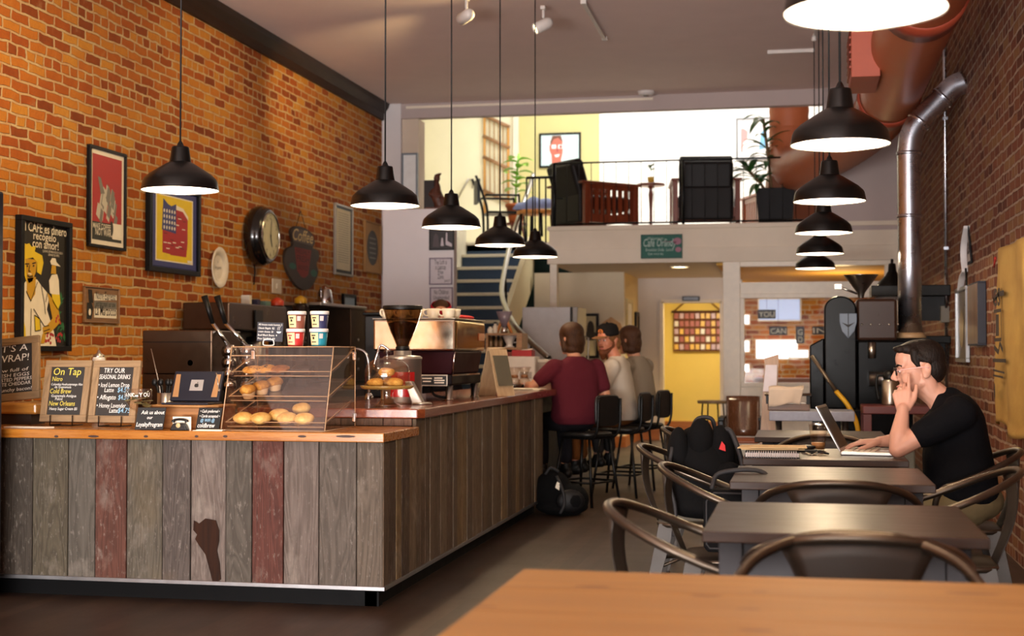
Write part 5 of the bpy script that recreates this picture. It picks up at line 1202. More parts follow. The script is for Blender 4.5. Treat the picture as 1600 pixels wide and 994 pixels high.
# left arm: elbow on the table, hand at the mouth
m.chain((L(.655, 6.315, .955), .055), (L(.53, 6.29, .885), .05), (L(.405, 6.275, .802), .036))
m.chain((L(.400, 6.275, .803), .034), (L(.412, 6.295, .86), .042), (L(.428, 6.335, .945), .030), (L(.432, 6.345, .975), .025))
add_hand(m, L(.436, 6.352, .965), (-.10, .26, 1), (.25, 1, .05), -1, (.10, .62, .78, .80), (.62, .75, .12), 1.0)
# right arm: resting by the keyboard
m.chain((L(.655, 6.685, .955), .055), (L(.58, 6.71, .875), .048), (L(.50, 6.71, .82), .036))
m.chain((L(.50, 6.71, .82), .036), (L(.44, 6.69, .818), .038), (L(.365, 6.645, .815), .026), (L(.345, 6.635, .814), .024))
add_hand(m, L(.345, 6.635, .815), (-1, -.18, -.04), (0, 0, -1), 1, (.18, .2, .22, .26), (.7, .8, .25), 1.0)
for sy in (6.41, 6.59): m.chain((L(.66, sy, .545), .07), (L(.30, sy - .02, .53), .055), (L(.33, sy, .10), .038))
body = m.build('body', SK, t, remesh=.0045, smooth_it=5)
add_face(t, HM, 1.06, brow=hairmat('dark brown hair', (14, 10, 8), (34, 24, 19)))
m = MB()   # shirt
torso(m, [(L(.70, 6.5, .56), .135, .185), (L(.69, 6.5, .60), .155, .205), (L(.682, 6.5, .68), .155, .205), (L(.672, 6.5, .76), .148, .20), (L(.668, 6.5, .86), .132, .20), (L(.668, 6.5, .94), .118, .20), (L(.662, 6.5, .99), .098, .175), (L(.652, 6.5, 1.025), .078, .11), (L(.640, 6.5, 1.04), .066, .075)])
m.cap(L(.66, 6.34, .975), .062, L(.66, 6.66, .975), .062); m.cap(L(.64, 6.5, 1.0), .07, L(.66, 6.5, .9), .10)
m.chain((L(.665, 6.32, .955), .074), (L(.60, 6.300, .918), .070), (L(.515, 6.285, .872), .062)); m.chain((L(.665, 6.68, .955), .074), (L(.61, 6.70, .90), .068), (L(.555, 6.712, .855), .06))
m.build('t_shirt', cloth('black cotton', (10, 11, 15)), t, remesh=.009, smooth_it=6)
HB = hairmat('dark brown hair', (14, 10, 8), (34, 24, 19))
m = MB(); m.T = HM @ Matrix.Scale(1.06, 4)
m.ball((.026, 0, .050), (.086, .077, .076), 22, 14); m.ball((.050, 0, .0), (.062, .072, .070), 20, 12); m.ball((.005, 0, .084), (.082, .062, .042), 20, 10)
m.cap((-.045, -.034, .088), .026, (-.045, .034, .088), .026); m.cap((-.070, -.026, .090), .018, (-.070, .026, .090), .018); m.cap((-.088, -.018, .094), .010, (-.088, .018, .094), .010)
for s in (-1, 1): m.chain(((-.020, s * .060, .075), .018), ((-.026, s * .064, .045), .013), ((-.010, s * .069, .012), .008)); m.cap((.0, s * .064, .05), .016, (.03, s * .068, .03), .012)
m.build('hair', HB, t, remesh=.0055, smooth_it=3)
M_spec = mat('pale pink spectacle arm', (226, 170, 160), .3); M_specd = mat('dark spectacle rim', (40, 30, 30), .3)
m = MB(); m.T = HM @ Matrix.Scale(1.06, 4)
for s in (-1, 1): m.tube([(-.098, s * .031 + .022 * math.cos(a), -.001 + .016 * math.sin(a)) for a in [2 * PI * k / 20 for k in range(20)]], .0024, 6, True)
m.tube([(-.098, -.01, .004), (-.103, 0, .007), (-.098, .01, .004)], .002, 6); sp = m.build('spectacle_frame', M_specd, t)
for s in (-1, 1):
    m = MB(); m.T = HM @ Matrix.Scale(1.06, 4); m.tube([(-.097, s * .052, .004), (-.08, s * .066, .006), (.0, s * .083, .010), (.03, s * .088, .004)], .0028, 6); m.build('spectacle_arm', M_spec, sp)
    m = MB(); m.T = HM @ Matrix.Scale(1.06, 4); m.add([(-.098, s * .031 + .021 * math.cos(a), -.001 + .015 * math.sin(a)) for a in [2 * PI * k / 20 for k in range(20)]], [tuple(range(20))]); m.build('lens', M_glasspane, sp)
pants(t, 'trousers', cloth('khaki twill', (104, 92, 66)), (L(.715, 6.5, .57), (.155, .19, .10)), [((L(.70, sy, .555), .098), (L(.50, sy - .01, .550), .085), (L(.30, sy - .02, .54), .07), (L(.315, sy, .32), .062), (L(.33, sy, .12), .055)) for sy in (6.40, 6.60)], .012)
for sy in (6.41, 6.59): shoe(t, L(.33, sy, .088), (-1, 0, 0), mat('dark shoe leather', (30, 24, 20), .5))
# ------------------------------------------------------------------ seated customers (built facing local +Y)
def customer(label, loc, rz, skin, shirt, trousers, head_turn, lean, arms, hair_fn, extra=None, seat=SEAT):
    t = thing('person', label, 'person', loc, rz)
    z = seat; V = Vector
    hd = V((0, .05 + lean, z + .745)); a = head_turn
    M = frame4(hd, (-math.sin(a), math.cos(a), -.08))
    m = MB(); add_head(m, M, 1.0)
    m.chain((hd + V((0, -.03, -.08)), .054), (V((0, lean - .01, z + .60)), .056), (V((0, lean - .03, z + .54)), .07))
    m.cap(V((-.14, lean - .03, z + .515)), .045, V((.14, lean - .03, z + .515)), .045); m.cap(V((0, lean * .8 - .03, z + .47)), .075, V((0, 0, z + .18)), .085); m.ball((0, 0, z + .11), (.13, .10, .07))
    for sx, (el, wr, hv, hn) in zip((-1, 1), arms):
        sh = V((sx * .185, lean - .03, z + .52)); el = V(el) + V((0, 0, z)); wr = V(wr) + V((0, 0, z))
        m.chain((sh, .052), (sh.lerp(el, .5), .046), (el, .037)); m.chain((el, .037), (el.lerp(wr, .35), .040), (wr, .026))
        add_hand(m, wr, hv, hn, sx, (.35, .38, .4, .42), (.7, .7, .3), 1.0)
    for sx in (-1, 1): m.chain((V((sx * .09, .0, z + .09)), .075), (V((sx * .11, .40, z + .07)), .056), (V((sx * .11, .36, .27)), .04), (V((sx * .11, .36, .25)), .036))
    m.build('body', skin, t, remesh=.0075, smooth_it=3)
    m = MB()
    torso(m, [((0, y, z + zz), rx, ry) for y, zz, rx, ry in ((.0, .06, .175, .15), (.0, .12, .198, .165), (lean * .3 - .01, .22, .19, .145), (lean * .6 - .015, .33, .195, .138), (lean * .9 - .02, .43, .205, .130), (lean - .025, .50, .200, .110), (lean - .03, .55, .165, .085), (lean - .035, .59, .085, .068), (lean - .03, .605, .066, .064))])
    m.cap((-.165, lean - .03, z + .515), .062, (.165, lean - .03, z + .515), .062)
    for sx, (el, wr, hv, hn) in zip((-1, 1), arms):
        sh = V((sx * .19, lean - .03, z + .51)); e2 = V(el) + V((0, 0, z)); m.chain((sh, .078), (sh.lerp(e2, .62), .064))
    m.build('t_shirt', shirt, t, remesh=.012, smooth_it=5)
    pants(t, 'trousers', trousers, (V((0, .01, z + .10)), (.18, .16, .095)), [((V((sx * .09, .02, z + .09)), .095), (V((sx * .11, .40, z + .065)), .07), (V((sx * .11, .37, .42)), .06), (V((sx * .11, .36, .34)), .055)) for sx in (-1, 1)], .014)
    for sx in (-1, 1): shoe(t, (sx * .11, .36, .26), (0, 1, -.1), mat('black shoe leather', (22, 20, 18), .5))
    hair_fn(t, M); return t, M
def hair_bob(cols):
    def f(t, M):
        m = MB(); m.T = M; m.ball((.020, 0, .048), (.112, .096, .092), 20, 14); m.ball((.058, 0, -.02), (.068, .092, .10), 18, 12); m.ball((.05, 0, -.085), (.060, .088, .055), 18, 10)
        for s in (-1, 1): m.cap((-.02, s * .076, .04), .022, (.012, s * .082, -.09), .024)
        m.build('hair', hairmat(*cols), t, remesh=.008, smooth_it=2)
    return f
def hair_long(t, M):
    m = MB(); m.T = M; m.ball((.026, 0, .03), (.098, .088, .080), 20, 14); m.ball((.07, 0, -.03), (.055, .084, .085), 16, 10); m.chain(((.085, .03, -.06), .055), ((.10, .05, -.15), .050), ((.11, .05, -.24), .030))
    m.build('hair', hairmat('sandy brown hair', (92, 58, 32), (142, 98, 58)), t, remesh=.008, smooth_it=2)
    HBd = hairmat('reddish brown beard', (74, 40, 22), (112, 62, 34))
    m = MB(); m.T = M
    for s in (-1, 1): m.chain(((.0, s * .066, -.02), .010), ((-.01, s * .060, -.06), .018), ((-.06, s * .028, -.10), .024))
    m.ball((-.078, 0, -.108), (.028, .036, .036)); m.ball((-.075, 0, -.14), (.02, .026, .03)); m.cap((-.094, -.022, -.056), .006, (-.094, .022, -.056), .006)
    m.build('beard', HBd, t, remesh=.006, smooth_it=2)
    add_face(t, M, 1.0, brow=HBd)
    m = MB(); m.T = M @ Matrix.Translation((0, 0, .0)) @ Matrix.Rotation(R(-4), 4, 'Y')
    m.lathe([(.092, .036), (.096, .05), (.094, .09), (.08, .122), (.05, .138), (.001, .142)], (.012, 0, 0), 28); m.ball((.012, 0, .143), .009, 10, 8); cp = m.build('cap', cloth('black cap wool', (26, 23, 22)), t, thick=.003)
    m = MB(); m.T = M @ Matrix.Rotation(R(-4), 4, 'Y')
    m.grid(lambda u, v: (-.060 - (.105 * v) * math.cos((u - .5) * 2.2) - .02 * math.cos((u - .5) * 2.4), .078 * math.sin((u - .5) * 2.6) * (1 - .12 * v), .040 - .006 * v), 12, 5); m.build('brim', cloth('tan cap brim', (150, 110, 74)), cp, thick=.004)
    m = MB(); m.T = M @ Matrix.Rotation(R(-4), 4, 'Y')
    m.add([(-.0895 + .001 * abs(a), .026 * math.cos(a) * (.85 if math.sin(a) < 0 else 1), .080 + .024 * math.sin(a)) for a in [2 * PI * k / 24 for k in range(24)]], [tuple(range(24))]); e = m.build('emblem', mat('orange patch', (226, 128, 52), .7), cp)
    m = MB(); m.T = M @ Matrix.Rotation(R(-4), 4, 'Y'); m.tube([(-.0905, .010 * math.cos(a), .080 + .013 * math.sin(a)) for a in [2 * PI * k / 16 for k in range(16)]], .0035, 6, True); m.build('emblem_ring', mat('cap black print', (26, 23, 22), .8), e)
customer('person in a maroon t-shirt seen from behind on a bar stool', (-1.785, 11.22, 0), R(38), skinmat('warm fair skin', (206, 148, 116)), cloth('maroon cotton', (84, 28, 38)), cloth('black denim', (28, 26, 30)), R(14), .03,
         [((-.36, .06, .365), (-.30, .30, .365), (.3, 1, -.05), (0, 0, -1)), ((.26, -.06, .27), (.14, .14, .30), (-.7, .7, .1), (0, 0, -1))], hair_bob(('honey brown hair', (34, 19, 10), (78, 47, 24))))
customer('bearded man in a dark cap and white t-shirt, turned to his neighbour', (-1.53, 12.0, 0), R(84), skinmat('tanned skin', (196, 126, 96)), cloth('white cotton', (206, 194, 178)), cloth('brown canvas', (112, 66, 30)), R(66), .05,
         [((-.27, .10, .29), (-.10, .30, .33), (.6, .6, .1), (0, 0, -1)), ((.27, .10, .29), (.12, .32, .345), (-.5, .7, 0), (0, 0, -1))], hair_long)
customer('brown-haired person in a grey shirt behind the man in the cap', (-1.44, 12.74, 0), R(70), skinmat('fair skin far', (204, 150, 122)), cloth('grey marl cotton', (148, 136, 120)), cloth('dark grey denim', (50, 48, 48)), R(-6), .06,
         [((-.27, .12, .29), (-.12, .34, .345), (.5, .7, 0), (0, 0, -1)), ((.27, .12, .29), (.12, .34, .345), (-.5, .7, 0), (0, 0, -1))], hair_bob(('dark brown bob hair', (48, 30, 20), (84, 54, 36))))
# ------------------------------------------------------------------ barista behind the machine: only the head shows
t = thing('person', 'barista with a red bandana, head just showing above the espresso machine', 'person', (at(689, 480, Y=12.0).x, 12.0, 0))
V = Vector; M = frame4((0, 0, 1.555), (.25, -1, -.35))
m = MB(); add_head(m, M, 1.0); m.chain((V((0, .03, 1.475)), .054), (V((0, .06, 1.39)), .06), (V((0, .08, 1.32)), .08)); m.cap((-.15, .08, 1.29), .06, (.15, .08, 1.29), .06); m.cap((0, .08, 1.22), .11, (0, .06, .95), .12); m.ball((0, .05, .90), (.16, .12, .1))
for sx in (-1, 1):
    m.chain((V((sx * .19, .07, 1.28)), .05), (V((sx * .24, .0, 1.02)), .038), (V((sx * .20, -.18, 1.06)), .028)); add_hand(m, (sx * .20, -.18, 1.06), (-sx * .2, -1, 0), (0, 0, -1), sx)
    m.chain((V((sx * .09, .05, .90)), .085), (V((sx * .10, .04, .48)), .06), (V((sx * .10, .06, .10)), .042))
m.build('body', skinmat('warm fair skin', (206, 148, 116)), t, remesh=.009, smooth_it=3); add_face(t, M, 1.0)
m = MB(); m.ball((0, .07, 1.28), (.19, .12, .09)); m.cap((0, .08, 1.20), .15, (0, .06, .96), .15)
for sx in (-1, 1): m.cap((sx * .18, .07, 1.27), .065, (sx * .22, .02, 1.12), .055)
m.build('t_shirt', cloth('grey black cotton', (44, 42, 44)), t, remesh=.013, smooth_it=4)
pants(t, 'trousers', cloth('black denim', (28, 26, 30)), (V((0, .05, .92)), (.17, .13, .10)), [((V((sx * .09, .05, .90)), .095), (V((sx * .10, .04, .48)), .07), (V((sx * .10, .06, .09)), .055)) for sx in (-1, 1)], .015)
for sx in (-1, 1): shoe(t, (sx * .10, .06, .088), (0, -1, 0), mat('black shoe leather', (22, 20, 18), .5))
m = MB(); m.T = M; m.ball((.02, 0, .045), (.098, .080, .085), 20, 14); m.ball((.06, 0, -.02), (.05, .074, .07)); m.build('hair', hairmat('dark brown bob hair', (48, 30, 20), (84, 54, 36)), t, remesh=.008, smooth_it=2)
m = MB(); m.T = M @ Matrix.Rotation(R(-6), 4, 'Y'); m.loft([[(.012 + r * 1.06 * math.cos(a) * .104, r * math.sin(a) * .0885, z) for a in [2 * PI * k / 28 for k in range(28)]] for r, z in ((.97, .025), (1.02, .04), (1.02, .07), (.93, .09))], caps=False); m.build('bandana', cloth('red bandana cotton', (170, 30, 44)), t, thick=.004)
# ================================================================== ON THE TABLES
# laptop on the third table
t = thing('laptop', 'open silver laptop in front of the man in black', 'laptop', (.305, 6.56, TH + .0005), R(82))
# local: +Y is the hinge side?  the user sits at world +X
M_lap = mat('silver laptop shell', (186, 184, 182), .3, .8)
MB().bx(-.165, .165, -.115, .115, 0, .016).build('base', M_lap, t, bevel=.004)
m = MB()
for r_ in range(5):
    for k in range(13): m.bx(-.148 + k * .0228, -.129 + k * .0228, -.03 + r_ * .0245, -.011 + r_ * .0245, .016, .0185)
m.build('keyboard', mat('pale laptop keys', (196, 180, 160), .5), t)  # plain pale keys, no emission
MB().bx(-.05, .05, -.105, -.045, .0158, .0168).build('touchpad', M_lap, t)
T4 = Matrix.Translation((0, .115, .016)) @ Matrix.Rotation(R(-28), 4, 'X')
m = MB(); m.T = T4; m.bx(-.165, .165, -.002, .006, 0, .225); m.build('screen_lid', M_lap, t, bevel=.003)
m = MB(); m.T = T4; m.bx(-.152, .152, -.0032, -.0022, .014, .212); m.build('screen', mat('dim glossy screen', (30, 40, 44), .2), t)
# papers, binder and small things
t = thing('spiral_binder', 'black spiral notebook under papers at the left end of the laptop table', 'notebook', (-.135, 6.27, TH + .0005))
MB().bx(-.105, .125, -.10, .12, 0, .004).build('cover', M_black, t); MB().bx(-.103, .123, -.098, .118, .0045, .0225).build('pages', mat('white page block', (214, 208, 206), .8), t); MB().bx(-.105, .125, -.10, .12, .023, .027).build('cover', M_black, t)
m = MB()
for k in range(22): x = -.095 + k * .0098; m.tube([(x, -.094, .031), (x, -.106, .022), (x, -.108, .012), (x, -.1, -.0)], .0016, 6)
m.build('spiral_binding', mat('white plastic coil', (214, 210, 212), .4), t)
z = TH + .0335
m = MB(); m.box((0, 0, .002), (.27, .20, .003), rotm(0, 0, .08)); m.box((-.01, .01, .006), (.26, .2, .003), rotm(0, 0, -.05)); m.box((.03, -.01, .010), (.24, .18, .003), rotm(0, 0, .02))
tag(m.build('paper_sheets', mat('manila papers', (214, 186, 138), .8), loc=(-.13, 6.30, z)), 'manila paper sheets stacked on the spiral notebook', 'papers')
t = thing('iced_coffee_cup', 'clear plastic cup with a little milky coffee behind the laptop', 'cup', (.075, 6.73, TH + .0005))
MB().lathe([(.001, 0), (.03, 0), (.044, .115), (.046, .117), (.044, .12), (.041, .115), (.028, .004), (.001, .003)], n=28).build('cup', M_clear, t)
MB().lathe([(.001, .005), (.028, .005), (.032, .035), (.001, .035)], n=24).build('coffee', mat('milky coffee', (190, 138, 84), .3), t)
MB().lathe([(.046, .118), (.044, .126), (.012, .130), (.001, .130)], n=28).build('lid', M_clear, t)
t = thing('key_bunch', 'small bunch of keys and cords on the laptop table beside the notebook', 'keys', (.045, 6.36, TH + .0005))
m = MB(); m.tube([(.012 * math.cos(a), .012 * math.sin(a), .003) for a in [2 * PI * k / 14 for k in range(14)]], .0015, 6, True); m.build('ring', M_chrome, t)
for an in (.2, 1.1, 2.2, 3.6):
    m = MB(); d = Vector((math.cos(an), math.sin(an), .1)); m.tube([d * .014 + Vector((0, 0, .004)), d * .05 + Vector((0, 0, .006))], .003, 6); m.ball(d * .02 + Vector((0, 0, .004)), (.008, .008, .003), 10, 6); m.build('key', M_steel, t)
m = MB(); m.tube(smoothpath([(.02, .04, .006), (.05, .02, .01), (.07, .05, .006), (.03, .07, .012), (-.02, .05, .006), (.0, .02, .01)]), .004); m.build('earphone_cord', M_rubber, t)
tag(MB().box((0, 0, .006), (.10, .06, .011)).ball((0, 0, .02), (.045, .03, .012), 16, 8).build('computer_mouse', mat('dark mouse plastic', (24, 24, 26), .4), bevel=.004, loc=(.02, 6.62, TH + .0005)), 'dark mouse behind the laptop', 'mouse')
# backpack on the chair
M_bag = cloth('black nylon', (11, 11, 12)); M_bagd = mat('charcoal webbing', (30, 29, 31), .7)
t = thing('backpack', 'bulging black backpack with a small red logo on the steel chair', 'backpack', (-.435, 6.47, .4645), R(8))
m = MB(); m.ball((0, 0, .20), (.165, .15, .20), 24, 16); m.cap((-.05, -.02, .12), .12, (-.03, 0, .32), .105); m.cap((.06, -.02, .1), .12, (.06, .01, .28), .10); m.ball((0, 0, .06), (.18, .16, .06), 20, 10)
m.build('main_body', M_bag, t, remesh=.012, smooth_it=4)
for x, y, z, rx, rz_ in ((-.12, -.06, .30, .05, .12), (-.02, -.07, .36, .06, .10), (.07, -.06, .30, .065, .13), (.10, -.12, .16, .08, .11)):
    m = MB(); m.ball((x, y, z), (rx, .06, rz_), 18, 12); m.build('outer_pocket', M_bag, t)
MB().tube(smoothpath([(-.06, 0, .40), (-.03, -.02, .455), (.03, -.02, .455), (.05, 0, .40)]), .010).build('carry_handle', M_bagd, t)
MB().tube(smoothpath([(.05, -.05, .38), (.10, -.08, .41), (.13, -.10, .36), (.16, -.13, .25), (.17, -.12, .1)]), .012).build('shoulder_strap', M_bagd, t)
MB().tube(smoothpath([(-.15, -.10, .33), (-.17, -.14, .2), (-.14, -.15, .06), (-.15, -.17, -.06)]), .009).build('shoulder_strap', M_bagd, t)
MB().tube([(-.17, -.13, .22), (-.168, -.14, .12)], .005).build('zip_pull', mat('silver zip', (170, 168, 160), .3, .9), t)
m = MB(); m.poly([(.055, .325), (.085, .315), (.082, .342), (.068, .36)], -.131); m.build('red_logo', mat('red print', (196, 26, 30), .6), t)
# padded bag on the second chair
t = thing('messenger_bag', 'flat black padded bag standing on the second steel chair', 'bag', (-.215, 5.36, .464), R(-4))
m = MB(); m.loft([[(x, y, z) for x, z in [(-.13, .01), (.13, .01), (.145, .03), (.145, .21), (.11, .245), (-.11, .245), (-.145, .21), (-.145, .03)]] for y in (-.05, -.042, .042, .05)]); m.build('body', M_bag, t, bevel=.012)
m = MB(); m.tube([(x, -.052, z) for x, z in [(-.12, .025), (.12, .025), (.132, .04), (.132, .2), (.105, .232), (-.105, .232), (-.132, .2), (-.132, .04)]], .004, 6, True); m.build('piping', M_bagd, t)
MB().tube(smoothpath([(-.12, 0, .24), (-.09, .02, .30), (.06, .03, .31), (.12, 0, .24)]), .009).build('strap', M_bagd, t)
# bag on the floor by the stools
t = thing('backpack', 'black backpack slumped on the floor against the counter end', 'backpack', (at(872, 805, Y=10.45).x, 10.45, 0), R(15))
m = MB(); m.ball((-.04, 0, .17), (.15, .13, .17), 22, 14); m.ball((.10, -.04, .12), (.13, .13, .12), 20, 12); m.ball((.03, 0, .06), (.2, .15, .06)); m.build('main_body', M_bag, t, remesh=.012, smooth_it=4)
m = MB(); m.ball((.08, -.13, .12), (.11, .035, .085)); m.build('outer_pocket', mat('worn black nylon', (18, 17, 18), .5, spec=.25), t)
MB().tube(smoothpath([(-.1, -.05, .31), (-.06, -.06, .36), (0, -.05, .33)]), .011).build('carry_handle', M_bagd, t)
MB().tube(smoothpath([(-.02, -.10, .30), (.02, -.16, .2), (.03, -.17, .1), (.0, -.16, .03)]), .012).build('shoulder_strap', M_bagd, t)
m = MB(); m.poly([(-.035, .22), (-.005, .20), (.0, .25), (-.02, .265)], -.145); m.build('white_tag', M_paper, t)
# ================================================================== PENDANT LAMPS
M_shade = mat('black enamelled steel', (12, 11, 10), 0.3, 0.0, coat=0.08, var=.05, spec=.25)
M_shadein = mat('white enamel inside', (245, 246, 248), 0.4, 0, var=.02)
M_bulb = mat('lit bulb', (255, 240, 215), 0.4, emit=6.0)
M_cord = mat('black cord', (16, 15, 15), 0.6)
RD = .185
def make_pendant(label, group, z_rim, zc):
    """origin at the rim's centre"""
    t = thing('pendant_lamp', label, 'lamp', (0, 0, z_rim), 0, group)
    prof_o = [(RD, 0), (RD * 1.0, .006), (RD * .955, .045), (RD * .93, .055), (RD * .80, .078), (RD * .58, .105), (RD * .40, .126), (.052, .138)]
    m = MB(); m.lathe(prof_o, n=48); m.build('shade', M_shade, t)
    m = MB(); m.lathe([(RD * .985, .003), (RD * .94, .045), (RD * .9, .055), (RD * .78, .075), (RD * .56, .1), (RD * .38, .12), (.03, .13), (.001, .13)], n=48); m.build('reflector', M_shadein, t)
    m = MB(); m.lathe([(.053, .134), (.050, .15), (.042, .205), (.040, .212), (.018, .216), (.012, .23), (.006, .24)], n=28); m.build('socket_cap', M_shade, t)
    m = MB(); m.cyl((0, 0, .238), (0, 0, zc - z_rim - .04), .0045, n=8); m.build('cord', M_cord, t)
    m = MB(); m.lathe([(.001, .0), (.02, -.002), (.024, -.03), (.022, -.05), (.001, -.052)], (0, 0, zc - z_rim + .0), n=16); m.build('ceiling_plug', mat('white track plastic', (214, 208, 202), .4), t)
    m = MB(); m.ball((0, 0, .068), (.03, .03, .036), 14, 10); m.cyl((0, 0, .09), (0, 0, .128), .016, n=12); m.build('bulb', M_bulb, t)
    return t
ZRIM = 2.0
TRK = ZC - .038
left_pos = [(-2.93, 6.31, 'black pendant lamp hanging in front of the yellow poster'), (-2.17, 7.2, 'black pendant lamp over the counter in front of the white pier'),
            (-2.14, 8.53, 'black pendant lamp hanging over the espresso machine'), (-2.15, 10.03, 'black pendant lamp hanging in front of the staircase'),
            (-2.13, 11.31, 'black pendant lamp over the bar end, nearest the maroon shirt')]
right_pos = [(.147, 3.31, 'black pendant lamp cropped by the top of the picture, nearest in the table row'), (.147, 5.42, 'big black pendant lamp just below the orange duct, second in the table row'),
             (.147, 7.45, 'black pendant lamp third in the row over the tables'), (.147, 9.42, 'black pendant lamp fourth in the row over the tables'),
             (.147, 11.4, 'small black pendant lamp fifth in the row over the tables'), (.13, 13.4, 'smallest black pendant lamp at the far end of the table row')]
proto = None
for grp, lst, e in (('pendant lamps over the counter', left_pos, 18), ('pendant lamps over the tables', right_pos, 20)):
    for x, y, lb in lst:
        if proto is None: proto = make_pendant(lb, grp, ZRIM, TRK); proto.location = (x, y, ZRIM)
        else: dup(proto, (x, y, ZRIM), 0, lb, grp)
        light('pendant_glow', 'POINT', (x, y, ZRIM + .03), e, (1.0, .76, .48), .028)
# ------------------------------------------------------------------ ceiling tracks and spot heads
M_track = mat('white track plastic', (214, 208, 202), .4)
M_trackd = mat('tan track metal', (150, 132, 116), .4, .3)  # tan grey metal tone
def track(label, pts):
    t = thing('light_track', label, 'light track', (pts[0][0], pts[0][1], ZC), 0, None)
    m = MB()
    for a, b in zip(pts, pts[1:]):
        d = Vector(b) - Vector(a); L = d.length; an = math.atan2(d.y, d.x)
        m.box(((a[0] + b[0]) / 2 - pts[0][0], (a[1] + b[1]) / 2 - pts[0][1], -.0175), (L, .034, .035), rotm(0, 0, an))
    m.build('rail', M_track, t, bevel=.003)
    MB().box((0, 0, -.019), (.05, .05, .037)).build('end_cap', M_track, t, bevel=.004)
    MB().box((pts[-1][0] - pts[0][0], pts[-1][1] - pts[0][1], -.019), (.05, .05, .037)).build('end_cap', M_track, t, bevel=.004)
    return t
track('long white light track over the counter turning toward the brick wall', [(-2.15, 1.0), (-2.15, 11.35), (-2.95, 11.35)])
track('short free-ended light track in the middle of the ceiling', [tuple(at(945, 57, Z=ZC).xy), tuple(at(912, 0, Z=ZC).xy)])
track('white light track over the tables with a short side arm', [(.147, 1.0), (.147, 13.5)])
ta = at(1203, 79, Z=ZC); tb = at(1283, 75, Z=ZC)
track('short white track arm reaching left from the table row', [(ta.x, ta.y), (.12, ta.y)])
def spot_head(label, loc, aim, power, ang=80):
    loc = Vector(loc); t = thing('track_spotlight', label, 'spotlight', loc, 0, 'white track spotlights')
    d = (Vector(aim) - (loc + Vector((0, 0, -.16)))).normalized(); c = Vector((0, 0, -.16))
    m = MB(); m.bx(-.02, .02, -.035, .035, -.03, 0); m.cyl((0, 0, -.03), (0, 0, -.10), .012, n=12); m.build('stem', M_track, t, bevel=.002)
    u, v = frame_of(d); m = MB()
    prof = [(.001, -.085), (.03, -.082), (.045, -.06), (.05, -.03), (.05, .085), (.046, .088), (.043, .07), (.001, .068)]
    m.loft([[c + d * z + u * (r * math.cos(2 * PI * k / 24)) + v * (r * math.sin(2 * PI * k / 24)) for k in range(24)] for r, z in prof], caps=False)
    m.build('housing', M_track, t)
    m = MB(); m.cyl(c + d * .069, c + d * .074, .042, n=24); m.build('lamp_face', mat('lit spot face', (255, 226, 170), .4, emit=5), t)
    light('track_spot', 'SPOT', loc + c + d * .11, power, (1.0, .71, .34), .05, aim, spot=R(ang), blend=1.0)
WA = lambda px, py: at(px, py, X=XL)
p = at(752, 12, Z=ZC - .02); spot_head('white track spotlight nearest on the ceiling, aimed at the brick wall', (-2.15, p.y, ZC - .037), WA(250, 330), 190, 110)
spot_head('white track spotlight on the far side arm of the track', (-2.72, 11.35, ZC - .037), WA(480, 190), 330, 46)
spot_head('white track spotlight above the front of the counter', (-2.15, 6.2, ZC - .037), WA(-20, 300), 480, 72)
# ================================================================== STAIRCASE, REAR, WINDOW
def sub_at(px, py, Y): p = at(px, py, Y=Y); return p
M_navy = mat('navy painted riser', (34, 62, 92), .5); M_tread = mat('cream tread edge', (236, 228, 206), .45)
NR = 15; RI = LOFT / NR; GO = .25; TOPY = 18.25
s0 = at(729, 380, Y=TOPY).x; s1 = at(824, 380, Y=TOPY).x
t = thing('staircase', 'steep staircase with navy risers and cream tread edges up to the loft', 'staircase', (s0, TOPY, 0))
SW = s1 - s0
for k in range(NR):
    y = -(NR - 1 - k) * GO
    m = MB(); m.bx(0, SW, y, y + .02, k * RI, (k + 1) * RI - .04); m.build('riser', M_navy, t)
    if k < NR - 1: MB().bx(0, SW, y - .025, y + GO, (k + 1) * RI - .038, (k + 1) * RI).build('tread', M_tread, t, bevel=.004)
    else: MB().bx(0, SW, y - .025, y + .04, (k + 1) * RI - .038, (k + 1) * RI).build('tread', M_tread, t, bevel=.004)
yb = -(NR - 1) * GO
MB().prism([(yb - .35, -.0), (yb - .05, -.0), (.1, LOFT - .55), (.1, LOFT + .06), (.0, LOFT + .06), (yb - .35, RI + .08)], SW + .005, SW + .07, 'YZ').build('stringer', plaster('cream stringer paint', (226, 212, 172)), t)
MB().prism([(yb + .1, .0), (.0, LOFT - .2), (.0, LOFT + .4), (yb + .1, .55)], -.05, -.004, 'YZ').build('wall_stringer', M_tread, t)
# handrails
M_rail = mat('brushed steel tube', (176, 172, 164), .3, 1)
hp = [(834, 272, 18.2), (818, 318, 17.9), (800, 372, 17.3), (789, 420, 16.6), (784, 455, 15.9), (790, 480, 15.3), (806, 510, 14.7), (830, 535, 14.4), (858, 560, 14.15)]
t = thing('handrail', 'curved steel handrail sweeping down the right side of the stairs', 'handrail', at(858, 560, Y=14.15))
o = t.location.copy(); o.z = 0; t.location = o
pts = [at(a, b, Y=c) - o for a, b, c in hp]
MB().tube(smoothpath(pts, 8), .030, 10).build('rail', M_rail, t)
for i in (1, 3, 5, 7):
    q = pts[i]; zf = max(0.0, min(LOFT, LOFT + (q.y + o.y - TOPY) / GO * RI)) if i < 6 else 0
    MB().tube([(q.x, q.y, q.z), (q.x + .03, q.y, zf)], .014).build('baluster', M_blackm, t)
m = MB(); m.tube([(pts[-1].x, pts[-1].y, pts[-1].z), (pts[-1].x, pts[-1].y, 0)], .016); m.build('newel_post', M_blackm, t)
p = at(712, 318, Y=LB - .14); q = at(733, 280, Y=LB - .14)
t = thing('grab_rail', 'short slanted steel grab rail on the cream wall above the stairs', 'handrail', (p.x, LB - .125, p.z))
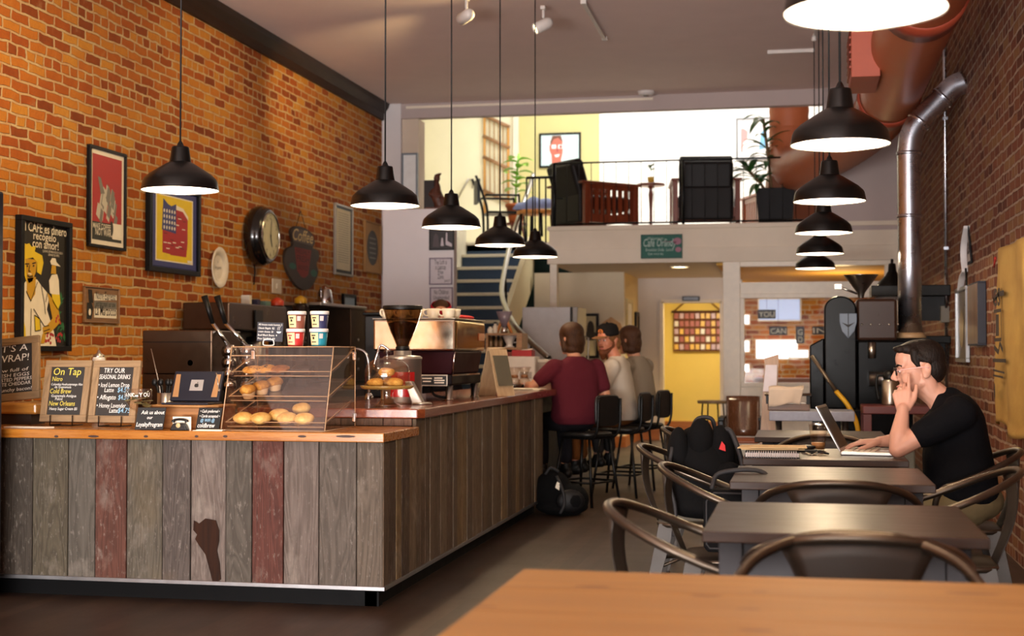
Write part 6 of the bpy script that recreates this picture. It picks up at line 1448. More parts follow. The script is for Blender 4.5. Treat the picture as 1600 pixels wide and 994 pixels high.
MB().tube([(0, -.06, 0), (q.x - p.x, -.06, q.z - p.z), (q.x - p.x + .04, -.01, q.z - p.z - .02)], .016).build('bar', M_rail, t)
MB().tube([(0, -.06, 0), (0, .0, 0)], .012).build('bracket', M_rail, t)
MB().tube([(q.x - p.x + .06, -.06, q.z - p.z), (q.x - p.x + .05, .0, q.z - p.z - .14)], .012).build('bracket', M_rail, t)
# notices on the stair wall
def flat(name, label, cat, x0, x1, y0, y1, Y, fm, board, d=.015, fw=.012, group=None):
    a, b = at(x0, (y0 + y1) / 2, Y=Y), at(x1, (y0 + y1) / 2, Y=Y); zt, zb = at((x0 + x1) / 2, y0, Y=Y).z, at((x0 + x1) / 2, y1, Y=Y).z
    w_, h_ = b.x - a.x, zt - zb
    t = thing(name, label, cat, ((a.x + b.x) / 2, Y - .002, (zt + zb) / 2), 0, group)
    m = MB(); m.bx(-w_ / 2, w_ / 2, -d, 0, -h_ / 2, -h_ / 2 + fw).bx(-w_ / 2, w_ / 2, -d, 0, h_ / 2 - fw, h_ / 2).bx(-w_ / 2, -w_ / 2 + fw, -d, 0, -h_ / 2 + fw, h_ / 2 - fw).bx(w_ / 2 - fw, w_ / 2, -d, 0, -h_ / 2 + fw, h_ / 2 - fw)
    m.build('frame', fm, t)
    MB().bx(-w_ / 2 + fw * .9, w_ / 2 - fw * .9, -d * .6, -.001, -h_ / 2 + fw * .9, h_ / 2 - fw * .9).build('panel', board, t)
    return t, w_ / 2 - fw, h_ / 2 - fw, -d * .6 - .001
M_lilac = mat('pale lilac paper', (206, 198, 202), .8); M_mauvef = mat('mauve edge', (120, 104, 120), .6)
SY = WSY - .002
t, a, b, y = flat('notice', 'white notice on the stair wall saying the loft is a laptop free zone', 'notice', 671, 707, 403, 445, SY, M_mauvef, M_lilac)
MB().text('The Loft is', 0, b * .56, .07, y, a * 1.2).text('a Laptop', 0, b * .16, .07, y, a * 1.0).text('Free', 0, -b * .24, .07, y, a * .5).text('Zone', 0, -b * .62, .07, y, a * .56).text('24/7', a * .62, -b * .88, .035, y).build('lettering', M_inkblack, t)
t, a, b, y = flat('notice', 'white notice about children below the laptop notice, half behind the barista', 'notice', 672, 708, 449, 489, SY, M_mauvef, M_lilac)
MB().text('No Children', 0, b * .5, .07, y, a * 1.4).text('Unattended', 0, b * .05, .06, y, a * 1.5).text('in the Loft', 0, -b * .4, .06, y, a * 1.3).build('lettering', M_inkblack, t)
t, a, b, y = flat('framed_photograph', 'dark framed photograph of pale shapes above the notices', 'picture', 671, 710, 356, 391, SY, M_black, mat('dark photo', (30, 26, 28), .4))
m = MB(); m.m = 0; m.poly([(-a * .1, -b * .7), (a * .2, -b * .7), (a * .1, b * .1), (0, b * .1)], y); m.poly([(a * .35, -b * .6), (a * .9, -b * .8), (a * .9, -b * .5), (a * .5, -b * .2), (a * .5, b * .6), (a * .38, b * .6)], y - .0005)
m.m = 1; m.poly([(-a * .8, -b * .8), (-a * .2, -b * .8), (-a * .3, b * .3), (-a * .5, b * .6), (-a * .7, b * .3)], y - .0002); m.build('image', [mat('photo pale', (190, 180, 184), .5), mat('photo mid', (70, 58, 60), .5)], t)
t, a, b, y = flat('framed_picture', 'tall white framed print hung on the white pier', 'picture', 629, 654, 240, 325, YB - .03, mat('blue grey frame', (120, 128, 138), .4), mat('white print', (240, 240, 238), .6), .05, .02)
MB().rect(-a * .6, a * .6, -b * .8, -b * .72, y).build('print_line', M_gray, t)
# carved figure on top of the stair wall
t = thing('carved_figure', 'dark carved wooden figure on top of the stair wall', 'sculpture', (at(683, 320, Y=WSY + .07).x, WSY + .07, WSZ + .001))
MC = wood('dark carving wood', (44, 22, 16), (104, 56, 36), 'Z', 2, .5)
m = MB(); m.chain(((.03, 0, .05), .07), ((-.02, 0, .16), .07), ((-.01, 0, .24), .045)); m.ball((.0, -.01, .32), (.035, .04, .045)); m.chain(((-.03, -.02, .22), .025), ((-.06, -.05, .15), .02), ((.04, -.06, .13), .02)); m.chain(((.04, 0, .08), .05), ((.12, -.01, .09), .035), ((.15, 0, .14), .025)); m.ball((.1, .0, .04), (.09, .05, .04)); m.cap((-.01, 0, .35), .02, (.04, 0, .37), .012)
m.build('figure', MC, t, remesh=.011, smooth_it=2)
MB().bx(-.13, -.02, -.05, .06, 0, .30).build('back_block', mat('black brown block', (32, 24, 22), .6), t, bevel=.006)
MB().bx(-.12, .17, -.06, .06, -.0, .015).build('plinth', MC, t)
# rear shelf unit with brewing things, below the stairs
sy = 12.6
a0, a1 = at(764, 540, Y=sy).x, at(820, 540, Y=sy).x; zt = at(790, 521, Y=sy).z; z2 = at(790, 543, Y=sy).z; z3 = at(790, 562, Y=sy).z
MS = wood('tan shelf wood', (118, 84, 52), (166, 126, 84), 'X', 1, .5)
t = thing('shelf_unit', 'open wooden shelf unit of brewing gear in front of the stairs', 'shelf', ((a0 + a1) / 2, sy, 0)); hw = (a1 - a0) / 2
MB().bx(hw - .05, hw, -.14, .14, 0, zt - .021).build('side_panel', MS, t); MB().bx(-hw, -hw + .02, -.14, .14, 0, zt - .021).build('side_panel', MS, t)
for z in (zt, z2, z3): MB().bx(-hw + (.021 if z < zt else 0), hw - (.051 if z < zt else 0), -.14, .14, z - .02, z).build('shelf_board', MS, t)
MB().bx(-hw + .021, hw - .051, .12, .14, .05, zt - .021).build('back_panel', mat('dark shelf back', (40, 30, 24), .7), t)
def dripper(px, Yd, z, lb):
    t = thing('coffee_dripper', lb, 'dripper', (at(px, 540, Y=Yd).x, Yd, z + .0005))
    MB().lathe([(.001, 0), (.045, 0), (.047, .008), (.03, .014), (.028, .03), (.072, .12), (.075, .125), (.07, .125), (.024, .032), (.001, .02)], n=28).build('cone', mat('white ceramic', (222, 214, 206), .3), t)
    MB().tube(smoothpath([(.05, 0, .095), (.085, 0, .09), (.085, 0, .05), (.04, 0, .045)]), .006).build('handle', mat('white ceramic', (222, 214, 206), .3), t)
dripper(796, sy - .02, z2, 'white ceramic coffee dripper on the middle shelf')
t = thing('wooden_dripper_stand', 'orange wooden arch stand with a small steel cone on the top shelf', 'stand', (at(788, 520, Y=sy).x, sy, zt + .0005))
m = MB(); m.tube([(-.07, 0, 0), (-.03, 0, .1), (-.03, 0, .17)], .014, 8); m.tube([(.07, 0, 0), (.03, 0, .1), (.03, 0, .17)], .014, 8); m.build('legs', wood('orange stand wood', (150, 88, 40), (190, 122, 64), 'Z'), t)
MB().lathe([(.02, .06), (.024, .06), (.075, .20), (.07, .20)], n=24).build('cone', mat('violet grey glass', (120, 108, 120), .3), t)
MB().lathe([(.001, 0), (.03, 0), (.034, .02), (.026, .05), (.02, .06), (.001, .06)], n=20).build('cup', M_chrome, t)
for i, (px, h_, c, lb) in enumerate(((766, .06, (220, 214, 200), 'short white jar at the left end of the top shelf'), (774, .09, (200, 190, 176), 'taller pale bottle next to the white jar on the top shelf'))):
    t = thing('jar', lb, 'jar', (at(px, 520, Y=sy).x, sy, zt + .0005)); MB().lathe([(.001, 0), (.024, 0), (.026, .01), (.025, h_ * .7), (.014, h_ * .85), (.014, h_), (.001, h_)], n=20).build('body', mat('jar ' + str(i), c, .3), t); MB().lathe([(.016, h_), (.016, h_ + .015), (.001, h_ + .015)], n=18).build('lid', M_black, t)
for i, px in enumerate((768, 776, 783)):
    t = thing('glass_bottle', ('small glass bottle at the left on the middle shelf', 'small glass bottle between two others on the middle shelf', 'small glass bottle next to the white dripper')[i], 'bottle', (at(px, 540, Y=sy).x, sy - .02, z2 + .0005)); MB().lathe([(.001, 0), (.018, 0), (.02, .01), (.02, .06), (.009, .075), (.009, .1), (.001, .1)], n=18).build('body', mat('amber glass', (120, 92, 64), .15), t); MB().lathe([(.011, .1), (.011, .115), (.001, .115)], n=14).build('stopper', M_paper, t)
tag(MB().bx(-.13, .13, -.08, .08, 0, .07).build('tea_box', mat('brick red box', (120, 52, 40), .6), bevel=.004, loc=((a0 + a1) / 2 - .04, sy - .03, z3 + .0005)), 'brick red box on the lowest visible shelf', 'box')
# white grinder box, red carton, jug on the far bar
by = 12.3
t = thing('white_appliance', 'white boxy coffee appliance with a grey panel on the far end of the bar', 'appliance', (at(816, 580, Y=by).x, by, BZ))
MB().bx(-.14, .14, -.12, .12, 0.012, at(816, 557, Y=by).z - BZ).build('housing', mat('white appliance plastic', (206, 200, 192), .4), t, bevel=.012)
MB().bx(.0, .11, -.124, -.118, .06, .12).build('grey_panel', mat('grey appliance panel', (150, 144, 138), .4), t, bevel=.003)
for sx in (-1, 1): MB().bx(sx * .11 - .015, sx * .11 + .015, -.1, .1, 0, .0125).build('foot', M_rubber, t)
HZ = at(816, 557, Y=by).z
t = thing('red_carton', 'flat red carton with papers on top of the white appliance', 'carton', (at(818, 555, Y=by).x, by, HZ + .0005))
MB().bx(-.09, .09, -.08, .08, 0, .055).build('box', mat('carton red', (158, 30, 34), .6), t, bevel=.003)
m = MB(); m.box((.03, 0, .060), (.10, .10, .006), rotm(.05, -.12, .2)); m.build('paper_slip', M_paper, t)
t = thing('plastic_tub', 'translucent plastic tub beside the white appliance, behind the maroon sleeve', 'tub', (at(848, 580, Y=by + .1).x, by + .1, BZ))
MB().lathe([(.001, 0), (.085, 0), (.10, .20), (.108, .202), (.108, .215), (.095, .215), (.08, .008), (.001, .008)], n=28).build('tub', mat('milky plastic', (206, 198, 184), .4), t)
MB().lathe([(.001, .216), (.108, .216), (.11, .222), (.1, .230), (.001, .230)], n=28).build('lid', mat('milky plastic', (206, 198, 184), .4), t)
# refrigerator
fy = 14.9
f0, f1 = at(816, 540, Y=fy).x, at(891, 540, Y=fy).x; fz = at(850, 480, Y=fy).z
t = thing('refrigerator', 'pale grey refrigerator with a dark door edge behind the seated customers', 'refrigerator', ((f0 + f1) / 2, fy, 0)); hw = (f1 - f0) / 2
MB().bx(-hw, hw, 0, .62, .06, fz).build('cabinet', mat('pale grey enamel', (196, 194, 194), .35), t, bevel=.008)
MB().bx(hw + .001, hw + .02, 0.0, .10, .06, fz).build('gasket', M_black, t); MB().bx(hw + .021, hw + .08, .0, .62, .06, fz).build('door', mat('grey fridge door', (150, 144, 136), .35), t, bevel=.01); MB().bx(-hw + .02, hw - .02, .03, .6, 0, .06).build('plinth', M_kick, t)
m = MB(); m.tube([(hw + .08, .5, 1.0), (hw + .12, .5, 1.02), (hw + .12, .5, 1.38), (hw + .08, .5, 1.4)], .010); m.build('handle', M_steel, t)
# pictures below the mezzanine
t, a, b, y = flat('framed_picture', 'black framed picture of a small dark figure beside the refrigerator', 'picture', 903, 936, 490, 560, CY - .004, M_black, mat('cream print', (210, 198, 160), .6), .03, .035)
m = MB(); m.ball((a * .3, y, b * .3), (.05, .002, .12), 12, 8); m.ball((a * .2, y, b * .0), (.12, .002, .06), 12, 8); m.build('image', mat('figure ink', (60, 54, 46), .7), t)
def pass_pic(name, label, x0, x1, y0, y1, fm, bm):
    X = c1; P0, P1 = at(x0, (y0 + y1) / 2, X=X), at(x1, (y0 + y1) / 2, X=X); zt, zb = at((x0 + x1) / 2, y0, X=X).z, at((x0 + x1) / 2, y1, X=X).z
    t = thing(name, label, 'picture', (X + .002, (P0.y + P1.y) / 2, (zt + zb) / 2), PI / 2); w_, h_ = abs(P1.y - P0.y), zt - zb
    m = MB(); fw = .05
    m.bx(-w_ / 2, w_ / 2, -.03, 0, -h_ / 2, -h_ / 2 + fw).bx(-w_ / 2, w_ / 2, -.03, 0, h_ / 2 - fw, h_ / 2).bx(-w_ / 2, -w_ / 2 + fw, -.03, 0, -h_ / 2 + fw, h_ / 2 - fw).bx(w_ / 2 - fw, w_ / 2, -.03, 0, -h_ / 2 + fw, h_ / 2 - fw); m.build('frame', fm, t)
    MB().bx(-w_ / 2 + fw, w_ / 2 - fw, -.015, 0, -h_ / 2 + fw, h_ / 2 - fw).build('panel', bm, t)
    m = MB(); m.ball((0, -.016, -.05), (w_ * .2, .002, h_ * .15), 12, 8); m.build('image', M_gray, t)
pass_pic('framed_picture', 'cream framed print on the side wall of the passage', 977, 986, 468, 560, mat('yellow cream frame', (206, 186, 130), .5), M_paper)
pass_pic('framed_picture', 'narrow black framed picture on the passage wall, nearest the doorway', 991, 996, 488, 562, M_black, mat('dim print', (120, 100, 70), .6))
# wooden bell-shaped thing behind the cap
t = thing('wooden_paddle', 'pale wooden paddle leaning on the cream wall behind the cap', 'paddle', (at(955, 510, Y=CY - .05).x, CY - .06, 0))
m = MB(); m.prism([(-.05, 0), (.05, 0), (.05, 1.1), (.17, 1.25), (.19, 1.42), (.12, 1.60), (0, 1.68), (-.12, 1.60), (-.19, 1.42), (-.17, 1.25), (-.05, 1.1)], -.012, .012); m.build('blade', wood('pale paddle wood', (176, 128, 72), (206, 160, 100), 'Z'), t, bevel=.004)
MB().bx(-.02, .02, -.016, -.012, .3, .9).build('grip', M_brown, t)
# green sign on the mezzanine
t, a, b, y = flat('cafe_sign', 'green chalk sign with swirly lettering on the mezzanine front', 'sign', 1001.5, 1066, 366.5, 404, YB - .034, mat('dark green edge', (34, 78, 66), .6), mat('green chalkboard', (44, 100, 88), .7), .02, .01)
MB().text('Welcome to', -a * .3, b * .60, .05, y, a * .8, shear=.2).text('Café Orlindy', -a * .08, b * .0, .13, y, a * 1.66, shear=.2, bold=.01).text('Breakfast Daily  Lunch', -a * .1, -b * .42, .05, y, a * 1.4, shear=.1).text('Open every day', -a * .3, -b * .75, .04, y, a * .8, shear=.1).build('lettering', mat('pale chalk on green', (176, 196, 186), .8), t)
m = MB(); m.disc(a * .80, b * .45, .05, .04, y); m.disc(a * .85, -b * .30, .035, .03, y); m.rect(a * .05, a * .5, b * .40, b * .46, y); m.build('chalk_drawing', mat('pink chalk', (168, 120, 136), .8), t)
# downlight and passage ceiling
t = thing('downlight', 'round lit downlight in the passage ceiling below the green sign', 'light', (at(1062, 413, Y=17.0).x, 17.0, SOFF - .001))
MB().lathe([(.10, 0), (.12, 0), (.12, -.012), (.10, -.014)], n=28).build('ring', M_trim, t); MB().lathe([(.001, -.006), (.10, -.006), (.10, -.002)], n=28).build('lens', mat('lit lens', (255, 246, 220), .4, emit=9), t)
light('downlight_glow', 'SPOT', (t.location.x, 17.0, SOFF - .03), 190, (1.0, .78, .42), .1, (t.location.x, 17.3, 0), spot=R(130), blend=.8)
# banner in the hall, exit box over the door
hy_ = 22.26
t = thing('hanging_banner', 'beaded patchwork banner hung by a cord on the yellow hall wall', 'banner', (at(1090, 520, Y=hy_).x, hy_, at(1090, 518, Y=hy_).z))
w_ = (at(1128, 520, Y=hy_).x - at(1053, 520, Y=hy_).x) / 2; h_ = (at(1090, 489, Y=hy_).z - at(1090, 551, Y=hy_).z) / 2
MB().bx(-w_, w_, -.02, 0, -h_, h_).build('cloth_panel', mat('plum brown cloth', (106, 62, 40), .8), t)
MB().tube([(-w_, -.02, h_), (0, -.015, h_ + .32), (w_, -.02, h_)], .012).build('cord', mat('hemp cord', (150, 104, 50), .8), t)
MB().cyl((-w_ - .03, -.02, h_), (w_ + .03, -.02, h_), .016).build('rod', MC, t)
m = MB(); rr = random.Random(4)
for i in range(9):
    for j in range(5):
        m.m = rr.randrange(4); x, z = -w_ * .88 + i * w_ * .22, -h_ * .78 + j * h_ * .39; m.box((x, -.028, z), (w_ * .16, .014, h_ * .26), rotm(0, rr.uniform(-.1, .1), 0))
m.build('bead_patches', [mat('lilac beads', (196, 170, 190), .3), mat('gold beads', (226, 184, 90), .3), mat('rose beads', (170, 96, 90), .3), mat('white beads', (232, 226, 226), .25)], t)
t = thing('exit_sign', 'small dark box sign above the yellow doorway', 'sign', (at(1080, 467, Y=DY).x, DY - .002, at(1080, 467, Y=DY).z))
MB().bx(-.12, .12, -.07, 0, -.032, .032).build('housing', mat('dark sign box', (40, 42, 52), .4), t, bevel=.006); MB().bx(-.1, .1, -.074, -.069, -.02, .02).build('face', mat('blue grey sign face', (96, 104, 124), .3), t)
# window lettering plates, hung behind the pane
def letter_plate(word, x0, x1, y0, y1, label, stack=False):
    Y = YB + .075; a, b = at(x0, (y0 + y1) / 2, Y=Y), at(x1, (y0 + y1) / 2, Y=Y); zt, zb = at(x0, y0, Y=Y).z, at(x0, y1, Y=Y).z
    t = thing('window_letters', label, 'sign', ((a.x + b.x) / 2, Y, (zt + zb) / 2)); w_, h_ = (b.x - a.x) / 2, (zt - zb) / 2
    MB().bx(-w_, w_, -.004, .004, -h_, h_).build('card', mat('dark letter card', (56, 52, 54), .6), t)
    m = MB()
    if stack: m.text(word[0], 0, .0, h_ * .95, -.006, w_ * 1.1, bold=.005).text(word[1], 0, -h_ * .85, h_ * .95, -.006, w_ * 1.1, bold=.005)
    else: m.text(word, 0, -h_ * .62, h_ * 1.7, -.006, w_ * 1.75, bold=.008)
    m.build('lettering', mat('pale letter', (206, 196, 170), .7), t)
    MB().tube([(0, 0, h_), (0, 0, wz1 - (zt + zb) / 2)], .002, 6).build('string', M_inkblack, t)
letter_plate('YOU', 1184, 1212, 484, 498, 'letter card reading YOU hung in the back window')
letter_plate('CAN', 1202, 1230, 510, 524, 'letter card reading CAN hung in the back window, below YOU')
letter_plate('GO', 1243.5, 1257, 510, 537, 'tall letter card after CAN in the back window', True)
letter_plate('IN', 1269, 1292, 510, 523, 'letter card half behind the roaster in the back window')
# rear room: glowing panes added for reflected glare, wooden posts, shelves seen through the glass
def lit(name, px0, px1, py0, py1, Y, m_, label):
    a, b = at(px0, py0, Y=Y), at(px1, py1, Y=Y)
    t = thing(name, label, 'window', ((a.x + b.x) / 2, Y, (a.z + b.z) / 2)); w_, h_ = abs(b.x - a.x) / 2, abs(a.z - b.z) / 2  # added glow pane standing for glare, not a real window
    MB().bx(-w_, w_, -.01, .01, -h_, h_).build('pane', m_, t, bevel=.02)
    f = MB(); f.bx(-w_ - .02, w_ + .02, -.015, .012, -h_ - .02, -h_).bx(-w_ - .02, w_ + .02, -.015, .012, h_, h_ + .02).bx(-w_ - .02, -w_, -.015, .012, -h_, h_).bx(w_, w_ + .02, -.015, .012, -h_, h_); f.build('frame', M_trim, t)  # rim of the added glow pane
M_glare = mat('glow pane', (250, 250, 255), .3, emit=2.2)
lit('glow_pane', 1182, 1245, 532, 560, 21.4, M_glare, 'bright glow pane added low in the room for reflected glare')
lit('glow_pane', 1186, 1250, 468, 500, 21.5, mat('blue glow pane', (150, 165, 200), .3, emit=.8), 'pale blue glowing panel added high in the room behind the glass')
lit('glow_pane', 1234, 1262, 548, 558, 21.3, M_glare, 'narrow bright strip added behind the glass for reflected glare')
for i, (y0, y1) in enumerate(((493, 506), (533, 549), (570, 580))): lit('glow_pane', 1158.5, 1170, y0, y1, 20.5 - .1 * i, M_glare, ('topmost of three small added glare panes by the partition post', 'middle one of three small added glare panes by the partition post', 'lowest of three small added glare panes by the partition post')[i])
t = thing('rear_bench', 'dark bench and clutter in the room behind the glass', 'bench', (at(1230, 600, Y=20.2).x, 20.2, 0))
MB().bx(-.45, .8, -.25, .25, .80, .86).build('top', wood('bench wood', (84, 52, 40), (124, 84, 66), 'X'), t)
for sx in (-.37, .72): MB().bx(sx - .04, sx + .04, -.2, .2, 0, .80).build('leg', M_tleg, t)
MB().bx(-.32, .66, -.2, .2, .2, .5).build('drawer_block', mat('plum drawer block', (86, 62, 62), .6), t)
# ================================================================== THE LOFT
LZ = LOFT - .0095
M_leather = mat('black brown leather', (24, 19, 18), .45, var=.2, spec=.2); M_cherry = wood('cherry armrest wood', (84, 34, 18), (134, 60, 32), 'Z', 1, .35, coat=.3)
M_leather2 = mat('brown leather', (92, 46, 28), .4, var=.2)
def armchair(label, loc, rz, w=.74, body=M_leather, recline=.16):
    """faces local +Y"""
    t = thing('armchair', label, 'armchair', loc, rz, 'mission armchairs in the loft')
    h = w / 2
    m = MB(); m.loft([[(-h + .09, -.30 + dy, .34), (h - .09, -.30 + dy, .34), (h - .08, -.30 + dy - recline, .80), (-h + .08, -.30 + dy - recline, .80)] for dy in (-.10, .10)], False); m.build('back_cushion', body, t, bevel=.05, seg=4)
    MB().bx(-h + .085, h - .085, -.43, -.36, .10, .50).build('back_panel', body, t, bevel=.03, seg=3)
    m = MB(); m.cyl((-h + .09, -.30 - recline + .02, .79), (h - .09, -.30 - recline + .02, .79), .075); m.build('headroll', body, t, bevel=.02)
    MB().bx(-h + .085, h - .085, -.30, .34, .26, .44).build('seat_cushion', body, t, bevel=.05, seg=4)
    for sx in (-1, 1):
        x0 = sx * (h - .035)
        for y in (-.38, .36): MB().bx(x0 - .03, x0 + .03, y - .03, y + .03, 0, .56).build('leg', M_cherry, t, bevel=.003)
        MB().bx(x0 - .05, x0 + .05, -.46, .42, .56, .59).build('arm_top', M_cherry, t, bevel=.006)
        MB().bx(x0 - .015, x0 + .015, -.35, .33, .10, .20).build('side_rail', M_cherry, t); MB().bx(x0 - .015, x0 + .015, -.35, .33, .50, .559).build('side_rail', M_cherry, t)
        for k in range(8): MB().bx(x0 - .012, x0 + .012, -.31 + k * .088 - .026, -.31 + k * .088 + .026, .201, .499).build('slat', M_cherry, t)
    for y in (-.38, .36): MB().bx(-h + .066, h - .066, y - .012, y + .012, .14, .25).build('front_rail', M_cherry, t)
    return t
def on_loft(px, Y): q = at(px, 340, Y=Y); return Vector((q.x, Y, LZ))
armchair('dark leather armchair with slatted wooden sides, left of the small pedestal table', on_loft(930, 17.1), R(-46))
armchair('dark leather armchair seen square from behind, right of the small pedestal table', on_loft(1100, 17.05), R(8), .80, recline=.04)
armchair('brown leather armchair half hidden behind the big black planter', on_loft(1222, 18.7), R(20), .86, M_leather2)
# pedestal table with a plant pot
p = on_loft(1017, 17.4); t = thing('pedestal_table', 'slim pedestal table with a small flat top between the armchairs', 'table', p)
MB().lathe([(.001, .60), (.17, .60), (.18, .615), (.17, .63), (.001, .63)], n=28).build('top', M_cherry, t); MB().lathe([(.02, .03), (.018, .3), (.03, .5), (.02, .56), (.04, .599), (.001, .599)], n=18).build('stem', M_cherry, t)
for k in range(3): an = k * 2.1 + .3; MB().tube([(0, 0, .06), (.08 * math.cos(an), .08 * math.sin(an), .05), (.17 * math.cos(an), .17 * math.sin(an), .012)], .012).build('foot', M_cherry, t)
t = thing('potted_sprig', 'tiny yellow pot with a green sprig on the pedestal table', 'plant', p + Vector((0, 0, .6305)))
MB().lathe([(.001, 0), (.03, 0), (.045, .085), (.038, .085), (.001, .07)], n=20).build('pot', mat('mustard pot', (190, 150, 40), .5), t)
M_leaf = mat('bright green leaf', (86, 140, 40), .45, var=.3, scale=6); M_leafd = mat('deep green leaf', (44, 92, 34), .4, var=.3, scale=6)
def leaf(m, base, d, L, w_, droop=.6, n=6):
    base = Vector(base); d = Vector(d).normalized(); s_ = d.cross(Vector((0, 0, 1))); s_ = s_.normalized() if s_.length > 1e-3 else Vector((1, 0, 0)); vs = []; p_ = base.copy(); dd = d.copy()
    for i in range(n + 1):
        f = i / n; ww = w_ * math.sin(PI * min(1, f * .92 + .08)) ** .8
        up = s_.cross(dd).normalized() * (-.25 * ww)
        vs += [p_ - s_ * ww - up, p_.copy(), p_ + s_ * ww - up]; dd = (dd + Vector((0, 0, -droop / n))).normalized(); p_ = p_ + dd * (L / n)
    m.add(vs, [f_ for i in range(n) for f_ in ((i * 3, i * 3 + 1, i * 3 + 4, i * 3 + 3), (i * 3 + 1, i * 3 + 2, i * 3 + 5, i * 3 + 4))], True)
m = MB(); m.tube([(0, 0, .06), (.005, 0, .15), (0, 0, .2)], .004, 6)
for k in range(6): an = k * 1.1; leaf(m, (0, 0, .16 + .01 * k), (math.cos(an), math.sin(an), .8), .09, .022)
m.build('foliage', M_leafd, t)
# big planter
p = on_loft(1212, 16.85); t = thing('potted_dracaena', 'tall leafy plant in a big square black planter on the loft', 'plant', p)
m = MB(); m.loft([[(-.19, -.19, 0), (.19, -.19, 0), (.19, .19, 0), (-.19, .19, 0)], [(-.225, -.225, .46), (.225, -.225, .46), (.225, .225, .46), (-.225, .225, .46)], [(-.205, -.205, .46), (.205, -.205, .46), (.205, .205, .46), (-.205, .205, .46)], [(-.2, -.2, .42), (.2, -.2, .42), (.2, .2, .42), (-.2, .2, .42)]], False); m.build('planter', mat('matt black planter', (24, 22, 24), .6, spec=.2), t, bevel=.006)
rr = random.Random(8)
for (bx_, by_, ht, lean) in ((-.04, 0, 1.30, -.10), (.06, .04, 1.02, .16), (-.08, -.05, .70, -.24)):
    m = MB(); m.tube([(bx_, by_, .38), (bx_ + lean * .4, by_, .38 + (ht - .38) * .5), (bx_ + lean, by_, ht)], .018); m.build('stem', mat('tan plant stem', (120, 92, 60), .8), t)
    m = MB()
    for k in range(24): f = rr.uniform(.35, 1); an = k * 2.4 + rr.random() * .5; leaf(m, (bx_ + lean * f, by_, .40 + (ht - .40) * f), (math.cos(an), math.sin(an), rr.uniform(.5, 1.3)), rr.uniform(.26, .42), rr.uniform(.028, .045), rr.uniform(.9, 1.8))
    m.build('foliage', M_leafd, t)
# railing along the mezzanine edge
t = thing('loft_railing', 'thin black metal railing with balusters along the loft edge', 'railing', (SX0, YB + .03, LZ))
rz_ = at(1000, 252, Y=YB + .03).z - LZ; lz_ = at(840, 277, Y=YB + .03).z - LZ
x0 = at(866, 300, Y=YB + .03).x - SX0; x1 = OX1 - SX0 - .01; xl = at(822, 300, Y=YB + .03).x - SX0
MB().tube([(x0, 0, rz_), (x1, 0, rz_)], .010).build('top_rail', M_blackm, t); MB().tube([(x0, 0, .05), (x1, 0, .05)], .010).build('bottom_rail', M_blackm, t)
MB().tube([(x0, 0, 0.0), (x0, 0, rz_)], .022).build('post', M_blackm, t); MB().tube([(x1 * .5, 0, 0.0), (x1 * .5, 0, rz_)], .016).build('post', M_blackm, t); MB().tube([(x1 - .02, 0, 0.0), (x1 - .02, 0, rz_)], .016).build('post', M_blackm, t)
for k in range(1, 21): x = x0 + (x1 - x0) * k / 21; MB().tube([(x, 0, .05), (x, 0, rz_)], .0045, 6).build('baluster', M_blackm, t)
t = thing('landing_railing', 'lower black railing between the staircase and the loft edge', 'railing', (SX0, YB + .06, LZ))
MB().tube([(xl, 0, lz_), (x0, 0, lz_)], .016).build('top_rail', M_blackm, t); MB().tube([(x0 * 1.0, .0, .36), (x0 + .1, .0, .36)], .01).build('bracket', M_blackm, t)
for k in range(5): x = xl + (x0 - xl) * k / 4.4; MB().tube([(x, 0, -.22), (x, 0, lz_)], .010, 6).build('baluster', M_blackm, t)
# portrait and framed print
LWY = LB - .004
t, a, b, y = flat('framed_portrait', 'framed pop style portrait of a smiling face in pale glasses on light blue', 'picture', 843, 908, 208, 262, LWY, M_black, mat('portrait light blue', (206, 232, 238), .5), .04, .03)
M_ph = mat('portrait skin', (206, 110, 92), .6); m = MB()
m.m = 0; m.poly([(-a * .42, -b), (-a * .46, -b * .3), (-a * .56, b * .0), (-a * .56, b * .3), (-a * .44, b * .55), (-a * .3, b * .92), (a * .0, b * .92), (a * .12, b * .6), (a * .16, b * .2), (a * .14, -b * .2), (a * .06, -b * .6), (a * .04, -b)], y)
m.m = 1; m.poly([(-a * .5, b * .28), (-a * .52, b * .55), (-a * .4, b * .95), (a * .05, b * .95), (a * .16, b * .5), (a * .06, b * .62), (-a * .1, b * .80), (-a * .34, b * .7)], y - .001)
m.m = 2; m.rect(-a * .44, -a * .2, b * .1, b * .36, y - .002); m.rect(-a * .1, a * .14, b * .1, b * .36, y - .002); m.poly([(-a * .3, -b * .3), (a * .0, -b * .26), (-a * .08, -b * .44), (-a * .22, -b * .46)], y - .002)
m.m = 3; m.rect(-a * .2, -a * .1, b * .24, b * .30, y - .002); m.disc(a * .04, b * .22, a * .07, b * .1, y - .003); m.poly([(-a * .2, b * .1), (-a * .1, b * .1), (-a * .06, -b * .12), (-a * .2, -b * .12)], y - .001)
m.build('face_print', [M_ph, mat('portrait hair', (120, 76, 60), .6), mat('portrait white', (232, 240, 244), .5), mat('portrait shade', (170, 84, 80), .6)], t)
t, a, b, y = flat('framed_print', 'grey framed print with a pink shape, half hidden by the tall plant', 'picture', 1150, 1216, 184, 250, LB - .026, mat('grey print frame', (130, 132, 136), .5), mat('white loft print', (240, 238, 240), .6), .04, .03)
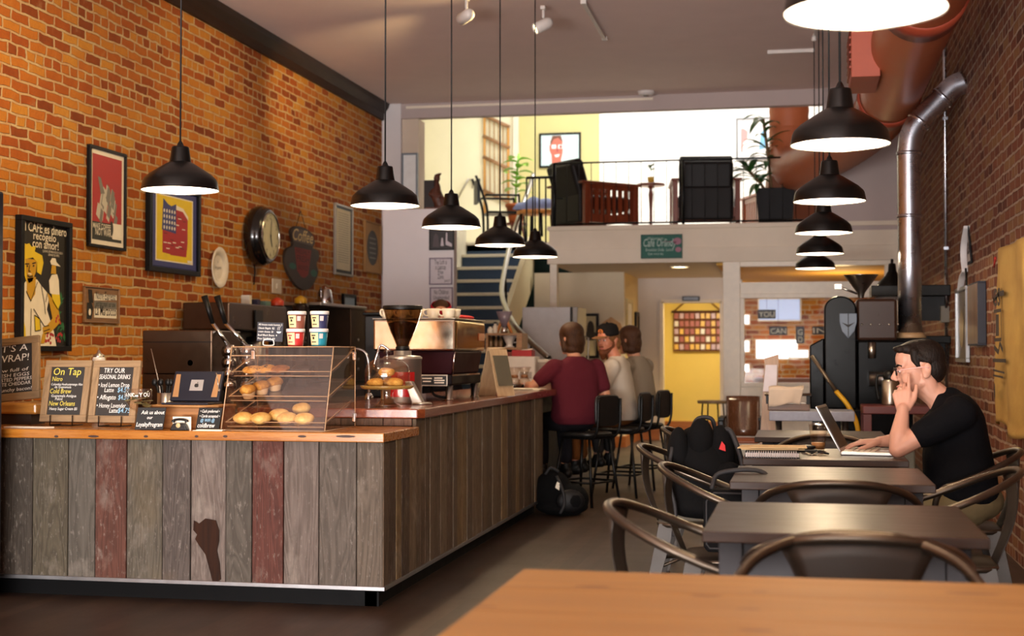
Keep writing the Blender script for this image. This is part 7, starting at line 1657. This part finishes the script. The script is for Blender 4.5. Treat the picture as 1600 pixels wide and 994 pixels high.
m = MB(); m.m = 0; m.poly([(-a * .85, -b * .7), (-a * .75, -b * .7), (-a * .72, -b * .2), (-a * .5, b * .0), (-a * .48, b * .4), (-a * .7, b * .55), (-a * .85, b * .55)], y); m.m = 1; m.poly([(a * .1, -b * .6), (a * .6, -b * .5), (a * .5, b * .6), (a * .2, b * .3)], y); m.build('shapes', [mat('dusty pink', (206, 150, 150), .6), mat('print sky blue', (120, 180, 220), .6)], t)
# pot plant, chair, round table and trellis at the left of the loft
p = on_loft(806, 18.75); t = thing('plant_stand', 'small round stand under the orange plant pot', 'stand', p)
MB().lathe([(.001, .27), (.16, .27), (.16, .30), (.001, .30)], n=24).build('top', M_cherry, t)
for k in range(3): an = k * 2.1; MB().tube([(.08 * math.cos(an), .08 * math.sin(an), .27), (.14 * math.cos(an), .14 * math.sin(an), 0)], .014).build('leg', M_cherry, t)
t = thing('potted_plant', 'bright green broad-leaved plant in an orange terracotta pot', 'plant', p + Vector((0, 0, .3005)))
MB().lathe([(.001, 0), (.09, 0), (.13, .22), (.142, .22), (.145, .26), (.125, .26), (.115, .22), (.001, .2)], n=28).build('pot', mat('terracotta', (206, 112, 60), .7), t)
m = MB(); m.tube([(0, 0, .2), (.0, 0, .5), (.04, 0, .95)], .014, 6)
for k in range(15): an = k * 2.4; f = .3 + .7 * (k / 15); leaf(m, (.04 * f, 0, .2 + .72 * f), (math.cos(an), math.sin(an) * .7, .5), .24, .075, 1.0)
m.build('foliage', mat('sunny green leaf', (136, 190, 60), .4, var=.25, scale=6), t)
p = on_loft(838, 17.6); p.z = LZ; t = thing('draped_table', 'small table with an orange edge and a blue patterned cloth', 'table', p)
MB().lathe([(.001, .30), (.25, .30), (.25, .345), (.001, .345)], n=28).build('top', mat('orange table edge', (214, 140, 64), .5), t)
for k in range(4): an = k * PI / 2 + .5; MB().tube([(.2 * math.cos(an), .2 * math.sin(an), .30), (.22 * math.cos(an), .22 * math.sin(an), 0)], .018).build('leg', M_blackm, t)
t = thing('table_cloth', 'crumpled blue and white cloth on the small orange-edged table', 'cloth', p + Vector((.03, 0, .3455)))
m = MB(); m.grid(lambda u, v: (.30 * (2 * u - 1) * (.9 if v > .5 else 1), .2 * (2 * v - 1), max(.01, .15 * math.sin(PI * u) ** .6 + .02 * math.sin(u * 17 + v * 5)) if v > .05 else .004), 16, 8); m.build('fabric', mat('blue white fabric', (150, 160, 196), .8, var=.35, scale=12), t, thick=.006)
p = on_loft(782, 18.55); t = thing('black_armchair', 'black metal armchair on the landing beside the terracotta pot', 'chair', p, R(-70))
MB().bx(-.22, .22, -.2, .22, .40, .43).build('seat', M_blackm, t, bevel=.006)
for sx in (-1, 1):
    MB().tube(smoothpath([(sx * .22, -.20, 0), (sx * .22, -.21, .43), (sx * .21, -.27, .66), (sx * .2, -.36, .90)]), .018).build('back_post', M_blackm, t); MB().tube(smoothpath([(sx * .23, .22, 0), (sx * .23, .22, .60), (sx * .23, .17, .64), (sx * .22, -.24, .64)]), .016).build('arm_frame', M_blackm, t)
MB().bx(-.2, .2, -.34, -.30, .55, .86).build('back_panel', mat('charcoal mesh back', (60, 62, 66), .6), t)
ty = LB - .13
A0, A1 = at(756, 250, Y=ty).x, at(797, 250, Y=ty).x; zt_, zb_ = at(776, 190, Y=ty).z, at(776, 335, Y=ty).z
t = thing('rope_ladder_rack', 'hanging rack of wood bars and ropes on the cream loft wall', 'rack', ((A0 + A1) / 2, ty, (zt_ + zb_) / 2)); hw = (A1 - A0) / 2; hh = (zt_ - zb_) / 2
for k, f in enumerate((1, .55, .1, -.62)): MB().cyl((-hw, -.05, hh * f + .1), (hw, -.05, hh * f - .1), .028).build('wood_bar', wood('rack bar wood', (120, 84, 56), (176, 136, 96), 'X'), t)
for k in range(6): x = -hw * .85 + k * hw * .34; MB().tube([(x, -.05, hh + .1 - .2 * (k + .5) / 6), (x + .01, -.05, -hh * .62)], .009, 6).build('rope', mat('tan rope', (176, 138, 84), .8), t)
for sx in (-1, 1): MB().tube([(sx * hw * .9, -.05, hh - sx * .1), (sx * hw * .9, -.03, -hh)], .02).build('side_pole', mat('honey rack pole', (206, 150, 76), .6), t)
# smoke detector under the header
t = thing('smoke_detector', 'small round white detector on the ceiling by the loft opening', 'detector', (at(1010, 167, Y=YB - .2).x, YB - .22, ZC))
MB().lathe([(.001, 0), (.10, 0), (.10, -.02), (.08, -.045), (.001, -.05)], n=28).build('body', mat('white detector', (226, 220, 216), .4), t); MB().lathe([(.03, -.048), (.032, -.056), (.001, -.058)], n=20).build('sensor', M_gray, t)
# ================================================================== RIGHT WALL: duct, flue, roaster
M_duct = mat('terracotta painted duct', (178, 96, 56), .5, var=.08, scale=3); M_ductd = mat('rust red duct collar', (150, 62, 40), .5)
t = thing('air_duct', 'long orange spiral air duct along the right wall, bending into the loft', 'duct', (.70, 0, 3.28))
path = [Vector((0, y * .1, 0)) for y in range(20, 118)] + smoothpath([(0, 11.8, 0), (-.06, 12.9, 0), (-.28, 14.4, 0), (-.62, 15.8, .0), (-.80, 16.7, .10), (-.83, 17.0, .45), (-.83, 17.05, .9), (-.83, 17.05, 2.7)], 12)[1:]
MB().tube(path, [(.228 if k % 2 else .236) for k in range(len(path))], 32).build('pipe', M_duct, t)
for y in (4.2, 8.35, 11.7): MB().lathe([(.236, -.16), (.25, -.155), (.25, .155), (.236, .16)], (0, y, 0), 36, 'Y').build('collar', M_ductd, t)
q = at(1352, 102, Z=3.22)
m = MB(); m.bx(-.36, -.17, q.y - .32, q.y + .32, -.20, .14); m.build('side_register', mat('rust register box', (168, 84, 62), .6), t, bevel=.006)
for k in range(6): MB().bx(-.372, -.36, q.y - .28, q.y + .28, -.13 + k * .05, -.115 + k * .05).build('register_slat', M_ductd, t)
for y in (3, 6.4, 9.8): MB().tube([(.0, y, .23), (0, y, ZC - 3.28)], .008).build('hanger_rod', M_steel, t)
# flue
M_galv = mat('galvanised flue steel', (205, 210, 222), .28, 1, var=.15, scale=9)
t = thing('flue_pipe', 'shiny galvanised flue pipe rising from the roaster and elbowing into the brick', 'pipe', (at(1422, 520, Y=11).x, 11.0, 0))
o = Vector((t.location.x, 11.0, 0)); fp = [at(a, b, Y=11) - o for a, b in ((1422, 522), (1421, 400), (1420, 240))] + [at(a, b, Y=11) - o for a, b in ((1424, 212), (1436, 190), (1472, 153), (1489, 136), (1507, 128))]
for q_ in fp: q_.y = 0
fp[0].x = fp[1].x = fp[2].x
MB().tube([fp[0], fp[1], fp[2]] + smoothpath(fp[2:], 6)[1:], .086, 28).build('pipe', M_galv, t)
for c, d in ((fp[2], Vector((0, 0, 1))), (fp[1] + Vector((0, 0, .3)), Vector((0, 0, 1))), (fp[4], fp[5] - fp[3]), (fp[5], fp[5] - fp[4])):
    d = d.normalized(); MB().cyl(c - d * .012, c + d * .012, .093, n=28).build('joint_band', M_galv, t)
MB().cyl(fp[0] + Vector((0, 0, -.03)), fp[0] + Vector((0, 0, .01)), .12, .10, n=28).build('flange', mat('tan flange', (176, 140, 100), .5), t)
# roaster
M_rblk = mat('gloss black roaster enamel', (6, 6, 7), .25, spec=.1, var=.05); M_rdk = mat('dark brown sooty steel', (40, 28, 22), .4, spec=.2)
RY = 10.75
rx = at(1313, 550, Y=RY).x; RB = .80
t = thing('coffee_roaster', 'big gloss black drum coffee roaster with a shield emblem', 'roaster', (rx, RY, 0))
def rz(px, py): q = at(px, py, Y=RY); return q.x - rx, q.z
hw = rz(1338, 500)[0]; zt = rz(1313, 463)[1]
prof = [(-hw, RB)] + [(hw * -math.cos(a), zt - hw * .85 + hw * .85 * math.sin(a)) for a in [PI * k / 16 for k in range(17)]] + [(hw, RB)]
MB().prism(prof, -.05, .10).build('front_plate', M_rblk, t, bevel=.012, seg=3)
lx, lz = rz(1265, 540); m = MB(); m.prism([(lx, RB), (-hw - .001, RB), (-hw - .001, rz(1288, 528)[1]), (lx, lz)], -.06, .12); m.build('blower_housing', M_rblk, t, bevel=.01)
dx, dz = rz(1372, 545)
m = MB(); m.cyl((.17, .14, 1.20), (.17, .95, 1.20), .27, n=36); m.build('drum', M_rdk, t, bevel=.01)
m = MB(); m.bx(hw + .002, rz(1425, 500)[0], .0, .6, RB + .005, rz(1400, 532)[1]); m.build('burner_case', M_rblk, t, bevel=.015)
m = MB(); m.bx(hw + .002, rz(1402, 500)[0], .02, .5, rz(1400, 532)[1] + .001, zt - .02); m.build('chaff_chamber', mat('brown smoked casing', (52, 33, 24), .3, spec=.2), t, bevel=.02)
for k in range(5): MB().ball((hw + .04 + k * .065, .015, rz(1400, 507)[1]), (.008, .006, .008), 8, 6).build('rivet', M_steel, t)
hx, hz = rz(1347, 460)
MB().lathe([(.02, hz - .02), (.03, hz + .02), (.125, hz + .15), (.13, hz + .155), (.12, hz + .155), (.022, hz + .02)], (hx, .2, 0), 28).build('bean_funnel', M_steel, t)
m = MB(); a_, b_ = rz(1340, 458), rz(1310, 447); m.tube([(a_[0], .1, a_[1]), (b_[0], .08, b_[1])], .009); m.box((b_[0], .08, b_[1]), (.05, .02, .035)); m.build('feed_lever', M_steel, t)
# shield emblem, small generic
sx_, sz_ = rz(1325, 508); m = MB(); m.m = 0
sh = [(-.062, .085), (.062, .085), (.062, .02), (.045, -.045), (0, -.10), (-.045, -.045), (-.062, .02)]
m.prism([(sx_ + u, sz_ + v) for u, v in sh], -.062, -.051); em = m.build('shield_emblem', mat('silver blue shield', (96, 108, 124), .4, spec=.3), t, bevel=.004)
m = MB(); m.stroke([(sx_, sz_ + .085), (sx_, sz_ - .09)], .006, -.0632); m.poly([(sx_ - .05, sz_ + .02), (sx_, sz_ - .02), (sx_ + .05, sz_ + .02), (sx_, sz_ + .0)], -.0634); m.build('emblem_lines', M_inkblack, em)
a_, b_ = rz(1357, 592), rz(1410, 592)
m = MB(); m.cyl((a_[0], -.06, a_[1]), (b_[0], -.06, b_[1]), .055, n=24); m.build('sample_arm', mat('brushed dark arm', (110, 106, 104), .3, .9), t)
m = MB(); m.cyl((b_[0], -.06, b_[1]), (b_[0] + .02, -.06, b_[1]), .07, n=24); m.build('arm_flange', M_chrome, t)
m = MB(); m.lathe([(.02, rz(1350, 540)[1]), (.028, rz(1350, 560)[1])], (rz(1362, 550)[0], -.02, 0), 12); m.cyl((rz(1362, 550)[0], -.02, rz(1362, 535)[1]), (rz(1362, 550)[0], -.02, rz(1362, 560)[1]), .03, n=16); m.build('sight_glass', M_steel, t)
m = MB(); m.bx(lx + .02, rz(1425, 500)[0], -.04, .9, .40, RB - .001); m.build('base_cabinet', M_rblk, t, bevel=.01)
for x in (lx + .08, rz(1418, 500)[0]):
    for y in (.05, .8): MB().bx(x - .03, x + .03, y - .03, y + .03, 0, .40).build('leg', M_kick, t)
# probe rod and yellow hose
m = MB(); P0, P1, P2, P3 = rz(1268, 556), rz(1305, 610), rz(1322, 630), rz(1336, 658)
m.tube([(P0[0], -.16, P0[1]), (P1[0], -.24, P1[1])], .014); m.build('probe_rod', mat('tan steel rod', (120, 104, 84), .4, .6), t)
MB().tube(smoothpath([(P1[0], -.24, P1[1]), (P2[0], -.27, P2[1]), (P3[0], -.28, P3[1]), (P3[0] + .01, -.28, P3[1] - .15), (P3[0] - .05, -.2, .45)]), .018).build('gas_hose', mat('yellow gas hose', (226, 172, 30), .45), t)
# wall shelf things behind the roaster
def wp(px, py, Y): return at(px, py, Y=Y)
SYy = 12.4
q0, q1 = wp(1360, 456, SYy), wp(1420, 456, SYy)
t = thing('bracket_shelf', 'upper black shelf on the brick wall behind the flue', 'shelf', (XR - .001, SYy, q0.z))
MB().bx(q0.x - XR, 0, -.2, .2, -.045, .045).build('board', M_black, t, bevel=.006); MB().bx(-.3, 0, -.01, .01, -.25, -.046).build('bracket', M_blackm, t)
q2 = wp(1365, 531, SYy)
t = thing('bracket_shelf', 'lower black shelf on the brick wall behind the flue', 'shelf', (XR - .001, SYy, q2.z))
MB().bx(q2.x - XR, 0, -.2, .2, -.03, .03).build('board', M_black, t, bevel=.006); MB().bx(-.3, 0, -.01, .01, -.22, -.031).build('bracket', M_blackm, t)
t = thing('bell_lamp', 'black bell shaped lamp shade standing on the upper black shelf', 'lamp', (wp(1394, 440, SYy).x, SYy, q0.z + .0455))
MB().lathe([(.13, 0), (.12, .03), (.06, .09), (.035, .13), (.03, .19), (.01, .2), (.001, .2)], n=28).build('shade', M_shade, t); MB().lathe([(.012, .2), (.012, .23), (.001, .235)], n=14).build('knob', M_shade, t)
def crinkle(m, c, r, seed):
    rr = random.Random(seed); b0 = len(m.v); m.ball(c, r, 26, 18)
    for i in range(b0, len(m.v)): m.v[i] = Vector(c) + (m.v[i] - Vector(c)) * (1 + rr.uniform(-.10, .08))
M_plas = mat('crinkled white plastic', (206, 200, 198), .25, var=.2, scale=25)
o = MB(); crinkle(o, (0, 0, .17), (.17, .14, .17), 2); tag(o.build('plastic_sack', M_plas, loc=(wp(1390, 505, SYy).x, SYy - .01, q2.z + .062)), 'crinkled white plastic sack on the lower black shelf', 'sack')
# maroon steel stand with thermos, green hood
gy = 9.9
g0, g1 = wp(1346, 640, gy), wp(1462, 640, gy)
M_mar = mat('maroon painted steel', (96, 38, 34), .4)
t = thing('steel_stand', 'maroon steel work stand between the roaster and the man', 'stand', ((g0.x + g1.x) / 2, gy, 0)); hw = (g1.x - g0.x) / 2; gz = wp(1400, 633, gy).z
MB().bx(-hw, hw, -.2, .2, gz - .055, gz).build('top', M_mar, t, bevel=.006)
for sx in (-1, 1):
    for sy in (-1, 1): MB().bx(sx * (hw - .03) - .028, sx * (hw - .03) + .028, sy * .17 - .028, sy * .17 + .028, 0, gz - .056).build('leg', M_mar, t, bevel=.003)
MB().bx(-hw + .06, hw - .06, -.19, .19, .28, .31).build('lower_shelf', M_mar, t)
tag(MB().bx(-.16, .16, -.1, .1, 0, .25).build('steel_bin', mat('grey green bin', (110, 112, 100), .4), bevel=.012, loc=((g0.x + g1.x) / 2 - .06, gy - .02, .3105)), 'grey bin on the lower shelf of the maroon stand', 'bin')
t = thing('thermos_jug', 'steel thermos jug with a black handle just in front of the man', 'jug', (wp(1391, 610, gy).x, gy, gz + .0005))
MB().lathe([(.001, 0), (.055, 0), (.056, .01), (.056, .16), (.045, .175), (.001, .18)], n=28).build('body', M_steel, t); MB().lathe([(.046, .176), (.05, .19), (.042, .225), (.02, .235), (.001, .237)], n=24).build('lid', M_black, t); MB().tube(smoothpath([(-.045, 0, .2), (-.085, 0, .195), (-.09, 0, .12), (-.075, 0, .03)]), .011).build('handle', M_black, t)
t = thing('green_hood', 'green dome shaped cooling hood under the flue pipe', 'hood', (at(1420, 545, Y=11).x, 11.0, at(1420, 566, Y=11).z))
MB().lathe([(.14, 0), (.145, .02), (.135, .08), (.10, .135), (.075, .155), (.001, .16)], n=32).build('dome', mat('bright green enamel', (16, 120, 66), .3, coat=.3), t); MB().lathe([(.145, -.01), (.155, -.005), (.155, .012), (.145, .015)], n=32).build('rim', mat('brass rim', (176, 140, 60), .3, .8), t)
# things behind the tables: steel work table, towel box, plank, theatre seats, little stool
wy = 9.9
t = thing('stone_worktable', 'work table with a thick pale stone top in front of the roaster', 'table', (at(1268, 650, Y=wy).x, wy, 0)); hw = (at(1334, 650, Y=wy).x - at(1203, 650, Y=wy).x) / 2; wz_ = at(1268, 641, Y=wy).z; wb_ = at(1268, 656, Y=wy).z
MB().bx(-hw, hw, -.22, .22, wb_, wz_).build('stone_top', mat('mottled pale stone', (150, 154, 170), .5, var=.3, scale=18), t, bevel=.006)
for sx in (-1, 1):
    for sy in (-1, 1): MB().cyl((sx * (hw - .06), sy * .17, 0), (sx * (hw - .06), sy * .17, wb_ - .001), .02).build('leg', M_steel, t)
MB().bx(-hw + .09, hw - .12, -.15, .15, .30, .34).build('lower_shelf', mat('weathered shelf board', (124, 104, 96), .7), t)
t = thing('towel_crate', 'low wooden rack on the stone worktable with a towel over it', 'crate', (at(1228, 634, Y=wy).x, wy, wz_ + .0005)); 
MB().bx(-.12, .16, -.14, .14, 0, .045).build('tray', wood('dark rack wood', (72, 46, 28), (112, 76, 48), 'X'), t, bevel=.004); MB().cyl((-.14, -.145, .11), (.17, -.145, .11), .010).build('rail', M_steel, t)
for sx in (-.12, .15): MB().bx(sx - .012, sx + .012, -.155, .14, .0455, .10).build('upright', M_black, t)
t = thing('hand_towel', 'off-white towel folded over the rack on the stone worktable', 'towel', (at(1228, 618, Y=wy - .16).x, wy - .16, wz_ + .04))
m = MB(); m.grid(lambda u, v: (-.115 + .235 * u * (1 - .12 * (1 - v)), -.004 + .012 * math.sin(u * 9) * (1 - v), .115 * v - .012 * math.sin(u * 5 + 1) * (1 - v) + .0), 18, 8); m.build('hanging_face', mat('off-white terry', (206, 186, 164), .9), t, thick=.008); m = MB(); m.grid(lambda u, v: (-.115 + .235 * u, .0 + .2 * v, .118 + .006 * math.sin(u * 8) * v), 12, 4); m.build('top_fold', mat('off-white terry', (206, 186, 164), .9), t, thick=.008)
t = thing('leaning_plank', 'tall tan board leaning by the stone worktable', 'plank', (at(1193, 690, Y=10.2).x, 10.2, 0))
zt = at(1206, 560, Y=10.3).z; xt = at(1206, 560, Y=10.3).x - t.location.x
m = MB(); m.loft([[(-.06, -.02, 0), (.06, -.02, 0), (.06, .02, 0), (-.06, .02, 0)], [(xt - .05, .06, zt), (xt + .05, .06, zt + .03), (xt + .05, .10, zt + .03), (xt - .05, .10, zt)]], False); m.build('board', wood('tan board wood', (132, 98, 66), (168, 130, 92), 'Z'), t); m = MB(); m.loft([[(xt * .80 - .05, .018, zt * .80), (xt * .8 + .045, .018, zt * .8), (xt * .8 + .045, .022, zt * .8), (xt * .8 - .05, .022, zt * .8)], [(xt * .96 - .04, .050, zt * .96), (xt * .96 + .04, .050, zt * .96), (xt * .96 + .04, .054, zt * .96), (xt * .96 - .04, .054, zt * .96)]], False); m.build('paper_wrap', M_lilac, t)
sy_ = 13.2
t = thing('theatre_seat', 'old folding theatre seat with bent plywood back against the partition', 'seat', (at(1160, 680, Y=sy_).x, sy_, 0))
s_ = at(1160, 620, Y=sy_).z; wd = (at(1184, 640, Y=sy_).x - at(1132, 640, Y=sy_).x) / 2
MW2 = wood('glossy brown plywood', (64, 36, 22), (100, 62, 38), 'Z', .6, .25, coat=.5)
m = MB(); m.grid(lambda u, v: (-wd + 2 * wd * u, .18 - .06 * math.sin(PI * u) * -1 - .10 * (1 - v), .44 + (s_ - .44) * v), 14, 6); m.build('backrest', MW2, t, thick=.016)
m = MB(); m.grid(lambda u, v: (-wd + 2 * wd * u, -.30 + .40 * v, .41 + .03 * math.sin(PI * v) - .02 * v), 8, 8); m.build('seat', wood('orange brown seat wood', (130, 62, 30), (170, 92, 50), 'X'), t, thick=.025)
for sx in (-1, 1):
    MB().bx(sx * (wd + .03) - .02, sx * (wd + .03) + .02, -.25, .22, 0, .60).build('iron_side', M_blackm, t, bevel=.006); MB().bx(sx * (wd + .03) - .03, sx * (wd + .03) + .03, -.28, .18, .601, .63).build('armrest', M_black, t, bevel=.006)
t = thing('hairpin_stool', 'small wooden stool on thin legs in front of the yellow doorway', 'stool', (at(1114, 680, Y=15.2).x, 15.2, 0)); z = at(1114, 626, Y=15.2).z
MB().lathe([(.001, z - .03), (.16, z - .03), (.165, z - .02), (.165, z), (.001, z)], n=28).build('seat', wood('stool wood', (120, 96, 66), (160, 132, 96), 'X'), t)
for k in range(4): an = k * PI / 2 + .5; MB().tube([(.12 * math.cos(an), .12 * math.sin(an), z - .031), (.17 * math.cos(an), .17 * math.sin(an), 0)], .008).build('leg', M_blackm, t)
# things on the right brick wall
q = at(1481, 300, X=XR); zb = at(1479, 492, X=XR).z
t = thing('wall_conduit', 'thin grey electrical conduit running up the right brick wall', 'conduit', (XR - .02, q.y, 0))
MB().tube([(0, 0, .6), (0, 0, 3.7), (0, .02, 3.95), (-.1, .1, ZC - .02)], .014).build('tube', M_galv, t); MB().bx(-.05, .02, -.06, .06, zb - .07, zb + .07).build('junction_box', mat('grey junction box', (120, 116, 108), .5), t, bevel=.004)
MB().tube([(-.01, -.10, zb + .05), (-.01, -.10, zb + .32)], .010).build('tube_stub', M_galv, t)
for z in (2.1, 3.2): MB().bx(-.018, .02, -.03, .03, z - .012, z + .012).build('strap', M_galv, t)
t, a, b, y = frame('framed_picture', 'silver edged framed picture on the right wall behind the man', 'picture', 1499, 1516, 449, 566, .03, .03, M_alu, mat('brown grey print', (96, 84, 66), .3), X=XR, side=-1)
m = MB(); m.poly([(-a * .4, -b * .6), (a * .2, -b * .7), (a * .4, b * .1), (0, b * .5), (-a * .5, b * .2)], y - .002); m.build('image', mat('pale print shape', (150, 132, 100), .5), t)
t, a, b, y = frame('canvas_print', 'wood toned canvas print with dark edges on the right wall, next to the silver frame', 'picture', 1525, 1542, 442, 540, .055, .012, mat('dark navy canvas edge', (34, 36, 48), .6), wood('canvas photo', (60, 46, 38), (140, 110, 88), 'Z', .5), X=XR, side=-1)
MB().bx(-a, a, -.056, -.050, -b, b).build('canvas_face', wood('canvas photo', (60, 46, 38), (140, 110, 88), 'Z', .5), t)
q = at(1517, 400, X=XR); t = thing('pennant', 'black and white triangular pennant with ribbon tails on the right wall', 'pennant', (XR - .003, q.y, q.z), -PI / 2)
S0 = at(1517, 352, X=XR).z - q.z; m = MB(); m.prism([(-.05, S0 - .0), (.16, -.06 + .0), (-.10, -.06)], -.012, -.004); m.build('flag', mat('black felt', (26, 25, 26), .9), t)
m = MB(); m.poly([(-.045, S0 - .06), (.10, -.04), (-.08, -.04)], -.0125); pr_ = m.build('flag_print', mat('pale felt print', (196, 190, 184), .8), t)
MB().text('26', -.005, .02, .12, -.013, .10, bold=.04).build('numeral', M_inkblack, pr_)
m = MB(); m.tube(smoothpath([(-.05, -.015, S0), (-.22, -.02, S0 - .12), (-.24, -.02, 0), (-.20, -.015, -.10)]), .02, 8, flat=(.026, .003)); m.build('ribbon', mat('white ribbon', (206, 202, 200), .6), t); m = MB(); m.tube(smoothpath([(-.20, -.015, -.10), (-.36, -.02, -.14), (-.5, -.02, -.24)]), .02, 8, flat=(.026, .003)); m.build('ribbon', mat('white ribbon', (206, 202, 200), .6), t); m = MB(); m.tube(smoothpath([(-.2, -.012, -.08), (-.16, -.012, -.2), (-.24, -.012, -.36)]), .008, 6); m.build('cord', M_black, t)
# burlap sack
s0_, s1_ = at(1571, 520, X=XR), at(1622, 520, X=XR); zt = at(1585, 388, X=XR).z; zb = at(1585, 668, X=XR).z
t = thing('burlap_sack', 'yellow burlap coffee sack hanging on the right brick wall', 'sack', (XR - .03, (s0_.y + s1_.y) / 2, (zt + zb) / 2), -PI / 2); hw = abs(s1_.y - s0_.y) / 2; hh = (zt - zb) / 2
def bur(name):
    t_ = NT(name); v = t_.coord(); w1 = t_.noise(t_.coord((220, 30, 60)), 4, 2); w2 = t_.noise(t_.coord((60, 30, 220)), 4, 2); n = t_.noise(v, 5, 5)
    t_.out(Base_Color=t_.ramp(t_.math('ADD', t_.math('MULTIPLY', t_.math('ADD', w1, w2), .3), t_.math('MULTIPLY', n, .4)), [(.3, (150, 112, 50)), (.7, (214, 176, 92))]), Roughness=.95); t_.bump(t_.math('ADD', w1, w2), .5, .004); return t_.m
def skf(u, v):
    wv = hw * (1 + .05 * math.sin(v * 9) - .03 * math.sin(v * 23)); return (-wv + 2 * wv * u, -.012 - .03 * math.sin(PI * u) ** .5 - .014 * math.sin(u * 11 + v * 4) - (.02 if v < .05 else 0) * u, -hh + 2 * hh * v + .03 * math.sin(u * 6) * (1 - v))
MB().grid(skf, 28, 40).build('cloth', bur('burlap weave'), t, thick=.008)
m = MB(); yy = -.075
def on_sack(u, v): return (u * hw, v * hh)
m.stroke([on_sack(-.55, .42), on_sack(-.2, .48), on_sack(.2, .48)], .03, yy); m.stroke([on_sack(-.5, .3), on_sack(-.5, -.02), on_sack(.0, -.02), on_sack(.0, .3), on_sack(-.5, .3)], .02, yy); m.rect(-hw * .36, -hw * .14, hh * .02, hh * .26, yy - .001); m.rect(-hw * .6, hw * .3, -hh * .27, -hh * .23, yy); m.text('GS', -hw * .3, hh * .36, .14, yy, hw * .5, bold=.03); m.stroke([on_sack(-.5, -.1), on_sack(-.2, -.16), on_sack(-.1, -.06), on_sack(.1, -.14)], .03, yy); m.stroke([on_sack(-.6, -.36), on_sack(.2, -.38)], .012, yy); m.stroke([on_sack(-.6, -.42), on_sack(.1, -.43)], .012, yy); m.disc(-hw * .5, -hh * .6, .03, .05, yy); m.build('stencil_print', mat('faded stencil ink', (58, 46, 34), .9), t)
for sx in (-1, 1): m = MB(); m.ball((sx * hw * .95, -.03, hh * .93), (.014, .01, .014), 10, 8); m.tube([(sx * hw * .95, -.03, hh * .93), (sx * hw * 1.05, -.03, hh * .84)], .006, 6); m.build('red_tie', mat('red twine', (150, 34, 26), .8), t)
